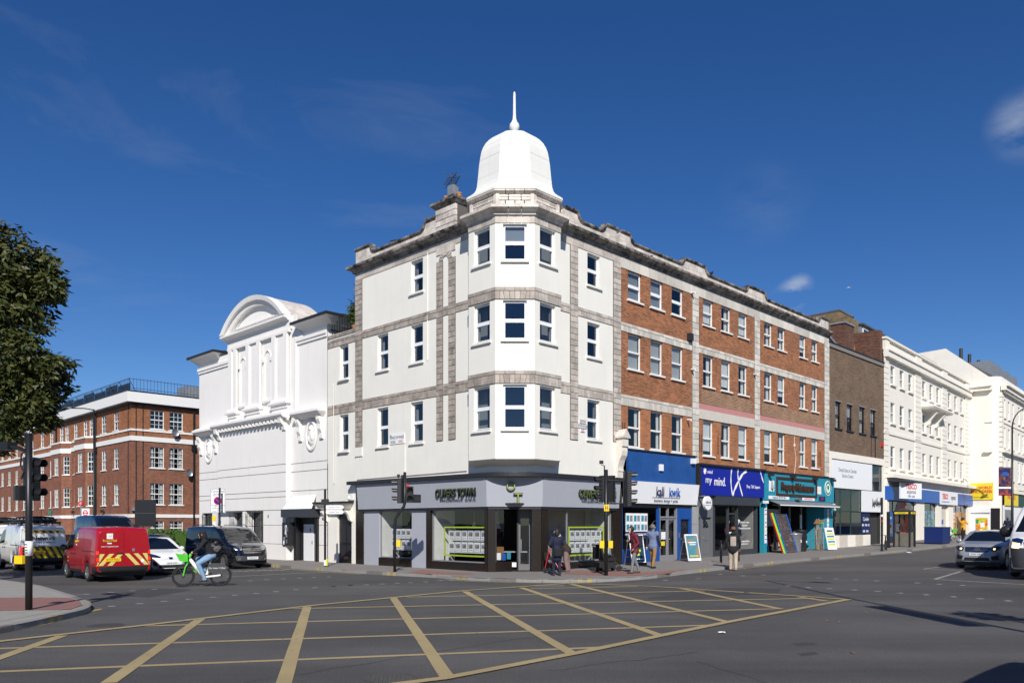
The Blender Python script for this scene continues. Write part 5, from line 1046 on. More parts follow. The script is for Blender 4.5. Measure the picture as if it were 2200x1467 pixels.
m=MB(); m.prism([(0.02,3.2,15.9),(.02,9,15.9),(.02,12.5,15.9),(.02,12.5,18.4),(.02,9,18.9),(.02,4.6,19.1),(.02,.9,15.9)],(.3,0,0)); m.obj('gable','cream',t)
m=MB(); m.prism([(.3,.5,15.9),(.3,12,15.9),(.3,12,18.2),(.3,4,18.5)],(24,0,0)); m.obj('mansard_roof','slate',t)
for x in (1.5,5,9,13): gb(t,'dormer','lead',x+1,x+2.6,1.2,4,16.3,17.9); m=MB(); m.cyl((x,3.6,18),(x,3.6,19.2),.16,n=8); m.obj('flue','charcoal',t)
MB().quad((.5,2,.5),(24,2,.5),(24,2,15.5),(.5,2,15.5)).obj('interior','interior_dark',t); m=MB(); m.box(.3,24,1.5,12,15.5,15.6); m.obj('roof','lead',t)
SW=RZ(-90)   # side wall faces the camera: x from back to front
s=MB().box(-2.65,-.55,-.08,0,4.3,5.9).obj('yellow_sign','sign_yellow',t,SW); text('MAD WORLD\nFANCY DRESS',.36,'red_sign',s,T((-1.6,-.085,5.25)),.003,sx=.85,bev=.012); text('Costumes & Accessories',.17,'charcoal',s,T((-1.6,-.085,4.55)),.003,sx=.8)
gb(t,'shop_wall','white_board',-2.5,-.7,-.06,0,.8,3.2,M_=SW); gb(t,'dark_pier','black_paint',-2.75,-2.45,-.08,0,.8,3.5,M_=SW); gb(t,'dark_pier','black_paint',-.75,.0,-.08,0,.8,3.5,M_=SW); gb(t,'shutter_box','white_board',-2.45,-.75,-.2,0,3.1,3.55,M_=SW)
gb(t,'rainbow_door','rainbow',-2.0,-1.0,-.1,-.06,.85,2.6,M_=SW); gb(t,'door_notice','white_board',-1.6,-1.25,-.115,-.1,1.7,2.15,M_=SW); gb(t,'door_notice','white_board',-1.65,-1.4,-.115,-.1,1.2,1.5,M_=SW)
s=gb(t,'yellow_fascia','sign_yellow',2.0,8,-.15,0,3.8,5.4); text('FANCY DRESS',.6,'red_sign',s,T((4.5,-.155,4.6)),.003); gb(t,'green_fascia','green_dark',8,14,-.15,0,3.8,5.4); gb(t,'shopfront','white_board',1.4,14,-.02,.05,.9,3.8)
m=MB()
for i in range(22): m.box(2.0,5.2,-.06,-.02,1.0+i*.11,1.09+i*.11)
m.obj('roller_shutter','galv',t)
gb(t,'satellite_box','white_board',1.1,1.9,-.3,0,5.4,6.0)
# ================= white former cinema =================
ci=thing('white_cinema_building','blank white stucco hall with a round-arched pediment','building',FL@T((-27.5,0,0))); X=27.5; W_='render_pure'
cw=[(.45,1.8,1.0,2.68),(4.6,6.2,1.0,2.68),(6.6,8.3,1.0,2.68)]; dopen=(11.7,13.6,.08,2.35)
wallmesh(0,14.5,-.1,12.0,cw+[dopen],dep=.3).obj('wall',W_,ci)
gb(ci,'interior','interior_dark',.1,14.3,.9,.95,0,11.5); gb(ci,'roof','lead',0,14.5,.2,12,11.6,11.7); gb(ci,'side_wall',W_,-.02,.02,.05,14,-.1,11.7); gb(ci,'side_wall',W_,14.45,14.49,.05,12,5,11.9)
# lower centre block and its dentilled cornice
m=MB(); m.box(3.2,11.0,-.28,.0,2.75,7.5); m.box(8.3+.3,11.0,-.28,.0,-.1,2.75); m.obj('centre_block',W_,ci)
sweep(ci,I4,2.95,11.25,[(-.28,7.42),(-.36,7.45),(-.36,7.52),(-.62,7.6),(-.7,7.7),(-.7,7.82),(-.6,7.88),(0,8.0)],'cornice',W_,9.5)
for i in range(19): gb(ci,'dentil',W_,3.3+i*.41,3.5+i*.41,-.55,-.28,7.36,7.58)
for x in (3.25,10.7): m=MB(); m.prism([(x,-.28,7.55),(x,-.62,7.55),(x,-.58,7.3),(x,-.42,7.15),(x,-.36,6.95),(x,-.28,6.9)],(.3,0,0)); m.obj('bracket',W_,ci)
# side medallions under hoods
for cx in (1.35,13.05):
    w=1.2
    m=MB(); m.rings([[(cx-w-e,-d_,z),(cx+w+e,-d_,z),(cx+w+e,0,z),(cx-w-e,0,z)] for e,d_,z in ((-.06,.12,7.38),(.0,.2,7.42),(.1,.42,7.55),(.14,.5,7.62),(.14,.5,7.74),(.0,.3,7.85),(-.2,.02,7.95))]); m.obj('hood',W_,ci)
    for s in (-1,1):
        m=MB(); x=cx+s*(w-.2)-.14; m.prism([(x,0,7.38),(x,-.3,7.38),(x,-.3,7.22),(x,-.2,7.0),(x,-.22,6.75),(x,-.12,6.55),(x,-.12,6.3),(x,0,6.25)],(.28,0,0)); m.obj('hood_bracket',W_,ci)
    m=MB(); m.smooth=True; n=28
    R=[[(cx+(.46+r*math.cos(b))*math.cos(a),-.03-.07*max(0,math.sin(b)) if 0 else -.03-.06*math.sin(b),6.5+(.72+r*math.cos(b))*math.sin(a)) for b in [R_(180*j/5) for j in range(6)]] for a in [2*math.pi*i/n for i in range(n+1)] for r in (.09,)]
    m.rings([q for q in R],False,False); m.obj('medallion_rim',W_,ci)
    m=MB(); m.smooth=True; m.ell((cx,-.0,6.5),.30,.12,.52); m.ell((cx,-.08,6.85),.12,.08,.12); m.ell((cx-.16,-.06,6.35),.12,.08,.2); m.ell((cx+.16,-.06,6.4),.12,.08,.2); m.obj('medallion_relief',W_,ci)
UM=T((.5,0,-.12))
# upper centre: pilasters, niches, entablature, arched pediment
gb(ci,'upper_block',W_,3.6,11.2,-.12,.0,7.95,13.0,M_=UM)
for a,b in ((4.0,4.95),(6.1,7.7),(9.0,10.6)):
    subs=((a,a+.38),(b-.38,b))
    for c,d in subs: gb(ci,'pilaster',W_,c,d,-.30,-.12,8.7,12.15,M_=UM)
    gb(ci,'pilaster_back',W_,a,b,-.2,-.12,8.7,12.15,M_=UM)
    m=MB(); m.rings([[(a-e,-.3-e,z),(b+e,-.3-e,z),(b+e,-.12,z),(a-e,-.12,z)] for e,z in ((.02,8.25),(.02,8.4),(.16,8.46),(.16,8.56),(.06,8.62),(.02,8.72))]); m.obj('pilaster_base',W_,ci,UM); gb(ci,'pilaster_plinth',W_,a,b,-.24,-.12,8.0,8.25,M_=UM)
for a,b in ((5.15,5.95),(7.95,8.75)):
    c=(a+b)/2; r=(b-a)/2; m=MB(); z0,zs=8.85,11.05
    path=[(a,z0),(a,zs)]+[(c-r*math.cos(R_(t)),zs+r*1.25*math.sin(R_(t))) for t in range(15,180,15)]+[(b,zs),(b,z0)]
    m.rings([[(x,-.12,z),(x,-.19,z),(x+.07*(1 if x<c else -1),-.19,z),(x+.07*(1 if x<c else -1),-.12,z)] for x,z in path]); m.obj('niche_surround',W_,ci,UM)
    gb(ci,'niche_sill',W_,a-.12,b+.12,-.26,-.12,z0-.12,z0,M_=UM); 
    for x in (a-.12,b-.1): gb(ci,'niche_impost',W_,x,x+.22,-.24,-.12,zs-.1,zs+.08,M_=UM)
gb(ci,'architrave',W_,3.85,10.8,-.30,-.12,12.15,12.3,M_=UM); gb(ci,'frieze',W_,3.75,10.9,-.22,-.12,12.3,12.95,M_=UM)
sweep(ci,I4,3.95,11.25,[(-.12,12.62),(-.3,12.66),(-.42,12.74),(-.55,12.78),(-.55,12.88),(-.12,12.94)],'pediment_cornice',W_,9)
c=(7.3,12.2); 
def seg(rr,t0=0): 
    h=1.6; w=3.55; Rr=(w*w+h*h)/(2*h); zc=12.85+h-Rr; a=math.asin(w/Rr); return [(7.6+(Rr+rr)*math.sin(-a+2*a*i/24),zc+(Rr+rr)*math.cos(-a+2*a*i/24)) for i in range(25)]
out=seg(0); 
m=MB(); m.prism([(x,-.12,z) for x,z in out],(0,1.8,0)); m.obj('pediment',W_,ci)
for rr0,rr1,y in ((-.16,.08,-.55),(-.42,-.16,-.36)):
    A=seg(rr0); Bq=seg(rr1); m=MB(); m.rings([[(A[i][0],-.1,max(12.9,A[i][1])),(A[i][0],y,max(12.9,A[i][1])),(Bq[i][0],y-.06,max(12.92,Bq[i][1])),(Bq[i][0],-.1,max(12.92,Bq[i][1]))] for i in range(25)][::-1]); m.obj('arch_moulding',W_,ci)
m=MB(); A=seg(.06); m.rings([[(x,-.5,max(12.9,z)),(x,1.9,max(12.9,z)),(x,1.9,max(12.9,z)-.1),(x,-.5,max(12.9,z)-.1)] for x,z in A]); m.obj('barrel_roof','parapet_stone',ci)
A=[(7.6+(x-7.6)*.66,13.2+(z-12.85)*.55) for x,z in out]; m=MB(); m.tube([(x,-.16,z) for x,z in A],.05,6); m.cyl((A[0][0],-.16,A[0][1]),(A[-1][0],-.16,A[-1][1]),.05,n=6); m.obj('tympanum_moulding',W_,ci)
# wings: mouldings, eaves
for a,b in ((0,4.1),(11.7,14.5)):
    gb(ci,'wing_moulding',W_,a-.04,b,-.12,.0,11.45,11.62); gb(ci,'wing_moulding',W_,a-.02,b,-.07,.0,11.3,11.45)
for a,b,zz in ((-.55,3.0,12.0),(11.9,15.2,12.0)):
    m=MB(); m.rings([[(a+e,-d_,z),(b-e,-d_,z),(b-e,7,z),(a+e,7,z)] for e,d_,z in ((.3,.0,11.9),(.1,.35,12.15),(0,.5,12.2))]); m.obj('eaves_cove',W_,ci); m=MB(); m.rings([[(a+e,-d_,z),(b-e,-d_,z),(b-e,7.1,z),(a+e,7.1,z)] for e,d_,z in ((-.05,.56,12.2),(-.05,.56,12.34),(.2,.2,12.36),(1.2,-2.8,12.9))]); m.obj('wing_roof','black_gutter',ci)
m=MB(); m.rings([[(11.7,-.1,11.62),(12.4,-.1,11.62),(12.4,1.5,11.62),(11.7,1.5,11.62)],[(11.7,-.1,12.1),(12.0,-.1,12.0),(12.0,1.5,12.0),(11.7,1.5,12.1)],[(11.7,-.1,12.6),(11.8,-.1,12.5),(11.8,1.5,12.5),(11.7,1.5,12.6)]]); m.obj('volute',W_,ci)
plain('groove',(.10,.085,.075),.9)
for z in (5.15,4.72,3.72,3.44,2.74):
    for a,b,y in ((0,3.2,-.004),(3.2,11.0,-.284),(11.0,14.5,-.004)):
        if z<3 and a<1: continue
        if z==3.44 and a>10: b=11.2
        if z<2.8 and a==11.0: b=11.5
        gb(ci,'render_groove','groove',a,b,y,y+.01,z,z+.028)
for z in (1.95,.95): gb(ci,'render_groove','groove',8.62,11.0,-.284,-.27,z,z+.02); gb(ci,'render_groove','groove',13.65,14.5,-.004,.01,z,z+.02)
for a,b,c,d in cw:
    window(ci,a,b,c,d,I4,.2,'case',mat='charcoal',sill=False,pane='dark_pane'); m=MB()
    for i in range(9): x=a+.08+i*(b-a-.16)/8; m.cyl((x,-.32 if a>3 else -.05,c+.0),(x,-.32 if a>3 else -.05,d),.012,n=5)
    for z in (c+.3,c+.9,d-.25): m.cyl((a,-.32 if a>3 else -.05,z),(b,-.32 if a>3 else -.05,z),.014,n=5)
    m.obj('window_bars','black_paint',ci)
gb(ci,'mullion_pier',W_,6.22,6.58,-.28,.05,.9,2.72)
# shuttered doorway
m=MB(); m.prism([(11.2,-.28 if 0 else -.02,3.45),(13.5,-.02,3.45),(13.85,-.5,2.75),(10.95,-.5,2.75)],(0,.02,.04)); m.obj('door_hood',W_,ci)
gb(ci,'hood_front','anthracite',10.95,13.85,-.55,-.02,2.36,2.78); gb(ci,'door_jamb','black_paint',11.5,11.72,-.12,.3,.1,2.36); gb(ci,'door_jamb','black_paint',13.6,13.75,-.12,.3,.1,2.36)
d=gb(ci,'steel_door','white_board',11.95,12.9,.2,.25,.1,2.0); gb(d,'door_lock','steel',12.75,12.82,.18,.2,1.0,1.15); gb(d,'red_lever','red_sign',12.6,12.66,.17,.2,1.62,1.8); gb(ci,'shutter','grey_door',12.9,13.6,.24,.28,.1,2.35); gb(ci,'shutter_frame','charcoal',11.72,11.95,.2,.28,.1,2.35); gb(ci,'transom','charcoal',11.95,12.9,.2,.28,2.0,2.35)
s=gb(ci,'notice_board','charcoal',10.75,11.45,-.36,-.28 if 0 else -.02,.9,2.1); random.seed(5)
for i in range(10): x=10.8+rnd(0,.45); z=.95+rnd(0,.9); gb(s,'notice',random.choice(['white_board','card_photo','sign_yellow','galv']),x,x+.14,-.368,-.36,z,z+.2)
gb(ci,'plaque','wood',10.85,11.1,-.30 if 0 else -.03,-.0,.55,.68)
for x,z in ((3.2,2.35),(9.1,2.35)): gb(ci,'house_number','charcoal',x,x+.08,-.29,-.28,z,z+.16)
# ================= red brick mansion blocks =================
def mansion(M,label,length,side,cols,baycols,full=True,name='mansion_block'):
    t=thing(name,label,'building',M); SM=RZ(90); rows=((3.63,5.43),(6.7,8.46),(9.95,11.5)); zs=((1.0,8.9,'brick_mansion'),(8.9,11.9,'brick_mansion_top'))
    op=[(a,b,*r) for a,b in cols for r in rows]+[(a,b,1.1,2.25) for a,b in cols]
    bays=[(min(c[0] for c in g)-.9,max(c[1] for c in g)+.9) for g in baycols]
    for z0,z1,mt in zs:
        wallmesh(-length,0,z0,z1,[o for o in op if z0<o[2]<z1],dep=.12).obj('wall',mt,t)
    for g,(a,b) in zip(baycols,bays):   # shallow canted bays over two floors
        m=MB(); c=.7; P=[(a,0),(a+c,-.7),(b-c,-.7),(b,0)]; bo_=[(q0,q1,*r) for q0,q1 in [((a+b)/2-.65,(a+b)/2+.65)] for r in rows[:2]]
        wallmesh(a+c,b-c,1.0,9.25,bo_,yf=-.7,dep=.1).obj('bay_wall','brick_mansion',t)
        for o4 in bo_: window(t,*o4,I4@T((0,-.7,0)),.07,'sash',bars=(3,4),sill=True,blind=('curt',.5))
        for s,x in ((1,a),(-1,b)):
            F2=T((x,0,0))@RZ(-45) if s>0 else T((b-c,-.7,0))@RZ(45); L2=c*1.414
            o2=[(L2/2-.3,L2/2+.3,*r) for r in rows[:2]]; wallmesh(0,L2,1.0,9.25,o2,dep=.1).obj('bay_wall','brick_mansion',t,F2)
            for o4 in o2: window(t,*o4,F2,.07,'sash',bars=(2,4),sill=True)
        for z0,z1,e,mt in ((8.75,9.2,.06,'sash_white'),(9.7,9.85,.04,'sash_white'),(2.55,2.83,.05,'sash_white')): m=MB(); m.prism([(x,y-e,z0) for x,y in P],(0,0,z1-z0)); m.obj('bay_band',mt,t)
        m=MB(); m.prism([(x,y,9.2) for x,y in P],(0,0,.5)); m.obj('bay_parapet','brick_mansion',t)
    for o4 in op:
        c=(o4[0]+o4[1])/2
        if o4[2]<9 and any(a<c<b for a,b in bays): continue
        window(t,*o4,I4,.06,'sash',bars=(2,4),sill=o4[2]>2,blind=('curt',.6) if random.random()<.6 else None)
    def ring(z0,z1,p,mt,nm): gb(t,nm,mt,-length,p,-p,.02,z0,z1); MB().box(-.02,p,.021,side,z0,z1).obj(nm,mt,t)
    ring(8.88,9.27,.08,'sash_white','stone_band'); ring(9.7,9.86,.07,'sash_white','stone_band'); ring(2.55,2.83,.07,'sash_white','stone_band')
    for e,z0,z1,mt in ((.25,11.85,12.0,'charcoal'),(.5,12.0,12.85,'sash_white'),(.55,12.85,12.92,'charcoal')): m=MB(); m.box(-length,e,-e,side,z0,z1); m.obj('eaves_fascia',mt,t)
    sw=[(1.5,2.65),(3.1,4.25),(7.2,8.3),(10,11)]; bo2=[]
    so_=[(a,b,*r) for a,b in sw for r in rows]+[(a,b,1.1,2.25) for a,b in sw]
    for z0,z1,mt in zs: wallmesh(0,side,z0,z1,[o for o in so_ if z0<o[2]<z1],dep=.12).obj('side_wall',mt,t,SM)
    for o4 in so_: window(t,*o4,SM,.06,'sash',bars=(3,4),sill=o4[2]>2,blind=('curt',.6) if random.random()<.7 else None)
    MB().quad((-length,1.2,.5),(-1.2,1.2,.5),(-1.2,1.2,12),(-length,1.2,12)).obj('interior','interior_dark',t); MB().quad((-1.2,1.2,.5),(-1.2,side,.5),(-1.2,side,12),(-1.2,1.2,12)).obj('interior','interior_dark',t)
    gb(t,'area_wall','brick_mansion',-length,.0,.02,.2,-.3,1.0); gb(t,'area_wall','brick_mansion',-.2,.0,.2,side,-.3,1.0)
    m=MB()   # roof railing: posts, rails, raking stays, in front of dark screens
    for i in range(int(length/.32)): m.cyl((-i*.32,-.2,12.9),(-i*.32,-.2,14.0),.014,n=4)
    for i in range(int(side/.28)): m.cyl((.2,-.2+i*.28,12.9),(.2,-.2+i*.28,14.0),.014,n=4)
    for z in (13.15,13.9): m.cyl((-length,-.2,z),(.2,-.2,z),.02,n=4); m.cyl((.2,-.2,z),(.2,side,z),.02,n=4)
    for i in range(int(length/2.2)): m.cyl((-i*2.2,-.2,13.9),(-i*2.2-.5,.6,12.9),.025,n=4)
    m.obj('roof_railing','black_paint',t)
    if full:
        plain('screen_blue',(.02,.035,.07),.4)
        for i in range(9): gb(t,'solar_screen','screen_blue',-3.6-i*2.9,-.9-i*2.9,.2,.25,13.0,13.75+(.2 if i%2 else 0))
        gb(t,'roof_tank','lead',-3,-1,5,7,12.9,14.1); gb(t,'roof_hut','sash_white',-3.4,-1.6,9.5,12,12.9,14.6)
        for x,M_ in ((-8.2,I4),(5.15,SM),(-19.5,I4)): m=MB(); m.cyl((x,-.12,1.0),(x,-.12,11.8),.07,n=8); m.box(x-.16,x+.16,-.22,0,8.3,8.8); m.obj('drain_pipe','black_paint',t,M_)
        for x,M_ in ((-.6,I4),(.35,SM),(.9,SM)): m=MB(); m.cyl((x,-.05,1.0),(x,-.05,11.9),.03,n=6); m.obj('drain_pipe','charcoal',t,M_)
        for x,z,M_ in ((3.4,9.75,SM),(4.6,6.4,SM),(-27,2.9,I4)):
            m=MB(); m.smooth=True; m.rings([[(x+r*math.cos(i*.349),-.40-q,z+r*1.15*math.sin(i*.349)) for i in range(18)] for r,q in ((.01,0),(.15,.01),(.25,.05),(.29,.08))],True,False); m.smooth=False; m.cyl((x,-.45,z),(x,0,z-.25),.03); m.obj('satellite_dish','steel',t,M_)
        for x in (-22.2,): s=gb(t,'green_sign','green_sign',x,x+1.2,-.06,0,2.95,3.4)
        for x in (-14,-6.2): m=MB(); m.box(x-.12,x+.12,-.35,-.1,3.0,3.25); m.obj('flood_lamp','charcoal',t)
        gb(t,'flood_lamp','lead',.0,.35,-.3,-.05,3.1,3.4,M_=SM)
    return t
random.seed(21)
mcols=[(-4.0,-2.9),(-7.0,-5.85),(-10.2,-9.2),(-11.75,-10.7),(-14.5,-13.4),(-17.1,-16.0),(-18.75,-17.6),(-21.95,-20.8),(-25.1,-23.9)]
mansion(FL@T((-47,3,0)),'red brick mansion block with white bands and roof railings facing the junction',27.6,14,mcols,[[(-11.75,-10.7),(-10.2,-9.2)],[(-18.75,-17.6),(-17.1,-16.0)]])
mansion(FL@T((-75.2,4.6,0)),'second red brick mansion block farther left behind the tree',48,12,[(-3.5-3.2*i,-2.4-3.2*i) for i in range(12)],[],False)
# ================= buildings across the road (behind and beside the camera) =================
def opposite(M,w,h,dep,mat,label,nf,nw):
    t=thing('opposite_building',label,'building',M); op=[]
    for i in range(nw):
        for k in range(nf): op.append((w*(i+.3)/nw,w*(i+.7)/nw,4.6+k*3.3,6.4+k*3.3))
    wallmesh(0,w,0,h,op,dep=.2).obj('wall',mat,t); gb(t,'mass',mat,0.01,w-.01,.25,dep,0,h-.2)
    for o4 in op: window(t,*o4,I4,.1,'sash',pane='dark_pane')
    gb(t,'cornice','cream',-.1,w+.1,-.3,.1,h-.1,h+.2); gb(t,'shop_fascia','anthracite',0,w,-.15,0,3.0,4.0); gb(t,'shop_window','dark_pane',.3,w-.3,-.05,0,.5,2.9)
    return t
opposite(frame(Vector((26,-4,0)),Vector((-.97,-.24,0))),22,11,9,'brick_stock','stock brick corner building across the junction behind the camera, right','111'.__len__(),6)
opposite(frame(Vector((-14,-16,0)),Vector((-.97,.24,0))),20,11,9,'brick_red','red brick building across the junction behind the camera, left',3,6)
bx_=frame(FR@Vector((90,-25,0)),-aR); opposite(bx_,54,9,9,'brick_stock','long stock brick terrace on the far side of the right-hand street',2,16)
# ================= trees, hedge =================
def leaves(m,c,r,n,sz,sq=(1,1,1),droop=.5,shell=.55):
    for _ in range(n):
        d=Vector((random.gauss(0,1),random.gauss(0,1),random.gauss(0,1))).normalized(); q=r*(shell+(1-shell)*random.random()**.6)*(1 if random.random()<.85 else rnd(.9,1.12)); p=Vector(c)+Vector((d.x*sq[0],d.y*sq[1],d.z*sq[2]))*q
        a=Vector((random.gauss(0,1),random.gauss(0,1),random.gauss(0,.5)-droop)).normalized(); b=a.cross(d+Vector((rnd(-.6,.6),rnd(-.6,.6),rnd(-.2,.9)))).normalized() ; l=sz*rnd(.6,1.3); w=l*.2
        m.add([p,p+a*l*.45+b*w,p+a*l,p+a*l*.45-b*w],[(0,1,2,3)])
random.seed(11)
TY=25.5; TX=-18.6; tr=thing('street_tree','leafy dark green street tree at the left edge','tree',T((TX,TY,PH)))
m=MB(); blobs=[]
for u,v,r,dy in [(a_-24,b_-6,c_*.95,d_) for a_,b_,c_,d_ in ((30,560,88,0),(85,585,52,.4),(118,612,40,-.3),(60,650,62,.6),(15,660,95,0),(-60,620,110,.5),(20,770,95,.2),(85,775,55,-.4),(125,790,38,.2),(120,840,40,-.1),(65,850,75,.5),(10,880,85,-.4),(95,890,38,.2),(-50,800,110,-.5),(-90,520,90,0),(40,920,42,.1),(-60,930,80,.4),(-170,650,140,.3),(-170,850,120,-.4),(0,540,60,-.8),(140,625,22,.2),(150,800,22,0),(110,900,20,.3))]:
    blobs.append((((u-1100)/FP*TY-TX,dy+rnd(-.5,.5),CZ+(HV-v)/FP*TY-PH),r*TY/FP))
for c,r in blobs:
    n=int(640*r*r*1.3)+50
    leaves(m,c,r*.95,n,.25,(1,1,1),.45,.3)
    for _ in range(int(6+r*8)):
        d=Vector((random.gauss(0,1),random.gauss(0,1),random.gauss(0,1))).normalized(); leaves(m,Vector(c)+d*r*rnd(.75,1.1),r*.26+.1,60,.24,(1.1,1.1,.8),.5,.1)
m.obj('crown','leaf_tree',tr)
m=MB(); m.smooth=True; m.tube([(0,0,-.1),(.05,0,1.5),(.2,.1,4),(.6,0,6),(1.2,.1,8.4),(1.6,0,10.4)],[.26,.2,.18,.15,.1,.04],10)
for q in ([(0,.1,3.4),(-.8,.3,4.6),(-1.8,.2,6.2),(-2.2,0,7.5)],[(.1,0,3.8),(1.0,-.2,4.6),(1.9,0,5.4)],[(.3,0,5),(1.2,.3,5.8),(2.1,.2,7.2)],[(.3,0,5.2),(-.3,-.4,6.6),(-.6,0,8.5)]): m.tube(q,[.12,.09,.06,.03][:len(q)],7)
m.obj('trunk','bark',tr)
t=thing('roof_terrace_bush','green potted bush on the low roof terrace beside the railing','shrub',FL@T((-11.0,.42,11.1))); m=MB()
for c,r in (((0,0,1.3),.55),((.25,.1,1.9),.45),((-.2,0,.8),.5),((.3,0,1.2),.45),((.1,.1,2.4),.25),((.35,0,2.6),.15),((-.35,0,1.1),.35)): leaves(m,c,r,int(520*r*r)+150,.16,droop=0,shell=.2)
m.obj('crown','leaf_bush',t); m=MB(); m.tube([(0,0,.3),(.05,0,1.),(.1,.05,2.2)],[.04,.03,.015]); m.obj('trunk','bark',t); MB().lathe([(.2,0),(.28,.45),(.25,.45),(.2,.4)],n=14).obj('pot','terracotta',t)
t=thing('clipped_hedge','clipped green hedge in front of the mansion block','hedge',FL@T((-47,-.5,0))); m=MB()
for _ in range(5200):
    x=rnd(-.5,17); y=rnd(0,1.1); z=rnd(.1,1.55); f_=random.random()
    if f_<.5: y=rnd(-.06,.04)
    elif f_<.85: z=1.5+rnd(-.06,.1)
    a=Vector((random.gauss(0,1),random.gauss(0,1),random.gauss(0,1))).normalized(); b=a.orthogonal().normalized(); l=.13; m.add([(x,y,z),Vector((x,y,z))+a*l*.5+b*l*.3,Vector((x,y,z))+a*l,Vector((x,y,z))+a*l*.5-b*l*.3],[(0,1,2,3)])
m.obj('foliage','leaf_hedge',t); MB().box(-.4,16.9,.08,1.0,0,1.45).obj('hedge_core','leaf_hedge',t)
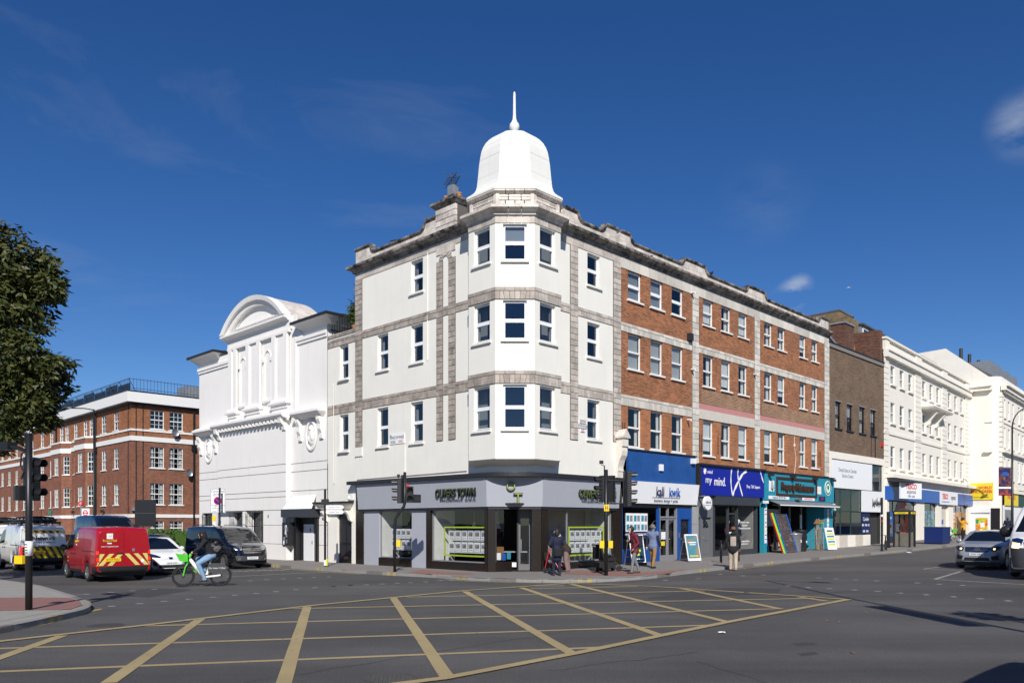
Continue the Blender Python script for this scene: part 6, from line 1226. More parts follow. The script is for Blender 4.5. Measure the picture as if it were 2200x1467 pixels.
# ================= vehicles =================
def tabl(t,x): return lerp_tab(x,t)
class Car:
    def __init__(s,name,label,cat,M,paintm,ztop,w,belt,tum,rr,z0,wheels,wr,crown=.03,group=None):
        s.t=thing(name,label,cat,M,group); s.x0=ztop[0][0]; s.x1=ztop[-1][0]; s.wh=wheels; s.wr=wr; s.W=max(a[1] for a in w)
        xs=set(a[0] for a in ztop)|set(a[0] for a in w); ar=wr+.055
        x=s.x0
        while x<s.x1: xs.add(round(x,3)); x+=.12
        for c in wheels:
            for i in range(15): xs.add(round(c-ar*math.cos(math.pi*i/14),3))
        xs=sorted(xs); secs=[]
        def sm(t,x): return (tabl(t,x-.06)+2*tabl(t,x)+tabl(t,x+.06))/4 if s.x0+.07<x<s.x1-.07 else tabl(t,x)
        for x in xs:
            zt=sm(ztop,x); hw=sm(w,x); b=z0+ (.10*max(0,(x-(s.x1-.35))/.35) + .10*max(0,((s.x0+.3)-x)/.3))
            for c in wheels:
                d=abs(x-c)
                if d<ar: b=max(b,wr+math.sqrt(ar*ar-d*d))
            bl=min(belt,zt-rr-.03); b=min(b,bl-.1); h=bl-b; hr=hw-tum*max(0,(zt-rr-bl))-.0
            prof=[(0,b),(hw-.09,b),(hw-.015,b+min(.05,h*.2)),(hw,b+h*.45),(hw-.004,b+h*.8),(hw-.02,bl),(hw-.02-(hw-hr)*.5,(bl+zt-rr)/2),(hr-.02,zt-rr),(hr-.02-rr*.35,zt-rr*.3),(hr-.02-rr*1.2,zt),(0,zt+crown)]
            secs.append((x,prof))
        m=MB(); m.smooth=True; R=[]
        for x,p in secs: R.append([(x,y,z) for y,z in p]+[(x,-y,z) for y,z in p[-2:0:-1]])
        m.rings(R,True,False); m.smooth=False; m.poly(R[0][::-1] if 0 else R[0]); m.poly(R[-1][::-1])
        for f_ in range(len(m.f)): m.f[f_]=m.f[f_][::-1]
        s.body=m.obj('body',paintm,s.t); s.bvh=BVHTree.FromPolygons([Vector(v) for v in m.v],m.f)
        b=MB(); b.box(s.x0+.15,s.x1-.2,-s.W+.16,s.W-.16,z0-.06,z0+.42); b.obj('underside','plastic_black',s.t)
        for c in wheels:
            for sd in (-1,1): s.wheel(c,sd)
    def wheel(s,x,sd,rim='alloy'):
        r=s.wr; y=sd*(s.W-.13); M=T((x,y,r))
        m=MB(); m.smooth=True; P=[(r*.64,-.09),(r*.9,-.105),(r*.98,-.08),(r,-.03),(r,.03),(r*.98,.08),(r*.9,.105),(r*.64,.09),(r*.64,-.09)]
        n=28; m.rings([[(a*math.cos(2*math.pi*i/n),b,a*math.sin(2*math.pi*i/n)) for i in range(n)] for a,b in P],True,False); tyre=m.obj('wheel','rubber',s.t,M)
        m=MB(); yo=sd*.085; m.lathe([(.01,yo*.9),(r*.17,yo*.9),(r*.17,yo*.6)],(0,0,0),16,'y')
        for k in range(10):
            a=2*math.pi*k/10; ca,sa=math.cos(a),math.sin(a); m.prism([(ca*r*.14-sa*r*.05,yo*.85,sa*r*.14+ca*r*.05),(ca*r*.62-sa*r*.07,yo,sa*r*.62+ca*r*.07),(ca*r*.62+sa*r*.07,yo,sa*r*.62-ca*r*.07),(ca*r*.14+sa*r*.05,yo*.85,sa*r*.14-ca*r*.05)],(0,-yo*.3,0))
        m.rings([[(a*math.cos(2*math.pi*i/24),b,a*math.sin(2*math.pi*i/24)) for i in range(24)] for a,b in ((r*.58,yo*.7),(r*.60,yo*1.05),(r*.66,yo*1.05),(r*.66,yo*.7))],True,False)
        m.obj('rim',rim,tyre); MB().cyl((0,yo*.1,0),(0,yo*.3,0),r*.6,n=20).obj('brake_disc','plastic_black',tyre)
    def hit(s,ax,a,b,off):
        o,d={'l':((a,4,b),(0,-1,0)),'r':((a,-4,b),(0,1,0)),'f':((6,a,b),(-1,0,0)),'b':((-6,a,b),(1,0,0)),'t':((a,b,6),(0,0,-1))}[ax]
        h=s.bvh.ray_cast(Vector(o),Vector(d))
        if h[0] is None: return None
        n=h[1]
        if n.dot(Vector(d))>0: n=-n
        return h[0]+n*off
    def decal(s,name,ax,top,bot,mat,off=.006,n=6,parent=None,nz=4):
        def rs(p):
            out=[]
            for i in range(len(p)-1):
                for k in range(n): out.append((p[i][0]+(p[i+1][0]-p[i][0])*k/n,p[i][1]+(p[i+1][1]-p[i][1])*k/n))
            return out+[p[-1]]
        A=rs(top); Bq=rs(bot); m=MB(); m.smooth=True; idx=[]; 
        for j in range(nz+1):
            row=[]
            for a,b in zip(A,Bq):
                q=s.hit(ax,a[0]+(b[0]-a[0])*j/nz,a[1]+(b[1]-a[1])*j/nz,off)
                if q is None: row.append(None)
                else: m.v.append(tuple(q)); row.append(len(m.v)-1)
            idx.append(row)
        for j in range(nz):
            for i in range(len(A)-1):
                f=[idx[j][i],idx[j][i+1],idx[j+1][i+1],idx[j+1][i]]
                if None not in f: m.f.append(f); m.m.append(0); m.sm.append(True)
        return m.obj(name,mat,parent or s.t)
    def side(s,name,top,bot,mat,off=.006,both=True,**k):
        for ax in ('l','r') if both is True else both: s.decal(name,ax,top,bot,mat,off,**k)
    def mir(s,name,ax,top,bot,mat,off=.008,**k):   # mirrored pair on front/back
        s.decal(name,ax,top,bot,mat,off,**k); s.decal(name,ax,[(-a,b) for a,b in top],[(-a,b) for a,b in bot],mat,off,**k)
    def plate(s,ax,z,txt,mat,y=0.,w=.52,h=.115):
        sg=1 if ax=='f' else -1; p=s.hit(ax,y,z,.0); x=p.x+sg*.02; m=MB(); m.box(min(x,x-sg*.015),max(x,x-sg*.015),y-w/2,y+w/2,z-h/2,z+h/2); o=m.obj('number_plate',mat,s.t)
        text(txt,.105,'plastic_black',o,T((x+sg*.003,y,z))@RZ(90 if sg>0 else -90),.001,sx=.85)
    def words(s,ax,a,z,txt,size,mat,**k):
        p=s.hit(ax,a,z,.015); r={'l':180,'r':0,'f':90,'b':-90}[ax]; return text(txt,size,mat,s.t,T(p)@RZ(r),.002,**k)
    def mirrors(s,x,z,y=None,mat='plastic_black',sz=1.):
        for sd in(-1,1):
            yy=sd*((y or s.W)+.12); m=MB(); m.smooth=True; m.ell((x,yy,z),.07*sz,.11*sz,.10*sz); m.cyl((x+.02,sd*(s.W-.1),z-.05),(x+.02,yy,z-.03),.03); m.obj('wing_mirror',mat,s.t)
def heading(p,h): h=Vector((h[0],h[1],0)).normalized(); return Matrix(((h.x,-h.y,0,p[0]),(h.y,h.x,0,p[1]),(0,0,1,gz(p[0],p[1])),(0,0,0,1)))
VZ=[(-2.3,1.74),(-2.24,1.84),(-2.1,1.88),(-1.2,1.91),(.3,1.90),(.72,1.82),(1.05,1.62),(1.5,1.24),(1.72,1.13),(2.05,1.03),(2.2,.92),(2.28,.78),(2.32,.62)]; VW=[(-2.3,.88),(-2.2,.93),(-1.8,.95),(1.3,.95),(1.8,.91),(2.1,.82),(2.25,.66),(2.32,.5)]
def van(name,label,M,paintm,dz=1.,dx=1.,glassrear=False,group=None,belt=1.12):
    c=Car(name,label,'van',M,paintm,[(a*dx,b*dz) for a,b in VZ],[(a*dx,b*(1+.04*(dz-1)*3)) for a,b in VW],belt*dz,.11,.09,.27,[-1.28*dx,1.42*dx],.335+.02*(dz-1)); k=dz; q=dx
    c.side('side_window',[(.40*q,1.70*k),(.78*q,1.66*k),(1.0*q,1.52*k)],[(.40*q,1.14*k),(.9*q,1.12*k),(1.42*q,1.12*k)],'car_glass'); 
    c.decal('windscreen','f',[(-.66,1.75*k),(0,1.79*k),(.66,1.75*k)],[(-.80,1.17*k),(0,1.17*k),(.80,1.17*k)],'car_glass',.008,n=8)
    c.side('door_seam',[(.33*q,1.75*k),(.345*q,1.75*k)],[(.33*q,.45),(.345*q,.45)],'plastic_black',.003,n=1); c.side('door_seam',[(-.78*q,1.75*k),(-.765*q,1.75*k)],[(-.78*q,.45),(-.765*q,.45)],'plastic_black',.003,n=1)
    c.side('slide_rail',[(-2.1*q,1.08*k),(-.8*q,1.08*k)],[(-2.1*q,1.05*k),(-.8*q,1.05*k)],'plastic_black',.008); c.side('door_handle',[(.45*q,.98*k),(.62*q,.98*k)],[(.45*q,.93*k),(.62*q,.93*k)],'plastic_black',.02,n=2); c.side('door_handle',[(.1*q,.98*k),(.25*q,.98*k)],[(.1*q,.93*k),(.25*q,.93*k)],'plastic_black',.02,n=2)
    c.side('sill_trim',[(-.9*q,.38),(1.0*q,.38)],[(-.9*q,.30),(1.0*q,.30)],'plastic_black',.012)
    c.mir('headlight','f',[(.42,.98*k),(.62,1.02*k),(.76,1.0*k)],[(.46,.84*k),(.66,.84*k),(.78,.88*k)],'chrome',.01); c.decal('grille','f',[(-.42,.92*k),(.42,.92*k)],[(-.36,.76*k),(.36,.76*k)],'plastic_black',.008); c.decal('front_bumper','f',[(-.74,.60),(0,.6),(.74,.60)],[(-.70,.38),(0,.38),(.70,.38)],'plastic_grey',.015)
    c.decal('rear_bumper','b',[(-.90,.55),(.90,.55)],[(-.88,.32),(.88,.32)],'plastic_black',.05); c.side('rear_bumper_corner',[(-2.3*q,.55),(-2.0*q,.55)],[(-2.28*q,.34),(-2.05*q,.34)],'plastic_black',.03,n=3)
    c.decal('rear_door_seam','b',[(-.006,1.7*k),(.006,1.7*k)],[(-.006,.56),(.006,.56)],'plastic_black',.004,n=1); c.mirrors(1.12*q,1.15*k,sz=1.2)
    c.decal('rear_handle','b',[(.03,1.02*k),(.24,1.02*k)],[(.03,.97*k),(.24,.97*k)],'plastic_black',.02,n=2)
    return c
# --- red mail van
rv=van('red_mail_van','red mail van with yellow chevrons seen from its rear left','x',None) if 0 else None
P=Vector((-14.25,27.3)); h=Vector((-.68,.733)); ctr=P+h*2.3+Vector((h.y,-h.x))*.92
rv=van('mail_van','red mail van with pale yellow rear chevrons, stopped left of the cyclist',heading((ctr.x,ctr.y),h),'car_red')
for sd in (1,-1):   # tall tail lamps
    c=rv; s_=sd
    c.decal('tail_lamp','b',[(s_*.80,1.10),(s_*.885,1.10)],[(s_*.80,.70),(s_*.89,.70)],'tail_red',.012,n=2); c.decal('brake_lamp','b',[(s_*.81,1.08),(s_*.875,1.08)],[(s_*.81,.97),(s_*.88,.97)],'tail_lit',.016,n=2); c.decal('reversing_lamp','b',[(s_*.81,.95),(s_*.875,.95)],[(s_*.81,.90),(s_*.88,.90)],'chrome',.016,n=2); c.decal('brake_lamp','b',[(s_*.81,.86),(s_*.875,.86)],[(s_*.81,.74),(s_*.88,.74)],'tail_lit',.016,n=2)
for s_ in (1,-1):
    for i in range(3):
        y0=s_*(.02+.30*i); a=.20
        rv.decal('chevron','b',[(y0,.985),(y0+s_*a*.78,.985)],[(min(.86,abs(y0)+.36)*s_,.58),(min(.89,abs(y0)+.36+a*.78)*s_,.58)],'chev_cream',.005,n=2)
rv.plate('b',.78,'KT17 TOU','yellow_plate',.36)
p=rv.decal('logo_tile','b',[(.36,1.69),(.56,1.69)],[(.36,1.50),(.56,1.50)],'white_board',.006,n=2); rv.words('b',.46,1.6,'W',.1,'sign_yellow'); rv.words('b',.46,1.44,'Royal Mail',.115,'sign_yellow',sx=.95); rv.words('b',.46,1.24,'www.royalmail.com',.07,'white_print'); rv.decal('logo_bar','b',[(.4,1.37),(.54,1.37)],[(.4,1.33),(.54,1.33)],'white_board',.006,n=2)
rv.decal('logo_tile','l',[(-.1,1.70),(.1,1.70)],[(-.1,1.48),(.1,1.48)],'white_board',.006,n=2); rv.words('l',0,1.40,'Royal Mail',.13,'sign_yellow',sx=.8); rv.decal('logo_bar','l',[(-.07,1.3),(.07,1.3)],[(-.07,1.25),(.07,1.25)],'white_board',.006,n=2); rv.words('l',.95,.8,'E',.12,'sign_yellow'); rv.words('l',.95,.66,'R',.08,'sign_yellow')
rv.decal('rear_badge','b',[(-.36,1.16),(-.27,1.16)],[(-.36,1.06),(-.27,1.06)],'galv',.006,n=2); m=MB(); q=rv.hit('b',-.62,.72,.008); m.lathe([(.01,-.004),(.06,-.004),(.06,.004)],(0,0,0),18,'y'); m.obj('round_sticker','white_board',rv.t,T(q)@RZ(-90)); rv.decal('high_brake_lamp','b',[(-.05,1.80),(.25,1.80)],[(-.05,1.775),(.25,1.775)],'tail_red',.008,n=2)
# --- white telecom van
c0=Vector((-20.3,34.6)); h=Vector((-.69,.724)); ctr=c0+h*2.3
gv=van('telecom_van','white telecom van with red and yellow rear stripes and a loaded roof rack',heading((ctr.x,ctr.y),h),'car_white',1.04,1.02)
gv.decal('rear_stripes','b',[(-.84,1.74),(.84,1.74)],[(-.84,1.62),(.84,1.62)],'hiviz_red',.005); gv.decal('rear_stripes','b',[(-.80,1.05),(.80,1.05)],[(-.82,.50),(.82,.50)],'hiviz_red',.005)
for i in range(6):
    y=.78-i*.27; gv.decal('stripe','b',[(y-.12,1.04),(y,1.04)],[(max(-.82,y-.42),.52),(max(-.8,y-.28),.52)],'hiviz_yellow',.009,n=2)
    gv.decal('stripe','b',[(y-.12,1.73),(y,1.73)],[(y-.2,1.63),(y-.08,1.63)],'hiviz_yellow',.009,n=1)
gv.words('b',.12,1.40,'G.Network',.24,'plastic_black',bev=.006); gv.words('b',.1,1.22,'BRILLIANT FIBRE CONNECTED',.09,'tesco_blue',sx=.9); gv.plate('b',.80,'LC24 GRK','yellow_plate',.2)
for s_ in(1,-1): gv.decal('tail_lamp','b',[(s_*.82,1.04),(s_*.90,1.04)],[(s_*.82,.66),(s_*.91,.66)],'tail_lit' if s_>0 else 'tail_red',.012,n=2)
def rack(c,z,ln=2.6):
    m=MB()
    for x in (-1.8,-.6,.5): m.box(x-.03,x+.03,-.78,.78,z+.06,z+.10); m.box(x-.03,x+.03,-.78,-.74,z-.05,z+.06); m.box(x-.03,x+.03,.74,.78,z-.05,z+.06)
    for y in (-.76,.76): m.box(-1.95,.6,y-.02,y+.02,z+.10,z+.14)
    m.obj('roof_rack','plastic_black',c.t)
    m=MB(); 
    for y,r in ((-.5,.09),(-.25,.07),(.0,.1),(.3,.08),(.55,.06)): m.cyl((-1.9,y,z+.10+r),(.6,y,z+.10+r),r,n=10)
    m.box(-1.95,.4,-.62,.62,z+.2,z+.26); 
    for x in(-1.8,-1.2,-.5,.2): m.tube([(x,-.6,z+.1),(x,-.5,z+.32),(x,0,z+.36),(x,.5,z+.32),(x,.6,z+.1)],.04,6)
    m.obj('ladder_bundle','plastic_black',c.t)
    for y in (-.5,-.1,.3,.6): m=MB(); m.cyl((-1.5,y,z+.1),(-1.5,y,z+.62),.008,n=4); m.obj('aerial','plastic_black',c.t)
rack(gv,1.97)
c0=Vector((-25.3,40.0)); ctr=c0+h*2.3
kv=van('contractor_van','pale van with yellow stripes half hidden behind the telecom van',heading((ctr.x,ctr.y),h),'car_white',1.04,1.02); kv.words('b',.1,1.45,'Kelly',.25,'tesco_blue'); rack(kv,1.97)
for i in range(6): y=.78-i*.27; kv.decal('stripe','b',[(y-.12,1.1),(y,1.1)],[(max(-.82,y-.42),.52),(max(-.8,y-.28),.52)],'hiviz_yellow' if i%2 else 'hiviz_red',.009,n=2)
for s_ in(1,-1): kv.decal('tail_lamp','b',[(s_*.82,1.04),(s_*.90,1.04)],[(s_*.82,.66),(s_*.91,.66)],'tail_lit',.012,n=2)
van('dark_van','dark grey van at the far left edge of the queue',heading((-24.6,34.6),(-.69,.724)),'car_grey',1.04,1.02)
# --- navy high van behind
nv=van('navy_van','tall navy blue van behind the red mail van',heading(wl(FL,-24.8,-6.3),(-aL.x,-aL.y)),'car_navy',1.30,1.1)
# --- white hatchback
def carspec(name,label,M,paintm,Z,Wt,belt,tum,wheels,wr,cat='car'): return Car(name,label,cat,M,paintm,Z,Wt,belt,tum,.06,.20,wheels,wr,.02)
PZ=[(-2.25,.80),(-2.2,1.0),(-1.9,1.08),(-1.2,1.30),(-.5,1.45),(.0,1.48),(.35,1.45),(.8,1.24),(1.22,1.01),(1.35,.97),(1.8,.86),(2.05,.74),(2.2,.60),(2.27,.46)]; PW=[(-2.25,.70),(-2.1,.82),(-1.6,.88),(1.3,.88),(1.8,.84),(2.05,.74),(2.2,.55),(2.27,.38)]
pr=carspec('white_hatchback','white hatchback car facing the junction beside the cyclist',heading(wl(FL,-12.7,-8.7),(-aL.x,-aL.y)),'car_white',PZ,PW,.92,.30,[-1.33,1.37],.32)
pr.decal('windscreen','f',[(-.52,1.40),(0,1.44),(.52,1.40)],[(-.70,1.0),(0,1.0),(.70,1.0)],'car_glass',.006,n=8,nz=6)
pr.side('side_window',[(-1.1,1.20),(-.3,1.38),(.35,1.36),(.75,1.17)],[(-1.15,.98),(-.3,.95),(.35,.93),(1.0,.96)],'car_glass'); pr.side('window_pillar',[(-.28,1.38),(-.22,1.38)],[(-.28,.94),(-.22,.94)],'plastic_black',.012,n=1)
pr.mir('headlight','f',[(.36,.72),(.52,.80),(.74,.86)],[(.40,.68),(.6,.70),(.78,.72)],'chrome',.01); pr.mir('indicator','f',[(.66,.71),(.74,.70)],[(.70,.60),(.74,.62)],'sign_yellow',.01,n=2); pr.decal('lower_grille','f',[(-.46,.42),(0,.40),(.46,.42)],[(-.5,.30),(0,.30),(.5,.30)],'plastic_black',.012); pr.mir('fog_recess','f',[(.55,.52),(.68,.56)],[(.52,.36),(.66,.40)],'plastic_black',.012,n=3); pr.decal('badge','f',[(-.08,.70),(.08,.70)],[(-.07,.62),(.07,.62)],'chrome',.014,n=2); pr.plate('f',.47,'LB18 KXO','white_board')
pr.side('door_seam',[(.28,.93),(.29,.93)],[(.30,.30),(.31,.30)],'plastic_black',.003,n=1); pr.side('door_seam',[(-.72,1.0),(-.71,1.0)],[(-.62,.3),(-.61,.3)],'plastic_black',.003,n=1); pr.side('door_handle',[(-.5,.86),(-.3,.86)],[(-.5,.83),(-.3,.83)],'car_white',.02,n=2); pr.mirrors(.82,1.0,mat='car_white')
sb=carspec('dark_saloon','dark saloon car mostly hidden behind the white hatchback',heading(wl(FL,-19.6,-6.0),(-aL.x,-aL.y)),'car_grey',[(a,b*1.02) for a,b in PZ],PW,.92,.30,[-1.33,1.37],.32); sb.decal('windscreen','f',[(-.52,1.42),(0,1.46),(.52,1.42)],[(-.70,1.02),(0,1.02),(.70,1.02)],'car_glass',.006,n=8,nz=6); sb.side('side_window',[(-1.1,1.22),(-.3,1.4),(.35,1.38),(.75,1.19)],[(-1.15,1.0),(-.3,.97),(.35,.95),(1.0,.98)],'car_glass'); sb.mirrors(.82,1.0)
# --- black people carrier
bv=van('black_people_carrier','glossy black people carrier with a chrome grille parked by the white hall',heading(wl(FL,-14.7,-4.4),(-aL.x,-aL.y)),'car_black',1.0,1.1,belt=1.08)
bv.side('side_window',[(-2.2,1.68),(-1.0,1.70),(.36,1.70)],[(-2.2,1.14),(-1.0,1.12),(.36,1.12)],'car_glass',.006)
bv.decal('grille_surround','f',[(-.46,.94),(0,.96),(.46,.94)],[(-.40,.68),(0,.66),(.40,.68)],'plastic_black',.014)
for z in (.73,.81,.89): bv.decal('grille_bar','f',[(-.42,z+.02),(0,z+.02),(.42,z+.02)],[(-.42,z-.012),(0,z-.012),(.42,z-.012)],'chrome',.022,n=4,nz=1)
q=bv.hit('f',0,.81,.03); m=MB(); m.rings([[(0,r*math.cos(2*math.pi*i/20),r*math.sin(2*math.pi*i/20)) for i in range(20)] for r in (.075,.095)],True,False)
for k in range(3): a=R_(90+120*k); m.add([(0,.012*math.sin(a),-.012*math.cos(a)),(0,.08*math.cos(a),.08*math.sin(a)),(0,-.012*math.sin(a),.012*math.cos(a))],[(0,1,2)])
star=m.mesh('badge','chrome'); link('badge',star,bv.t,T(q)); bv.plate('f',.50,'WG69 FUT','white_board'); bv.mir('fog_lamp','f',[(.55,.50),(.65,.50)],[(.55,.41),(.65,.41)],'chrome',.02,n=3)
for y in (-.78,.78): m=MB(); m.tube([(-1.9,y,1.88),(-1.8,y,1.97),(.3,y,1.98),(.5,y,1.88)],.018,6); m.obj('roof_rail','chrome',bv.t)
# --- silver SUV, white vans on the right
GZ=[(-2.2,.85),(-2.15,1.05),(-1.9,1.3),(-1.3,1.46),(-.3,1.52),(.25,1.48),(.7,1.28),(1.1,1.08),(1.25,1.04),(1.75,.97),(2.0,.88),(2.14,.74),(2.2,.55)]; GW=[(-2.2,.72),(-2.0,.86),(-1.5,.90),(1.4,.90),(1.8,.87),(2.03,.78),(2.15,.62),(2.2,.5)]
gp_=wl(FR,15.6,-12.25)
gl=carspec('silver_suv','silver grey compact SUV with lit headlamps facing the junction',heading(gp_,(-aR.x,-aR.y)),'car_silver',GZ,GW,.98,.26,[-1.32,1.38],.36)
gl.decal('windscreen','f',[(-.56,1.43),(0,1.47),(.56,1.43)],[(-.74,1.08),(0,1.08),(.74,1.08)],'car_glass',.006,n=8,nz=6); gl.side('side_window',[(-1.5,1.30),(-.3,1.42),(.25,1.38),(.7,1.20)],[(-1.5,1.08),(-.3,1.02),(.3,1.0),(.95,1.02)],'car_glass')
gl.decal('grille','f',[(-.46,.86),(0,.87),(.46,.86)],[(-.40,.68),(0,.66),(.40,.68)],'plastic_black',.012)
for z in (.73,.80): gl.decal('grille_bar','f',[(-.42,z+.018),(0,z+.018),(.42,z+.018)],[(-.42,z-.012),(0,z-.012),(.42,z-.012)],'chrome',.02,n=4,nz=1)
link('badge',star,gl.t,T(gl.hit('f',0,.765,.03))); gl.mir('headlight','f',[(.48,.84),(.64,.90),(.78,.90)],[(.50,.72),(.64,.72),(.76,.78)],'dark_pane',.012); gl.mir('head_lamp_bulb','f',[(.55,.82),(.62,.82)],[(.55,.76),(.62,.76)],'head_lit',.018,n=2); gl.mir('air_intake','f',[(.48,.52),(.72,.56)],[(.52,.38),(.72,.38)],'plastic_black',.014,n=3); gl.decal('lower_grille','f',[(-.42,.46),(0,.46),(.42,.46)],[(-.46,.33),(0,.33),(.46,.33)],'plastic_black',.012); gl.plate('f',.59,'GX03 UKN','white_board'); gl.mirrors(.75,1.08,mat='car_silver')
sp=van('white_delivery_van','large white delivery van cut off by the right edge of the picture',heading(wl(FR,11.65,-15.2),(-aR.x,-aR.y)),'car_white',1.32,1.25); sp.decal('lower_front','f',[(-.8,1.02),(0,1.02),(.8,1.02)],[(-.74,.5),(0,.5),(.74,.5)],'plastic_grey',.012); sp.mir('head_lamp','f',[(.5,1.16),(.72,1.2)],[(.52,1.0),(.74,1.02)],'head_lit',.02,n=2); sp.mirrors(1.3,1.55,y=1.12,sz=2.0)
wv=van('white_panel_van','white panel van with a roof bar behind the silver SUV',heading(wl(FR,29.5,-12.4),(-aR.x,-aR.y)),'car_white',1.08,1.1)
m=MB(); m.box(.1,.16,-.7,.7,2.12,2.18); m.obj('roof_bar','plastic_black',wv.t)
van('shadow_casting_van','white van parked just outside the right edge near the camera',heading((6.3,5.9),(-.7,-.71)),'car_white',1.3,1.2)  # out-of-frame van added for its shadow on the road, bottom right
# ================= people =================
def person(name,label,M,J,parts,hair=None,extra=None,vox=.014,sc=1.):
    """J: joints; parts: list of (a,b,ra,rb,material). One remeshed skin; faces take the material of the nearest limb segment."""
    t=thing('person',label,'person',M); m=MB()
    segs=[]
    for a,b,ra,rb,mt in parts:
        A=Vector(J[a] if isinstance(a,str) else a); Bv=Vector(J[b] if isinstance(b,str) else b); fl=1.
        if isinstance(mt,tuple): mt,fl=mt
        n=10; ax=(Bv-A); L_=max(ax.length,1e-4); k=max(3,int(L_/.03)); 
        if ax.length<1e-3: m.ell(A,ra,ra*fl,rb,12,8)
        else:
            z=ax.normalized(); x=Vector((1,0,0)) if abs(z.x)<.9 else Vector((0,1,0)); x=(x-z*x.dot(z)).normalized(); y=z.cross(x); rings=[]
            for q in range(-3,k+4):
                if q<0: f=0; off=-ra*math.sin((-q)/3*math.pi/2)*.9; r=ra*max(.12,math.cos((-q)/3*math.pi/2))
                elif q>k: f=1; off=rb*math.sin((q-k)/3*math.pi/2)*.9; r=rb*max(.12,math.cos((q-k)/3*math.pi/2))
                else: f=q/k; off=0; r=ra+(rb-ra)*f
                c=A+ax*f+z*off; rings.append([c+x*r*math.cos(2*math.pi*i/n)+y*r*fl*math.sin(2*math.pi*i/n) for i in range(n)])
            m.rings(rings)
        segs.append((A,Bv,max(ra,rb),mt))
    me=m.mesh('body',['skin']); o=bpy.data.objects.new('tmp',me); COL.objects.link(o)
    r=o.modifiers.new('r','REMESH'); r.mode='VOXEL'; r.voxel_size=vox; sm_=o.modifiers.new('s','SMOOTH'); sm_.factor=.6; sm_.iterations=3
    dg=bpy.context.evaluated_depsgraph_get(); me2=bpy.data.meshes.new_from_object(o.evaluated_get(dg)); bpy.data.objects.remove(o); bpy.data.meshes.remove(me)
    me2.name='body'; me2.materials.clear(); mats=[]
    for s in segs:
        if s[3] not in mats: mats.append(s[3])
    for q in mats: me2.materials.append(MAT(q))
    for p in me2.polygons:
        c=p.center; best=1e9; bi=0
        for A,Bv,r_,mt in segs:
            d=Bv-A; l=d.length_squared; f=0 if l<1e-8 else min(1,max(0,(c-A).dot(d)/l)); ds=(c-(A+d*f)).length-r_
            if ds<best: best=ds; bi=mats.index(mt)
        p.material_index=bi; p.use_smooth=True
    link('body',me2,t); hd=Vector(J['head'])
    if hair:
        mt,lng=hair; m=MB(); m.smooth=True; R=[]; fw=Vector(J.get('face',(0,-1,0))); fw.z=0; fw.normalize(); sd=Vector((-fw.y,fw.x,0))
        for k in range(7):
            a=R_(90-k*20); row=[]
            for i in range(16):
                b=2*math.pi*i/16; d=fw*math.cos(b)+sd*math.sin(b); cut=1 if math.cos(b)<.45 else 0
                aa=a if cut else max(a,R_(28)); rr=.108 if lng<.1 else .122
                row.append(hd+Vector((0,0,.02))+d*rr*max(.05,math.cos(aa))+Vector((0,0,.125*math.sin(aa)-(lng if (cut and k>=5) else 0)))-fw*.012)
            R.append(row)
        m.rings(R[::-1],True,True); m.obj('hair',mt,t)
    if extra: extra(t,J)
    return t
def stand(h=1.75,lean=0.,stride=.0,face=(0,-1,0),side=0.,armL=None,armR=None,head_fwd=.02,bent=0.):
    """joints in a frame where the person faces -y; x to the person's left"""
    s=h/1.75; J={}
    J['hip']=(0,0,.95*s); J['waist']=(0,-.02-bent*.15,1.08*s); J['chest']=(0,-lean-bent*.35,1.30*s-bent*.12); J['neck']=(0,-lean-.01-bent*.5,1.48*s-bent*.2); J['head']=(0,-lean-head_fwd-bent*.62,1.63*s-bent*.25); J['top']=(0,-lean-head_fwd-bent*.62,1.68*s-bent*.25)
    J['face']=face; f=Vector(face).normalized(); hd=Vector(J['head']); J['nose']=tuple(hd+f*.105+Vector((0,0,-.02))); J['nose2']=tuple(hd+f*.09+Vector((0,0,.02))); J['chin']=tuple(hd+f*.06+Vector((0,0,-.10)))
    sdv=Vector((-f.y,f.x,0)); J['earL']=tuple(hd+sdv*.088); J['earR']=tuple(hd-sdv*.088)
    for n,q in (('L',1),('R',-1)):
        J['sh'+n]=(q*.185*s,-lean-bent*.42,1.42*s-bent*.16); J['hp'+n]=(q*.09*s,0,.93*s)
        st=q*stride; J['kn'+n]=(q*.10*s,-st*.5-.03,.50*s); J['an'+n]=(q*.10*s,-st+(.0 if st>0 else .04),.09*s+(0 if st>=0 else .03)); J['toe'+n]=(q*.12*s,-st-.17,.035*s); J['heel'+n]=(q*.10*s,-st+.05,.045*s)
        arm=armL if q>0 else armR
        if arm is None: arm=((q*.26*s,-lean+.03+st*.15,1.14*s),(q*.25*s,-lean-.06+st*.35,.90*s))
        J['el'+n],J['wr'+n]=arm; e,w=Vector(arm[0]),Vector(arm[1]); d=(w-e).normalized(); J['pm'+n]=tuple(w+d*.07)
        ax=Vector((0,0,1)).cross(d); ax=ax.normalized() if ax.length>.2 else Vector((0,1,0))
        for i in range(4): 
            b=w+d*.085+ax*(.03-.02*i); J['f%d'%i+n]=tuple(b); J['g%d'%i+n]=tuple(b+d*(.055,.065,.06,.045)[i]+Vector((0,-.012,-.008)))
        J['th'+n]=tuple(w+d*.03+ax*.03); J['ti'+n]=tuple(w+d*.075+ax*.055+Vector((0,-.015,0)))
    return J
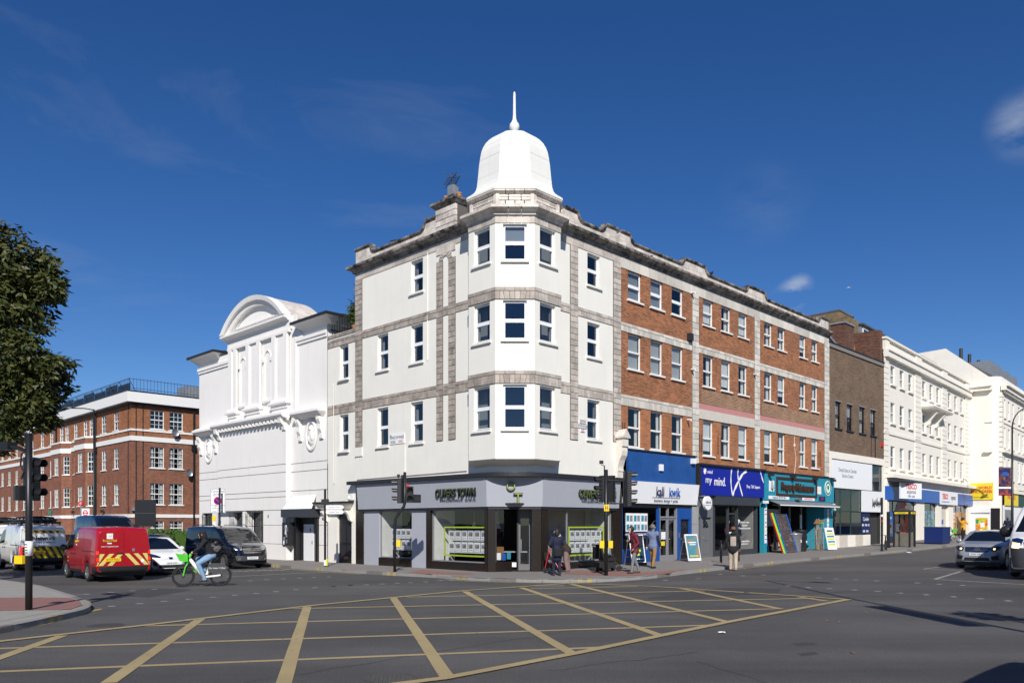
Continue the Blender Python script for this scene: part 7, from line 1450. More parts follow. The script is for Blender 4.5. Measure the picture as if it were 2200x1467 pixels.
def bodyparts(skin,top,trs,shoe,w=1.,coat=0.,slv=None,bag=None,trw=1.,hood=None):
    slv=slv or top; P=[('hip','waist',.155*w,.15*w,(trs,.75)) if not coat else ('hip','waist',.165*w,.16*w,(top,.78)),('waist','chest',.155*w,.175*w,(top,.68)),('chest','neck',.165*w,.07,(top,.7)),('neck','head',.058,.06,skin),('head','top',.088,.088,skin),('nose2','nose',.018,.020,skin),('head','chin',.07,.035,skin),('earL','earL',.022,.03,skin),('earR','earR',.022,.03,skin)]
    for n in 'LR':
        P+=[('chest','sh'+n,.13*w,.075*w,top),('sh'+n,'el'+n,.066*w,.053*w,slv),('el'+n,'wr'+n,.052*w,.040,slv),('wr'+n,'pm'+n,.028,.034,skin),('th'+n,'ti'+n,.014,.010,skin)]
        P+=[('f%d'%i+n,'g%d'%i+n,.0105,.009,skin) for i in range(4)]
        P+=[('hp'+n,'kn'+n,.092*trw,.068*trw,trs),('kn'+n,'an'+n,.064*trw,.05*trw,trs),('an'+n,'heel'+n,.045,.045,shoe),('heel'+n,'toe'+n,.044,.040,shoe)]
    if coat: P+=[('hip',(0,.0,.95-coat),.165*w,.19*w,(top,.8))]
    return P
def facing(p,d,dz=PH): # person faces -y locally -> world direction d
    d=Vector((d[0],d[1],0)).normalized(); y=-d; x=Vector((y.y,-y.x,0)); return Matrix(((x.x,y.x,0,p[0]),(x.y,y.y,0,p[1]),(0,0,1,gz(p[0],p[1])+dz),(0,0,0,1)))
# navy coat person with shoulder bag, back to us, holding a cup
J=stand(1.70,face=(.9,-.35,0),stride=.06,armR=((-.27,-.05,1.16),(-.06,-.26,1.22)),armL=((.27,.02,1.14),(.15,-.2,1.05)))
def ex(t,J):
    m=MB(); m.smooth=True; m.rings([[(-.02+a*.17,.17+b*.06,z) for a,b in ((-1,-1),(1,-1),(1.05,1),(-1.05,1))] for z in (.72,.76,.95,1.0)]); m.obj('shoulder_bag','cloth_black',t); m=MB(); m.tube([(.14,.15,1.0),(.16,.14,1.25),(.1,.06,1.47),(0,-.1,1.42),(-.12,.05,1.2),(-.15,.15,1.0)],.012,6); m.obj('bag_strap','cloth_black',t)
person('p','person in a navy coat with a black shoulder bag, back turned',facing((1.63,29.15),(-.25,.97)),J,bodyparts('skin','cloth_navy','cloth_navy','shoe_brown',1.08,.28),('hair_dark',.08),ex)
m=MB(); m.lathe([(.026,0),(.036,.09),(.038,.1)],n=14); tag(m.obj('paper_cup','white_board',None,facing((1.63,29.15),(-.25,.97))@T((-.02,-.33,1.2))),'white paper cup held by the person in the navy coat','cup')
# elderly person bent over a red rollator
J=stand(1.60,face=(-.7,-.7,-.1),bent=.55,armR=((-.25,-.35,1.0),(-.24,-.52,.92)),armL=((.25,-.35,1.0),(.24,-.52,.92)))
OM=facing((2.15,31.05),(-.75,.3))
person('p','stooped elderly person in a brown coat with pale hair pushing a red rollator',OM,J,bodyparts('skin_pale','cloth_brown','cloth_mauve','shoe_brown',1.12,.1,trw=1.35),('hair_blond',.03))
t=thing('rollator','red wheeled walking frame held by the stooped person','rollator',OM@T((0,-.55,0)))
for s in (-1,1):
    m=MB(); m.tube([(s*.25,.05,.93),(s*.26,-.1,.9),(s*.27,-.28,.1)],.018,8); m.obj('side_frame','frame_red',t); m=MB(); m.tube([(s*.26,-.08,.75),(s*.27,.32,.1)],.016,8); m.obj('rear_leg','frame_red',t); m=MB(); m.cyl((s*.25,.16,.95),(s*.25,.0,.94),.022); m.obj('handgrip','rubber',t)
    for y in (-.28,.32): m=MB(); m.cyl((s*.27-.02,y,.09),(s*.27+.02,y,.09),.09,n=18); m.obj('wheel','rubber',t)
m=MB(); m.cyl((-.27,-.1,.5),(.27,-.1,.5),.014); m.cyl((-.27,.15,.42),(.27,.15,.42),.014); m.obj('cross_bar','frame_red',t); MB().box(-.2,.2,-.2,.1,.5,.54).obj('seat','cloth_black',t); MB().box(-.2,.2,-.32,-.2,.45,.75).obj('basket','cloth_black',t)
# man in burgundy jacket walking left, head down
J=stand(1.76,lean=.06,stride=.17,head_fwd=.09,face=(0,-1,-.35),armL=((.24,.04,1.14),(.2,-.12,.94)),armR=((-.25,.03,1.15),(-.12,-.2,1.2)))
def ex(t,J):
    m=MB(); m.smooth=True; m.rings([[(a*.15,.10+b,z) for a,b in ((-1,0),(1,0),(.9,.16),(-.9,.16))] for z in (.98,1.05,1.35,1.42)]); m.obj('backpack','cloth_navy',t)
    for s in (-1,1): m=MB(); m.tube([(s*.11,.1,1.05),(s*.15,-.15,1.15),(s*.12,-.12,1.4),(s*.1,.1,1.45)],.018,6); m.obj('backpack_strap','cloth_black',t)
person('p','person in a burgundy jacket and grey trousers walking left with head down',facing((4.6,29.9),(-.95,-.25)),J,bodyparts('skin_pale','cloth_burgundy','cloth_grey','shoe_brown',1.06,.12),('hair_dark',.0),ex)
# man in blue-grey raglan top, tan trousers, walking away right
J=stand(1.78,stride=.2,face=(-.75,-.65,0),armR=((-.27,.04,1.15),(-.27,-.08,.92)),armL=((.26,.0,1.14),(.24,.08,.9)))
person('p','person in a blue-grey top with dark sleeves and tan trousers walking away',facing((5.75,32.6),(.55,.83)),J,bodyparts('skin','cloth_bluegrey','cloth_tan','cloth_black',1.06,.05,slv='cloth_navy',trw=1.12),('hair_grey',.0))
# man in black hoodie with back print crossing the road
J=stand(1.77,stride=.12,face=(.3,-.95,0),armL=((.27,.0,1.14),(.24,-.12,.92)))
def ex(t,J):
    m=MB(); m.smooth=True; m.add([(x*.11,.128+.02*(1-x*x)-(.01 if z>1.3 else 0),z) for z in (1.0,1.12,1.25,1.38) for x in (-1,-.5,0,.5,1)],[(r*5+i,r*5+i+1,r*5+i+6,r*5+i+5) for r in range(3) for i in range(4)]); m.obj('back_print','print_bone',t); m=MB(); m.smooth=True; m.ell((0,.07,1.5),.11,.07,.06); m.obj('hood','cloth_black',t)
person('p','person in a black hoodie with pale back print stepping off the kerb',facing((8.95,32.3),(.25,.97),.0),J,bodyparts('skin','cloth_black','cloth_stone','boot_tan',1.1,.1,trw=1.25),('hair_brown',-.02),ex)
# yellow hoodie, far
J=stand(1.75,stride=.1,face=(-.3,-.9,0),armL=((.3,-.15,1.25),(.2,-.2,1.5)),armR=((-.3,-.12,1.25),(-.1,-.25,1.5)))
person('p','person in a yellow hoodie and black shorts with raised arms by the parked green bicycle',facing(wl(FR,47.3,-2.6),(.8,.6)),J,bodyparts('skin','cloth_yellow','cloth_black','skin',1.1,.05,trw=1.15),('hair_dark',0.),None,.02)
J=stand(1.75,stride=.1,face=(0,-1,0)); person('p','person in a dark top in front of the far shop door',facing(wl(FR,50.5,-4.9),(.7,.7)),J,bodyparts('skin_pale','cloth_navy','cloth_black','cloth_black',1.1,.05),('hair_brown',0.),None,.02)
# ================= bicycles =================
def bikewheel(par,x,y,r,mat='rubber',spokes=True):
    m=MB(); m.smooth=True; m.tube([(x+(r-.025)*math.cos(2*math.pi*i/36),y,r+(r-.025)*math.sin(2*math.pi*i/36)) for i in range(36)],.026,8,True); w=m.obj('wheel',mat,par)
    m=MB(); m.tube([(x+(r-.065)*math.cos(2*math.pi*i/36),y,r+(r-.065)*math.sin(2*math.pi*i/36)) for i in range(36)],.012,6,True); m.obj('rim','plastic_black',w); m=MB(); m.cyl((x,y-.05,r),(x,y+.05,r),.055,n=14)
    m.obj('hub','plastic_black',w); m=MB()
    for i in range(18): a=2*math.pi*i/18; m.cyl((x+.04*math.cos(a+.5),y+(.03 if i%2 else -.03),r+.04*math.sin(a+.5)),(x+(r-.07)*math.cos(a),y,r+(r-.07)*math.sin(a)),.0025,n=3,cap=False)
    m.obj('spokes','galv',w)
def hirebike(M,label):   # faces +x
    t=thing('hire_bicycle',label,'bicycle',M); r=.345; bikewheel(t,.56,0,r); bikewheel(t,-.56,0,r)
    for s in(-1,1): m=MB(); m.tube([(.56,s*.06,r),(.50,s*.06,.62),(.40,s*.055,.80)],.022,8); m.obj('fork','lime_green',t)
    m=MB(); m.smooth=True; m.tube([(.42,0,.78),(.36,0,.98),(.33,0,1.05)],.042,10); m.obj('head_tube','lime_green',t)
    m=MB(); m.smooth=True; m.tube([(.36,0,.88),(.18,0,.62),(-.02,0,.36),(-.12,0,.30)],[.05,.065,.06,.05],10); dt=m.obj('down_tube','bike_white',t); m=MB(); m.tube([(-.12,0,.30),(-.2,0,.55),(-.27,0,.86)],[.045,.035,.028],10); m.obj('seat_tube','bike_white',t)
    m=MB(); m.tube([(-.1,.05,.30),(-.35,.06,.32),(-.56,.06,r)],.032,8); m.tube([(-.1,-.05,.30),(-.35,-.06,.32),(-.56,-.06,r)],.032,8); m.obj('chain_stay','bike_white',t)
    for s in (-1,1): text('Lime',.15,'lime_green',dt,T((.14,s*-.072,.58))@RZ(0 if s>0 else 180)@Matrix.Rotation(R_(-52 if s>0 else 52)*-1,4,'Y'),.002)
    m=MB(); m.prism([(-.20,-.05,.72),(-.36,-.05,.74),(-.62,-.05,.73),(-.82,-.05,.58),(-.62,-.05,.44),(-.24,-.05,.42),(-.17,-.05,.5)],(0,.10,0)); gd=m.obj('rear_guard','plastic_grey',t)
    for s in (-1,1): text('On Lime + Uber',.075,'white_print',gd,T((-.46,s*.054*-1,.58))@RZ(0 if s>0 else 180),.001)
    m=MB(); m.smooth=True; m.rings([[(x,w*math.cos(a*.785),.90+hh*math.sin(a*.785)) for a in range(8)] for x,w,hh in ((-.42,.09,.03),(-.34,.1,.045),(-.2,.05,.04),(-.1,.025,.025))]); m.obj('saddle','plastic_black',t)
    m=MB(); m.tube([(.33,0,1.05),(.32,.12,1.08),(.28,.28,1.08),(.16,.31,1.06)],.014,7); m.tube([(.33,0,1.05),(.32,-.12,1.08),(.28,-.28,1.08),(.16,-.31,1.06)],.014,7); m.obj('handlebar','plastic_black',t)
    for s in (-1,1): m=MB(); m.cyl((.26,s*.295,1.075),(.14,s*.312,1.055),.02,n=10); m.obj('grip','rubber',t)
    m=MB(); bt=[(.42,-.13,.80),(.66,-.13,.82),(.66,.13,.82),(.42,.13,.80)]; tp=[(.42,-.17,1.02),(.78,-.18,1.06),(.78,.18,1.06),(.42,.17,1.02)]; inn=[(.44,-.15,1.02),(.75,-.16,1.055),(.75,.16,1.055),(.44,.15,1.02)]; lo=[(.44,-.11,.83),(.64,-.11,.84),(.64,.11,.84),(.44,.11,.83)]; m.rings([bt,tp,inn,lo]); m.obj('basket','lime_green',t)
    m=MB(); m.cyl((-.12,-.07,.30),(-.12,.07,.30),.075,n=18); m.obj('motor','plastic_black',t); m=MB(); m.box(-.20,-.03,.07,.09,.16,.19); m.cyl((-.12,.08,.3),(-.11,.08,.17),.014); m.box(-.2,-.04,-.13,-.07,.42,.45); m.cyl((-.12,-.08,.3),(-.12,-.08,.43),.014); m.obj('pedals','plastic_black',t)
    m=MB(); m.tube([(.2,0,.7),(.05,.0,.45)],.03,8); m.obj('lock_pad','plastic_black',t)
    return t
BM=heading((-10.0,25.75),(-.93,-.36)); BM[2][3]=.012; hirebike(BM,'white and lime green hire bicycle ridden across the junction')
# rider: hooded, light jeans; bike frame faces +x, rider built facing -y then turned
RM=BM@RZ(90)
J={'hip':(0,.27,.98),'waist':(0,.24,1.14),'chest':(0,.10,1.36),'neck':(0,.05,1.52),'head':(0,.0,1.66),'top':(0,.01,1.72),'face':(0,-1,0),'nose':(0,-.105,1.64),'nose2':(0,-.09,1.68),'chin':(0,-.06,1.56),'earL':(.08,0,1.66),'earR':(-.08,0,1.66)}
for n,q in (('L',1),('R',-1)):
    J['sh'+n]=(q*.19,.09,1.46); J['el'+n]=(q*.28,-.08,1.24); J['wr'+n]=(q*.30,-.24,1.12); J['pm'+n]=(q*.30,-.30,1.09); J['hp'+n]=(q*.09,.24,.95)
    J['kn'+n]=(q*.12,-.12,.74 if n=='L' else .86); J['an'+n]=(q*.11,.08,.26 if n=='L' else .52); J['heel'+n]=(q*.11,.12,.22 if n=='L' else .48); J['toe'+n]=(q*.12,-.06,.19 if n=='L' else .46)
    for i in range(4): J['f%d'%i+n]=(q*(.33-.02*i),-.31,1.09); J['g%d'%i+n]=(q*(.33-.02*i),-.325,1.045)
    J['th'+n]=(q*.275,-.27,1.08); J['ti'+n]=(q*.27,-.30,1.04)
P_=bodyparts('skin','cloth_black','denim','shoe_brown',1.06,0,trw=1.25); P_[0]=('hip','waist',.165,.155,('cloth_black',.85)); P_+=[('head','top',.10,.10,'cloth_black'),((0,.06,1.58),(0,.03,1.72),.11,.105,'cloth_black'),('hip','hip',.17,.14,'denim')]
person('p','cyclist in a black hooded jacket and light blue jeans riding the green hire bicycle',RM,J,P_,None)
# parked bikes far right
B2=heading(wl(FR,44.6,-2.2),(.8,-.6)); hirebike(B2,'green and white hire bicycle parked outside the supermarket')
def plainbike(M,label,mat='plastic_black'):
    t=thing('bicycle',label,'bicycle',M); r=.34; bikewheel(t,.52,0,r); bikewheel(t,-.5,0,r); m=MB(); 
    for a,b in (((-.5,0,r),(-.1,0,.3)),((-.1,0,.3),(.36,0,.75)),((-.18,0,.8),(.36,0,.8)),((-.1,0,.3),(-.2,0,.88)),((-.5,0,r),(-.18,0,.78)),((.52,0,r),(.38,0,.7)),((.38,0,.7),(.34,0,.98))): m.cyl(a,b,.018,n=8)
    m.obj('frame',mat,t); m=MB(); m.tube([(.3,.26,.98),(.36,.1,1.0),(.36,-.1,1.0),(.3,-.26,.98)],.014,6); m.obj('handlebar','plastic_black',t); m=MB(); m.ell((-.22,0,.92),.13,.07,.035); m.obj('saddle','plastic_black',t)
plainbike(heading(wl(FR,28.4,-3.5),(.35,.9)),'dark bicycle leaning by the slim black post'); plainbike(heading(wl(FR,38.8,-1.4),(.75,.5)),'bicycle with blue tyres behind the blue planter','navy_print')
# power wheelchair
WM=facing((3.72,31.2),(.9,.3)); t=thing('power_wheelchair','empty black powered wheelchair parked by the traffic light pole','wheelchair',WM)
for s in (-1,1):
    m=MB(); m.cyl((s*.27-.04,.18,.17),(s*.27+.04,.18,.17),.17,n=20); m.obj('drive_wheel','rubber',t); m=MB(); m.cyl((s*.26-.03,-.38,.11),(s*.26+.03,-.38,.11),.11,n=18); m.obj('caster','rubber',t); m=MB(); m.cyl((s*.25-.03,.52,.08),(s*.25+.03,.52,.08),.08,n=16); m.obj('rear_caster','rubber',t)
    m=MB(); m.box(s*.27-.03,s*.27+.03,-.15,.25,.62,.67); m.cyl((s*.27,.2,.45),(s*.27,.2,.64),.02); m.obj('armrest','plastic_black',t); m=MB(); m.tube([(s*.18,-.2,.4),(s*.18,-.5,.2),(s*.18,-.58,.12)],.02,7); m.box(s*.18-.07,s*.18+.07,-.72,-.55,.1,.12); m.obj('footrest','plastic_grey',t)
MB().box(-.25,.25,-.25,.45,.15,.36).obj('battery_box','plastic_black',t); m=MB(); m.rings([[(a*.24,b,z) for a,b in ((-1,-.26),(1,-.26),(1,.26),(-1,.26))] for z in (.42,.46,.52,.54)]); m.obj('seat','cloth_black',t); m=MB(); m.prism([(-.23,.2,.52),(.23,.2,.52),(.23,.34,1.05),(-.23,.34,1.05)],(0,.08,0)); m.obj('backrest','cloth_black',t); m=MB(); m.smooth=True; m.ell((0,-.02,.62),.17,.2,.1); m.obj('folded_blanket','cloth_grey',t); m=MB(); m.tube([(.2,.4,1.0),(.2,.5,1.04),(.2,.58,1.03)],.016,6); m.tube([(-.2,.4,1.0),(-.2,.5,1.04),(-.2,.58,1.03)],.016,6); m.obj('push_handles','rubber',t); m=MB(); m.smooth=True; m.rings([[(a*.2,.4+b,z) for a,b in ((-1,0),(1,0),(.9,.14),(-.9,.14))] for z in (.5,.56,.9,.95)]); m.obj('rear_bag','cloth_black',t)
plain('blue_dark',(.006,.022,.13),.4)
# ================= street furniture =================
def signal_head(par,M_,n=3,ped=False):
    """black signal head facing -y"""
    m=MB(); h=.32*n; m.rings([[(-.14,-.10,z),(.14,-.10,z),(.15,.06,z),(.10,.14,z),(-.10,.14,z),(-.15,.06,z)] for z in (0,.02,h-.02,h)]); o=m.obj('signal_head','signal_black',par,M_)
    for i in range(n):
        z=.16+i*.32
        if not ped:
            m=MB(); m.smooth=True; R=[]
            for y,rr in ((-.10,.105),(-.32,.115)):
                R.append([(rr*math.cos(R_(-25+230*k/14)),y+(.0 if y>-.2 else .16*max(0,-math.sin(R_(-25+230*k/14)))),z+rr*math.sin(R_(-25+230*k/14))) for k in range(15)])
            m.rings(R,False,False); m.obj('visor','signal_black',o)
        m=MB(); m.lathe([(.005,-.004),(.095,-.004),(.095,.0)],(0,-.103,z),18,'y'); m.obj('lens',('lens_green','lens_amber','lens_red')[i%3] if not ped else 'plastic_black',o)
    m=MB()
    for i in range(int(h/.09)): m.box(.118,.156,-.06,.02,.04+i*.09,.07+i*.09); m.box(-.156,-.118,-.06,.02,.04+i*.09,.07+i*.09)
    m.obj('housing_ribs','plastic_grey',o); return o
plain('lens_green',(.005,.03,.02),.15); plain('lens_amber',(.06,.03,.004),.15); plain('lens_red',(.05,.004,.004),.15)
def button(par,z,sd,mat='yellow_plate'):
    MB().box(min(sd*.075,sd*.24),max(sd*.075,sd*.24),-.09,.09,z,z+.26).obj('push_button_box',mat,par)
def polebase(par,path,r,n=14):
    m=MB(); m.smooth=True; m.tube(path,r,n); return m.obj('pole','signal_black',par)
# near left signal
p=gp(62,1310,PH); t=thing('traffic_light','tall black traffic light on the near left pavement with a yellow button box','traffic light',T(p)@RZ(-20),'traffic lights')
polebase(t,[(0,0,-.05),(0,0,2),(0,0,3.86)],.072); MB().cyl((0,0,3.86),(0,0,3.9),.078,n=14).obj('pole_cap','signal_black',t)
signal_head(t,T((-.12,.17,2.42))@RZ(100),3); signal_head(t,T((-.27,.05,2.42))@RZ(-110),1,True); m=MB(); m.tube([(-.05,.0,3.5),(-.25,.0,3.56),(-.38,0,3.6),(-.6,-.02,3.6)],.045,8); m.box(-.85,-.5,-.12,.12,3.55,3.72); m.obj('camera_arm','signal_black',t); m=MB(); m.tube([(-.07,0,3.5),(-.22,0,3.45),(-.25,0,3.2),(-.15,0,3.05),(-.25,.02,2.9)],.018,6); m.obj('cable','plastic_black',t)
m=MB(); m.box(-.32,-.08,-.1,.1,1.02,1.2); m.obj('push_button_box','yellow_plate',t); m=MB(); m.smooth=True; m.cyl((0,0,1.2),(0,0,1.52),.080,n=16); s=m.obj('pole_poster','white_board',t)
for k in range(4): MB().box(-.05,.05,-.086,-.079,1.26+k*.06,1.28+k*.06).obj('poster_line',('cloth_grey','green_sign','red_sign','navy_print')[k],s)
# corner signal, swan neck
p=gp(848,1228,PH); t=thing('traffic_light','swan-necked black traffic light in front of the grey shop window panel','traffic light',T(p),'traffic lights')
polebase(t,[(0,0,-.05),(0,0,1),(0,0,1.85),(.03,0,2.1),(.2,0,2.38),(.36,0,2.58),(.40,0,2.75),(.40,0,3.95)],.058)
signal_head(t,T((.20,0,2.72))@RZ(-82),3); signal_head(t,T((.60,-.06,2.74))@RZ(10),2); signal_head(t,T((.88,-.02,2.74))@RZ(20),1,True); m=MB(); m.box(.1,.2,-.06,.06,3.74,3.86); m.box(.26,.34,-.05,.05,3.72,3.84); m.cyl((.15,0,3.65),(.15,0,3.76),.015); m.obj('detector','signal_black',t); m=MB(); m.prism([(.47,-.1,3.5),(.72,-.12,3.3),(.70,-.12,3.25),(.47,-.1,3.38)],(0,.05,0)); m.obj('red_tape','red_sign',t)
button(t,1.0,1)
# right corner signal
p=gp(1302,1235.5,PH); t=thing('traffic_light','black traffic light with a yellow hydrant plate between the corner shop and the print shop','traffic light',T(p),'traffic lights')
polebase(t,[(0,0,-.05),(0,0,2),(0,0,3.85)],.07); m=MB(); m.cyl((-.06,0,3.6),(-.06,0,4.0),.022); m.cyl((-.06,0,4.0),(-.18,0,4.02),.014); m.box(-.24,-.1,-.07,.07,4.06,4.18); m.obj('camera','signal_black',t)
signal_head(t,T((-.1,.16,2.68))@RZ(-75),3); signal_head(t,T((.2,.14,2.68))@RZ(160),3); signal_head(t,T((.82,.02,2.52))@RZ(88),4)
m=MB(); m.cyl((0,0,3.45),(.62,0,3.45),.028); m.cyl((0,0,2.62),(.7,0,2.62),.025); m.cyl((.64,0,2.6),(.64,0,3.5),.035); m.cyl((.62,0,3.5),(.8,0,3.52),.02); m.obj('bracket_arm','signal_black',t)
s=MB().box(-.08,.1,-.085,-.075,2.34,2.58).obj('hydrant_plate','yellow_plate',t); m=MB(); m.box(-.04,-.02,-.09,-.085,2.38,2.54); m.box(.04,.06,-.09,-.085,2.38,2.54); m.box(-.02,.04,-.09,-.085,2.45,2.47); m.obj('plate_letter','plastic_black',s)
button(t,1.0,-1); button(t,1.0,1)
# finger post
p=Vector(wl(FL,-9.55,-2.3)+(PH,)); t=thing('finger_post','black sign pole with white direction fingers beside the side entrance','sign post',T(p)); m=MB(); m.cyl((0,0,0),(0,0,3.45),.05,n=12); m.obj('pole','signal_black',t); m=MB(); m.box(-.16,.16,-.05,.05,2.75,3.0); m.obj('signal_box','plastic_black',t)
for k,z in enumerate((2.55,2.34)): s=MB(); s.prism([(.03,-.02,z),(.75,-.02,z),(.85,-.02,z+.09),(.75,-.02,z+.18),(.03,-.02,z+.18)],(0,.04,0)); f=s.obj('finger','white_board',t); text('Camden Town' if k else 'Kentish Town',.1,'plastic_black',f,T((.4,-.024,z+.09)),.001,sx=.8)
MB().cyl((0,0,.05),(0,0,.3),.055,n=12).obj('white_band','white_board',t); MB().box(.05,.12,-.05,.05,.05,.35).obj('yellow_marker','hiviz_yellow',t)
# controlled zone sign
p=Vector(wl(FL,-18.7,-2.9)+(PH,)); Mz=T(p)@RZ(-8)@Matrix.Diagonal((1.12,1.12,1.05,1)); t=thing('zone_sign','grey controlled parking zone sign on a post behind the black people carrier','sign',Mz); m=MB(); m.cyl((0,0,0),(0,0,3.4),.04,n=10); m.obj('post','galv',t); s=MB().box(-.37,.37,-.08,-.05,2.35,3.55).obj('sign_plate','white_board',t)
m=MB(); m.box(-.36,.36,-.084,-.08,2.36,2.375); m.box(-.36,.36,-.084,-.08,3.525,3.54); m.box(-.36,-.345,-.084,-.08,2.375,3.525); m.box(.345,.36,-.084,-.08,2.375,3.525); m.box(-.345,.345,-.084,-.08,2.72,2.735); m.obj('plate_border','plastic_black',s); text('Controlled',.16,'plastic_black',s,T((0,-.083,3.42)),.001,sx=.9); text('ZONE',.17,'plastic_black',s,T((0,-.083,3.25)),.001); text('Mon - Fri\n8.30am-6.30pm\nSat\n9.30am-1.30pm',.085,'plastic_black',s,T((0,-.083,2.55)),.001)
m=MB(); m.lathe([(.005,-.003),(.2,-.003),(.2,0)],(0,-.082,2.95),24,'y'); m.obj('roundel_red','red_sign',s); m=MB(); m.lathe([(.005,-.006),(.155,-.006),(.155,0)],(0,-.082,2.95),24,'y'); m.obj('roundel_blue','royal_blue',s); m=MB(); m.tbox(T((0,-.092,2.95))@Matrix.Rotation(R_(45),4,'Y'),.36,.004,.05); m.obj('roundel_bar','red_sign',s)
p=Vector(wl(FL,-18.15,-3.1)+(PH,)); t=thing('slim_pole','slim black pole crossing in front of the controlled zone sign','pole',T(p)); m=MB(); m.cyl((0,0,0),(0,0,3.75),.05,n=10); m.obj('pole','signal_black',t); MB().box(-.38,-.2,-.03,.0,2.05,2.3).obj('yellow_plate','yellow_plate',t); MB().box(-.36,-.2,-.03,0,1.7,2.0).obj('white_plate','white_board',t)
# black road sign seen from behind
p=Vector(wl(FL,-28.2,-3.0)+(PH,)); t=thing('road_sign_back','back of a large black road sign on two posts before the hedge','sign',T(p)@RZ(-10)); MB().box(-.68,.68,-.04,.0,1.75,3.35).obj('panel','plastic_black',t); m=MB(); m.box(-.68,.68,-.07,-.04,2.5,2.56); m.obj('rail','plastic_grey',t)
for x in (-.5,.62): m=MB(); m.cyl((x,.05,0),(x,.05,3.3),.045,n=10); m.obj('post','plastic_grey',t)
# lamp posts
def lamp(M_,h,label,arm=1.0,curve=False,r=.075,ah=0.):
    t=thing('lamp_post',label,'lamp post',M_,'street lamps'); m=MB(); m.smooth=True; m.tube([(0,0,0),(0,0,1.2),(0,0,h)],[r*1.25,r,r*.6],12); m.obj('column','signal_black',t); m=MB(); m.smooth=True
    if curve: q=[(arm*(1-math.cos(R_(a)))*.5,0,h+arm*.55*math.sin(R_(a))) for a in range(0,170,12)]; m.tube(q,r*.5,8); e=q[-1]
    else: q=[(0,0,h-.05),(arm*.4,0,h+.06),(arm,0,h+.08)]; m.tube(q,r*.5,8); e=q[-1]
    m.obj('arm','signal_black',t); m=MB(); m.rings([[(e[0]+x,y*w,e[2]+z) for y,z in ((-1,-.02),(1,-.02),(.8,.07),(-.8,.07))] for x,w in ((-.1,.06),(.1,.13),(.5,.13),(.6,.06))] if not curve else [[(e[0]+x*.6,y*w,e[2]-.12+z) for y,z in ((-1,-.05),(1,-.05),(.8,.07),(-.8,.07))] for x,w in ((-.3,.06),(-.1,.13),(.3,.13),(.4,.06))]); m.obj('lantern','plastic_grey',t); return t
lamp(T(Vector(wl(FL,-37.2,-3)+(PH,)))@RZ(180),9.7,'slim black lamp post in front of the mansion block',1.6)
lt=lamp(T(Vector(wl(FR,56.0,-4.0)+(.9,)))@RZ(0),9.3,'tall black swan-neck lamp post with banners at the far right',3.0,True,.11)
for x0,x1,mt in ((-1.15,-.12,'banner_print'),):
    s=MB().box(x0,x1,-.012,.012,3.55,5.85).obj('banner',mt,lt); MB().box(x0,x1,-.02,-.013,4.1,4.25).obj('banner_text','white_board',s); MB().box(x0+.3,x1-.3,-.02,-.013,5.2,5.5).obj('banner_emblem','tesco_blue',s); MB().box(x0+.05,x1-.05,-.02,-.013,3.62,3.7).obj('banner_strip','red_sign',s)
    m=MB(); m.cyl((x0,0,5.88),(0,0,5.88),.02); m.cyl((x0,0,3.52),(0,0,3.52),.02); m.obj('banner_arm','signal_black',lt)
lamp(T((9.75,13.0,.0))@RZ(-35),10.4,'tall lamp post standing just outside the right edge, its shadow across the road',1.6)
lo_=[o for o in bpy.data.objects if o.get('label','').startswith('tall lamp post')][0]; MB().box(-.66,-.1,-.02,.02,2.0,4.7).obj('banner','banner_print',lo_,RZ(35)); m=MB(); m.cyl((-.66,0,4.72),(0,0,4.72),.02); m.cyl((-.66,0,1.98),(0,0,1.98),.02); m.obj('banner_arm','signal_black',lo_,RZ(35))  # board added to the out-of-frame post to broaden its shadow
t=thing('traffic_light','black traffic light just outside the right edge beside the tall lamp post','traffic light',T((10.7,13.4,.0)),'traffic lights'); polebase(t,[(0,0,-.05),(0,0,2),(0,0,3.6)],.07); signal_head(t,T((-.25,0,2.4))@RZ(-80),3); signal_head(t,T((.25,0,2.4))@RZ(80),3)  # added out of frame so its pole and heads throw the second road shadow
# bus stop flag
p=Vector(wl(FL,-40.5,-2.8)+(PH,)); t=thing('bus_stop','bus stop post with red and white roundel flag before the mansion block','bus stop',T(p)@RZ(-15)); m=MB(); m.cyl((0,0,0),(0,0,3.5),.05,n=10); m.obj('post','galv',t); s=MB().box(.08,.75,-.03,.03,2.3,3.0).obj('flag','white_board',t); m=MB(); ringy(m,.41,-.036,2.68,.14,.21,.004); m.box(.16,.66,-.044,-.034,2.65,2.72); m.obj('roundel','red_sign',s); MB().box(.1,.73,-.034,-.03,2.35,2.42).obj('route_strip','cloth_grey',s); m=MB(); m.cyl((0,-.04,3.35),(0,.04,3.35),.2,n=20); m.obj('letter_disc','red_sign',t); text('S7',.2,'white_print',t,T((0,-.045,3.35)),.002); MB().box(.08,.75,-.02,.02,1.75,2.2).obj('timetable','white_board',t); MB().box(-.1,.0,-.07,-.05,1.2,1.7).obj('ticket_plate','hiviz_yellow',t)
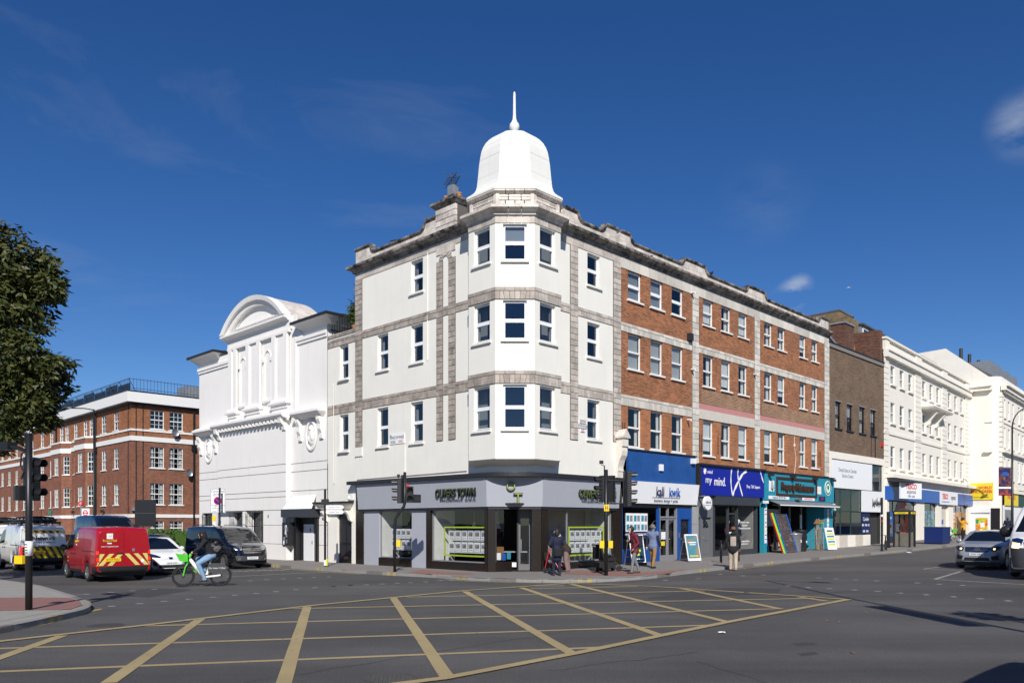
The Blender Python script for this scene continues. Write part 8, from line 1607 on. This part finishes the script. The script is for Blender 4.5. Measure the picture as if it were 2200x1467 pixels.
# phone box
p=wl(FR,33.1,-3.0); PZ_=gz(*p)+PH; Mp=T((p[0],p[1],PZ_))@Matrix.Rotation(TH,4,'Z'); t=thing('phone_box','dark open-sided phone kiosk with yellow header strips outside the supermarket','phone box',Mp); w=.48
for x in (-w,w):
    for y in (-w,w): MB().box(x-.05,x+.05,y-.05,y+.05,0,2.15).obj('corner_post','plastic_black',t)
m=MB(); m.rings([[(a*(w+e),b*(w+e),z) for a,b in ((-1,-1),(1,-1),(1,1),(-1,1))] for e,z in ((.06,2.08),(.06,2.32),(.0,2.36),(-.4,2.5))]); m.obj('roof','plastic_black',t)
for a,k in ((0,-1),(1,-1)):
    s=MB().box(-.42,.42,-.008,.0,2.14,2.26).obj('header_strip','sign_yellow',t,T((0,-w-.062,0)) if a==0 else T((-w-.062,0,0))@RZ(-90)); text('TELEPHONE',.09,'plastic_black',s,T((0,-.01,2.2)),.001)
plain('kiosk_panel',(.16,.15,.13),.6,var=.2); MB().box(-w+.05,w-.05,w-.03,w,.05,.95).obj('lower_panel','kiosk_panel',t); MB().box(w-.03,w,-w+.05,w-.05,.05,.9).obj('lower_panel','kiosk_panel',t)
for x0,x1,y0,y1 in ((-w+.05,w-.05,w-.02,w-.01),(w-.02,w-.01,-w+.05,w-.05)): MB().box(x0,x1,y0,y1,.95,2.1).obj('glass_panel','glass',t)
MB().box(-.2,.2,w-.2,w-.03,1.0,1.5).obj('telephone','steel',t); MB().box(-.16,-.08,w-.26,w-.2,1.1,1.4).obj('handset','plastic_black',t); MB().box(-w+.05,w-.05,w-.04,w-.03,1.0,1.06).obj('mid_rail','plastic_black',t)
p=wl(FR,31.4,-2.6); t=thing('kiosk_post','dark square post beside the phone kiosk','post',T((p[0],p[1],gz(*p)+PH))@Matrix.Rotation(TH,4,'Z')); MB().box(-.08,.08,-.08,.08,0,2.3).obj('shaft','plastic_black',t); MB().box(-.11,.11,-.11,.11,0,.05).obj('foot','plastic_black',t)
# blue planter
p=wl(FR,39.4,-3.1); t=thing('blue_planter','large dark blue square planter on the pavement outside the supermarket','planter',T((p[0],p[1],gz(*p)+PH))@Matrix.Rotation(TH,4,'Z')); m=MB(); m.box(-.85,.85,-.6,.6,.06,1.15); m.obj('box','blue_dark',t)
m=MB(); m.box(-.8,.8,-.55,.55,0,.06); m.obj('plinth','plastic_black',t); m=MB(); m.box(-.88,.88,-.63,-.58,1.15,1.19); m.box(-.88,.88,.58,.63,1.15,1.19); m.box(-.88,-.83,-.58,.58,1.15,1.19); m.box(.83,.88,-.58,.58,1.15,1.19); m.obj('rim','blue_dark',t)
# slim posts, cycle stands
def slim(x,y,h,label,r=.04,fr=FR):
    p=wl(fr,x,y); t=thing('slim_post',label,'post',T((p[0],p[1],gz(*p)+PH))); m=MB(); m.cyl((0,0,0),(0,0,h),r,n=10); m.obj('shaft','signal_black',t); MB().cyl((0,0,0),(0,0,.04),r*1.8,n=12).obj('foot','signal_black',t); return t
t=slim(26.4,-4.0,3.1,'slim black post with stickers outside the boarded office',.06); MB().cyl((0,0,2.0),(0,0,2.12),.063,n=10).obj('sticker','white_board',t); MB().cyl((0,0,1.7),(0,0,1.78),.063,n=10).obj('sticker','red_sign',t)
slim(42.0,-4.0,1.1,'short black bollard near the yellow hoodie','.04' and .05)
def hoop(u,v,label):
    p=gp(u,v,PH); t=thing('cycle_stand',label,'cycle stand',T(p)@Matrix.Rotation(TH+.6,4,'Z')); m=MB(); m.smooth=True; m.tube([(-.35,0,0),(-.35,0,.75),(-.28,0,.88),(-.15,0,.95),(.15,0,.95),(.28,0,.88),(.35,0,.75),(.35,0,0)],.028,8); m.obj('hoop','signal_black',t)
hoop(1549,1208,'black cycle hoop on the pavement left of the person in the black hoodie'); hoop(1586,1204,'black cycle hoop half hidden behind the person in the black hoodie')
# A-boards
def aboard(M_,label,w,h,mat,frame_='white_board',lean=.28,lines=None):
    t=thing('pavement_sign',label,'sign',M_); m=MB(); q=lean
    for s in (-1,):
        a=MB(); a.prism([(-w/2,-q,0.04),(w/2,-q,.04),(w/2,-.02,h),(-w/2,-.02,h)],(0,.03,.0)); a.obj('board',frame_,t)
        pz=.08; f=lambda x,z,o: (x,-q+(q-.02)*(z-.04)/(h-.04)-o,z)
        b=MB(); b.poly([f(-w/2+.05,.16,.004),f(w/2-.05,.16,.004),f(w/2-.05,h-.06,.004),f(-w/2+.05,h-.06,.004)]); pn=b.obj('printed_panel',mat,t)
        if lines:
            for z,hh,c,ww in lines: b=MB(); b.poly([f(-ww/2,z,.008),f(ww/2,z,.008),f(ww/2,z+hh,.008),f(-ww/2,z+hh,.008)]); b.obj('print_line',c,pn)
    m.tube([(-w/2,.02,h-.05),(-w/2,q,.0)],.014,6); m.tube([(w/2,.02,h-.05),(w/2,q,.0)],.014,6); m.tube([(-w/2,q*.7,.35),(w/2,q*.7,.35)],.01,6); m.obj('rear_leg_frame','steel',t); return t
def atR(x,y,rot=0): p=wl(FR,x,y); return T((p[0],p[1],gz(*p)+PH))@Matrix.Rotation(TH+R_(rot),4,'Z')
plain('teal_dark',(.01,.05,.075),.45)
t=aboard(atR(6.72,-.75,-18),'dark teal pavement sign in front of the granite pier',.74,1.32,'teal_dark',lines=[(1.0,.04,'white_board',.4),(.92,.03,'white_board',.3),(.58,.1,'lime',.3),(.42,.1,'lime',.14),(.24,.05,'white_board',.5)]); MB().box(-.36,.36,-.34,.3,0,.12).obj('water_base','plastic_black',t)
aboard(atR(10.15,-1.35,-10),'white framed pavement sign with a blue poster outside the print shop door',.85,1.25,'aboard_print',lines=[(.85,.05,'white_board',.5),(.76,.04,'white_board',.4),(.24,.05,'sign_yellow',.55)])
aboard(atR(26.1,-1.0,-8),'white pavement sign with coloured bars outside the hardware shop',.95,1.35,'white_board',lines=[(1.12,.08,'navy_print',.6),(.94,.1,'hiviz_yellow',.75),(.78,.1,'teal',.75),(.62,.1,'sign_yellow',.75),(.46,.1,'teal',.75),(.3,.1,'hiviz_yellow',.75)])
# hardware shop goods
def bin_(M_,label,mat,h=.85,r=.3,lid=True):
    t=thing('dustbin',label,'bin',M_,'bins for sale'); m=MB(); m.smooth=True; m.lathe([(r*.82,0),(r*.84,.03),(r*.97,h-.04),(r*1.02,h-.02),(r*1.02,h),(r*.95,h),(r*.8,.05)],n=24); m.obj('drum',mat,t)
    if lid: m=MB(); m.smooth=True; m.lathe([(r*1.06,h),(r*1.06,h+.05),(r*.7,h+.1),(.03,h+.13)],n=24); m.obj('lid',mat,t); MB().box(-.08,.08,-.015,.015,h+.12,h+.18).obj('lid_handle',mat,t)
    for s in (-1,1): m=MB(); m.tube([(s*r*.95,-.08,h*.78),(s*(r+.06),-.06,h*.74),(s*(r+.06),.06,h*.74),(s*r*.95,.08,h*.78)],.012,6); m.obj('side_handle',mat,t)
    MB().box(-.05,.05,-r*.96-.01,-r*.94,h*.55,h*.7).obj('price_label','white_board',t)
bin_(atR(22.25,-.65,),'galvanised steel dustbin outside the hardware shop','galv',1.0,.42); bin_(atR(23.3,-.55),'black plastic dustbin next to the galvanised one','plastic_black',.9,.36,False); bin_(atR(24.0,-.2),'taller black plastic dustbin against the hardware shop post','plastic_black',1.15,.36,True)
for k,(x,mt,lb) in enumerate(((20.05,'car_red','dark red'),(20.2,'hiviz_yellow','yellow'),(20.32,'lime_green','green'))):
    m=MB(); m.prism([(0,-1.05,0),(0,-.98,0),(0,-.22,2.25),(0,-.28,2.25)],(.06,0,0)); M_=atR(x,0); t=thing('leaning_plank','%s painted plank leaning at the hardware shop entrance'%lb,'plank',M_); m.obj('plank',mt,t); MB().box(-.005,.065,-.3,-.2,2.25,2.27).obj('end_cap','plastic_black',t)
t=thing('sheet_rack','tall grey display rack with blue rails leaning at the hardware shop','display rack',atR(20.5,0)); m=MB(); m.prism([(0.06,-1.0,.02),(1.35,-1.0,.02),(1.35,-.3,2.2),(.06,-.3,2.2)],(0,.04,0)); m.obj('sheet','stall_goods',t)
for x in (0,1.38): m=MB(); m.tube([(x,-1.02,0),(x,-.32,2.22)],.03,8); m.obj('rail','tesco_blue',t)
for z in (.1,.65,1.3,2.15): m=MB(); y=-1.02+.7*z/2.2; m.tube([(0,y,z),(1.38,y,z)],.02,6); m.obj('crossbar','steel',t)
t=thing('broom_cage','wire cage full of brooms and timber handles at the hardware shop','display cage',atR(24.9,-.95)); m=MB()
for x in (0,.95):
    for y in (0,.5): m.cyl((x,y,0),(x,y,1.25),.018,n=6)
for z in (.05,.6,1.22): m.tube([(0,0,z),(.95,0,z),(.95,.5,z),(0,.5,z),(0,0,z)],.012,5)
m.obj('cage','steel',t); random.seed(4)
for i in range(14): x=.08+i*.06; y=.1+rnd(0,.3); m=MB(); m.cyl((x,y,.06),(x+rnd(-.08,.08),y+rnd(-.08,.08),1.6+rnd(0,.35)),.014,n=6); m.obj('handle','wood' if i%3 else 'cloth_stone',t)
for i in range(6): x=.1+i*.14; MB().box(x-.12,x+.14,.05,.32,1.6+.08*(i%3),1.68+.08*(i%3)).obj('broom_head',('wood','boot_tan','cloth_grey','lime_green')[i%4],t)
for i,(x,mt) in enumerate(((21.4,'tesco_blue'),(21.7,'red_sign'))):
    t=thing('bundled_tool','%s handled tool bundle standing inside the hardware entrance'%('blue','red')[i],'tools',atR(x,.6)); m=MB(); m.cyl((0,0,0),(0,0,1.0),.05,n=8); m.obj('shaft',mt,t); MB().box(-.12,.12,-.08,.08,0,.35).obj('head','cloth_navy',t)
# a gull
p=Vector(((1824-1100)/FP*60,60,CZ+(HV-618)/FP*60)); t=thing('gull','small pale gull flying over the brick terrace','bird',T(p)@RZ(20)); m=MB(); m.smooth=True; m.ell((0,0,0),.13,.04,.04); m.obj('body','white_board',t)
for s in (-1,1): m=MB(); m.add([(-.06,0,0),(.06,0,0),(.02,s*.16,.05),(-.05,s*.3,.02)],[(0,1,2,3)]); m.obj('wing','white_board',t)
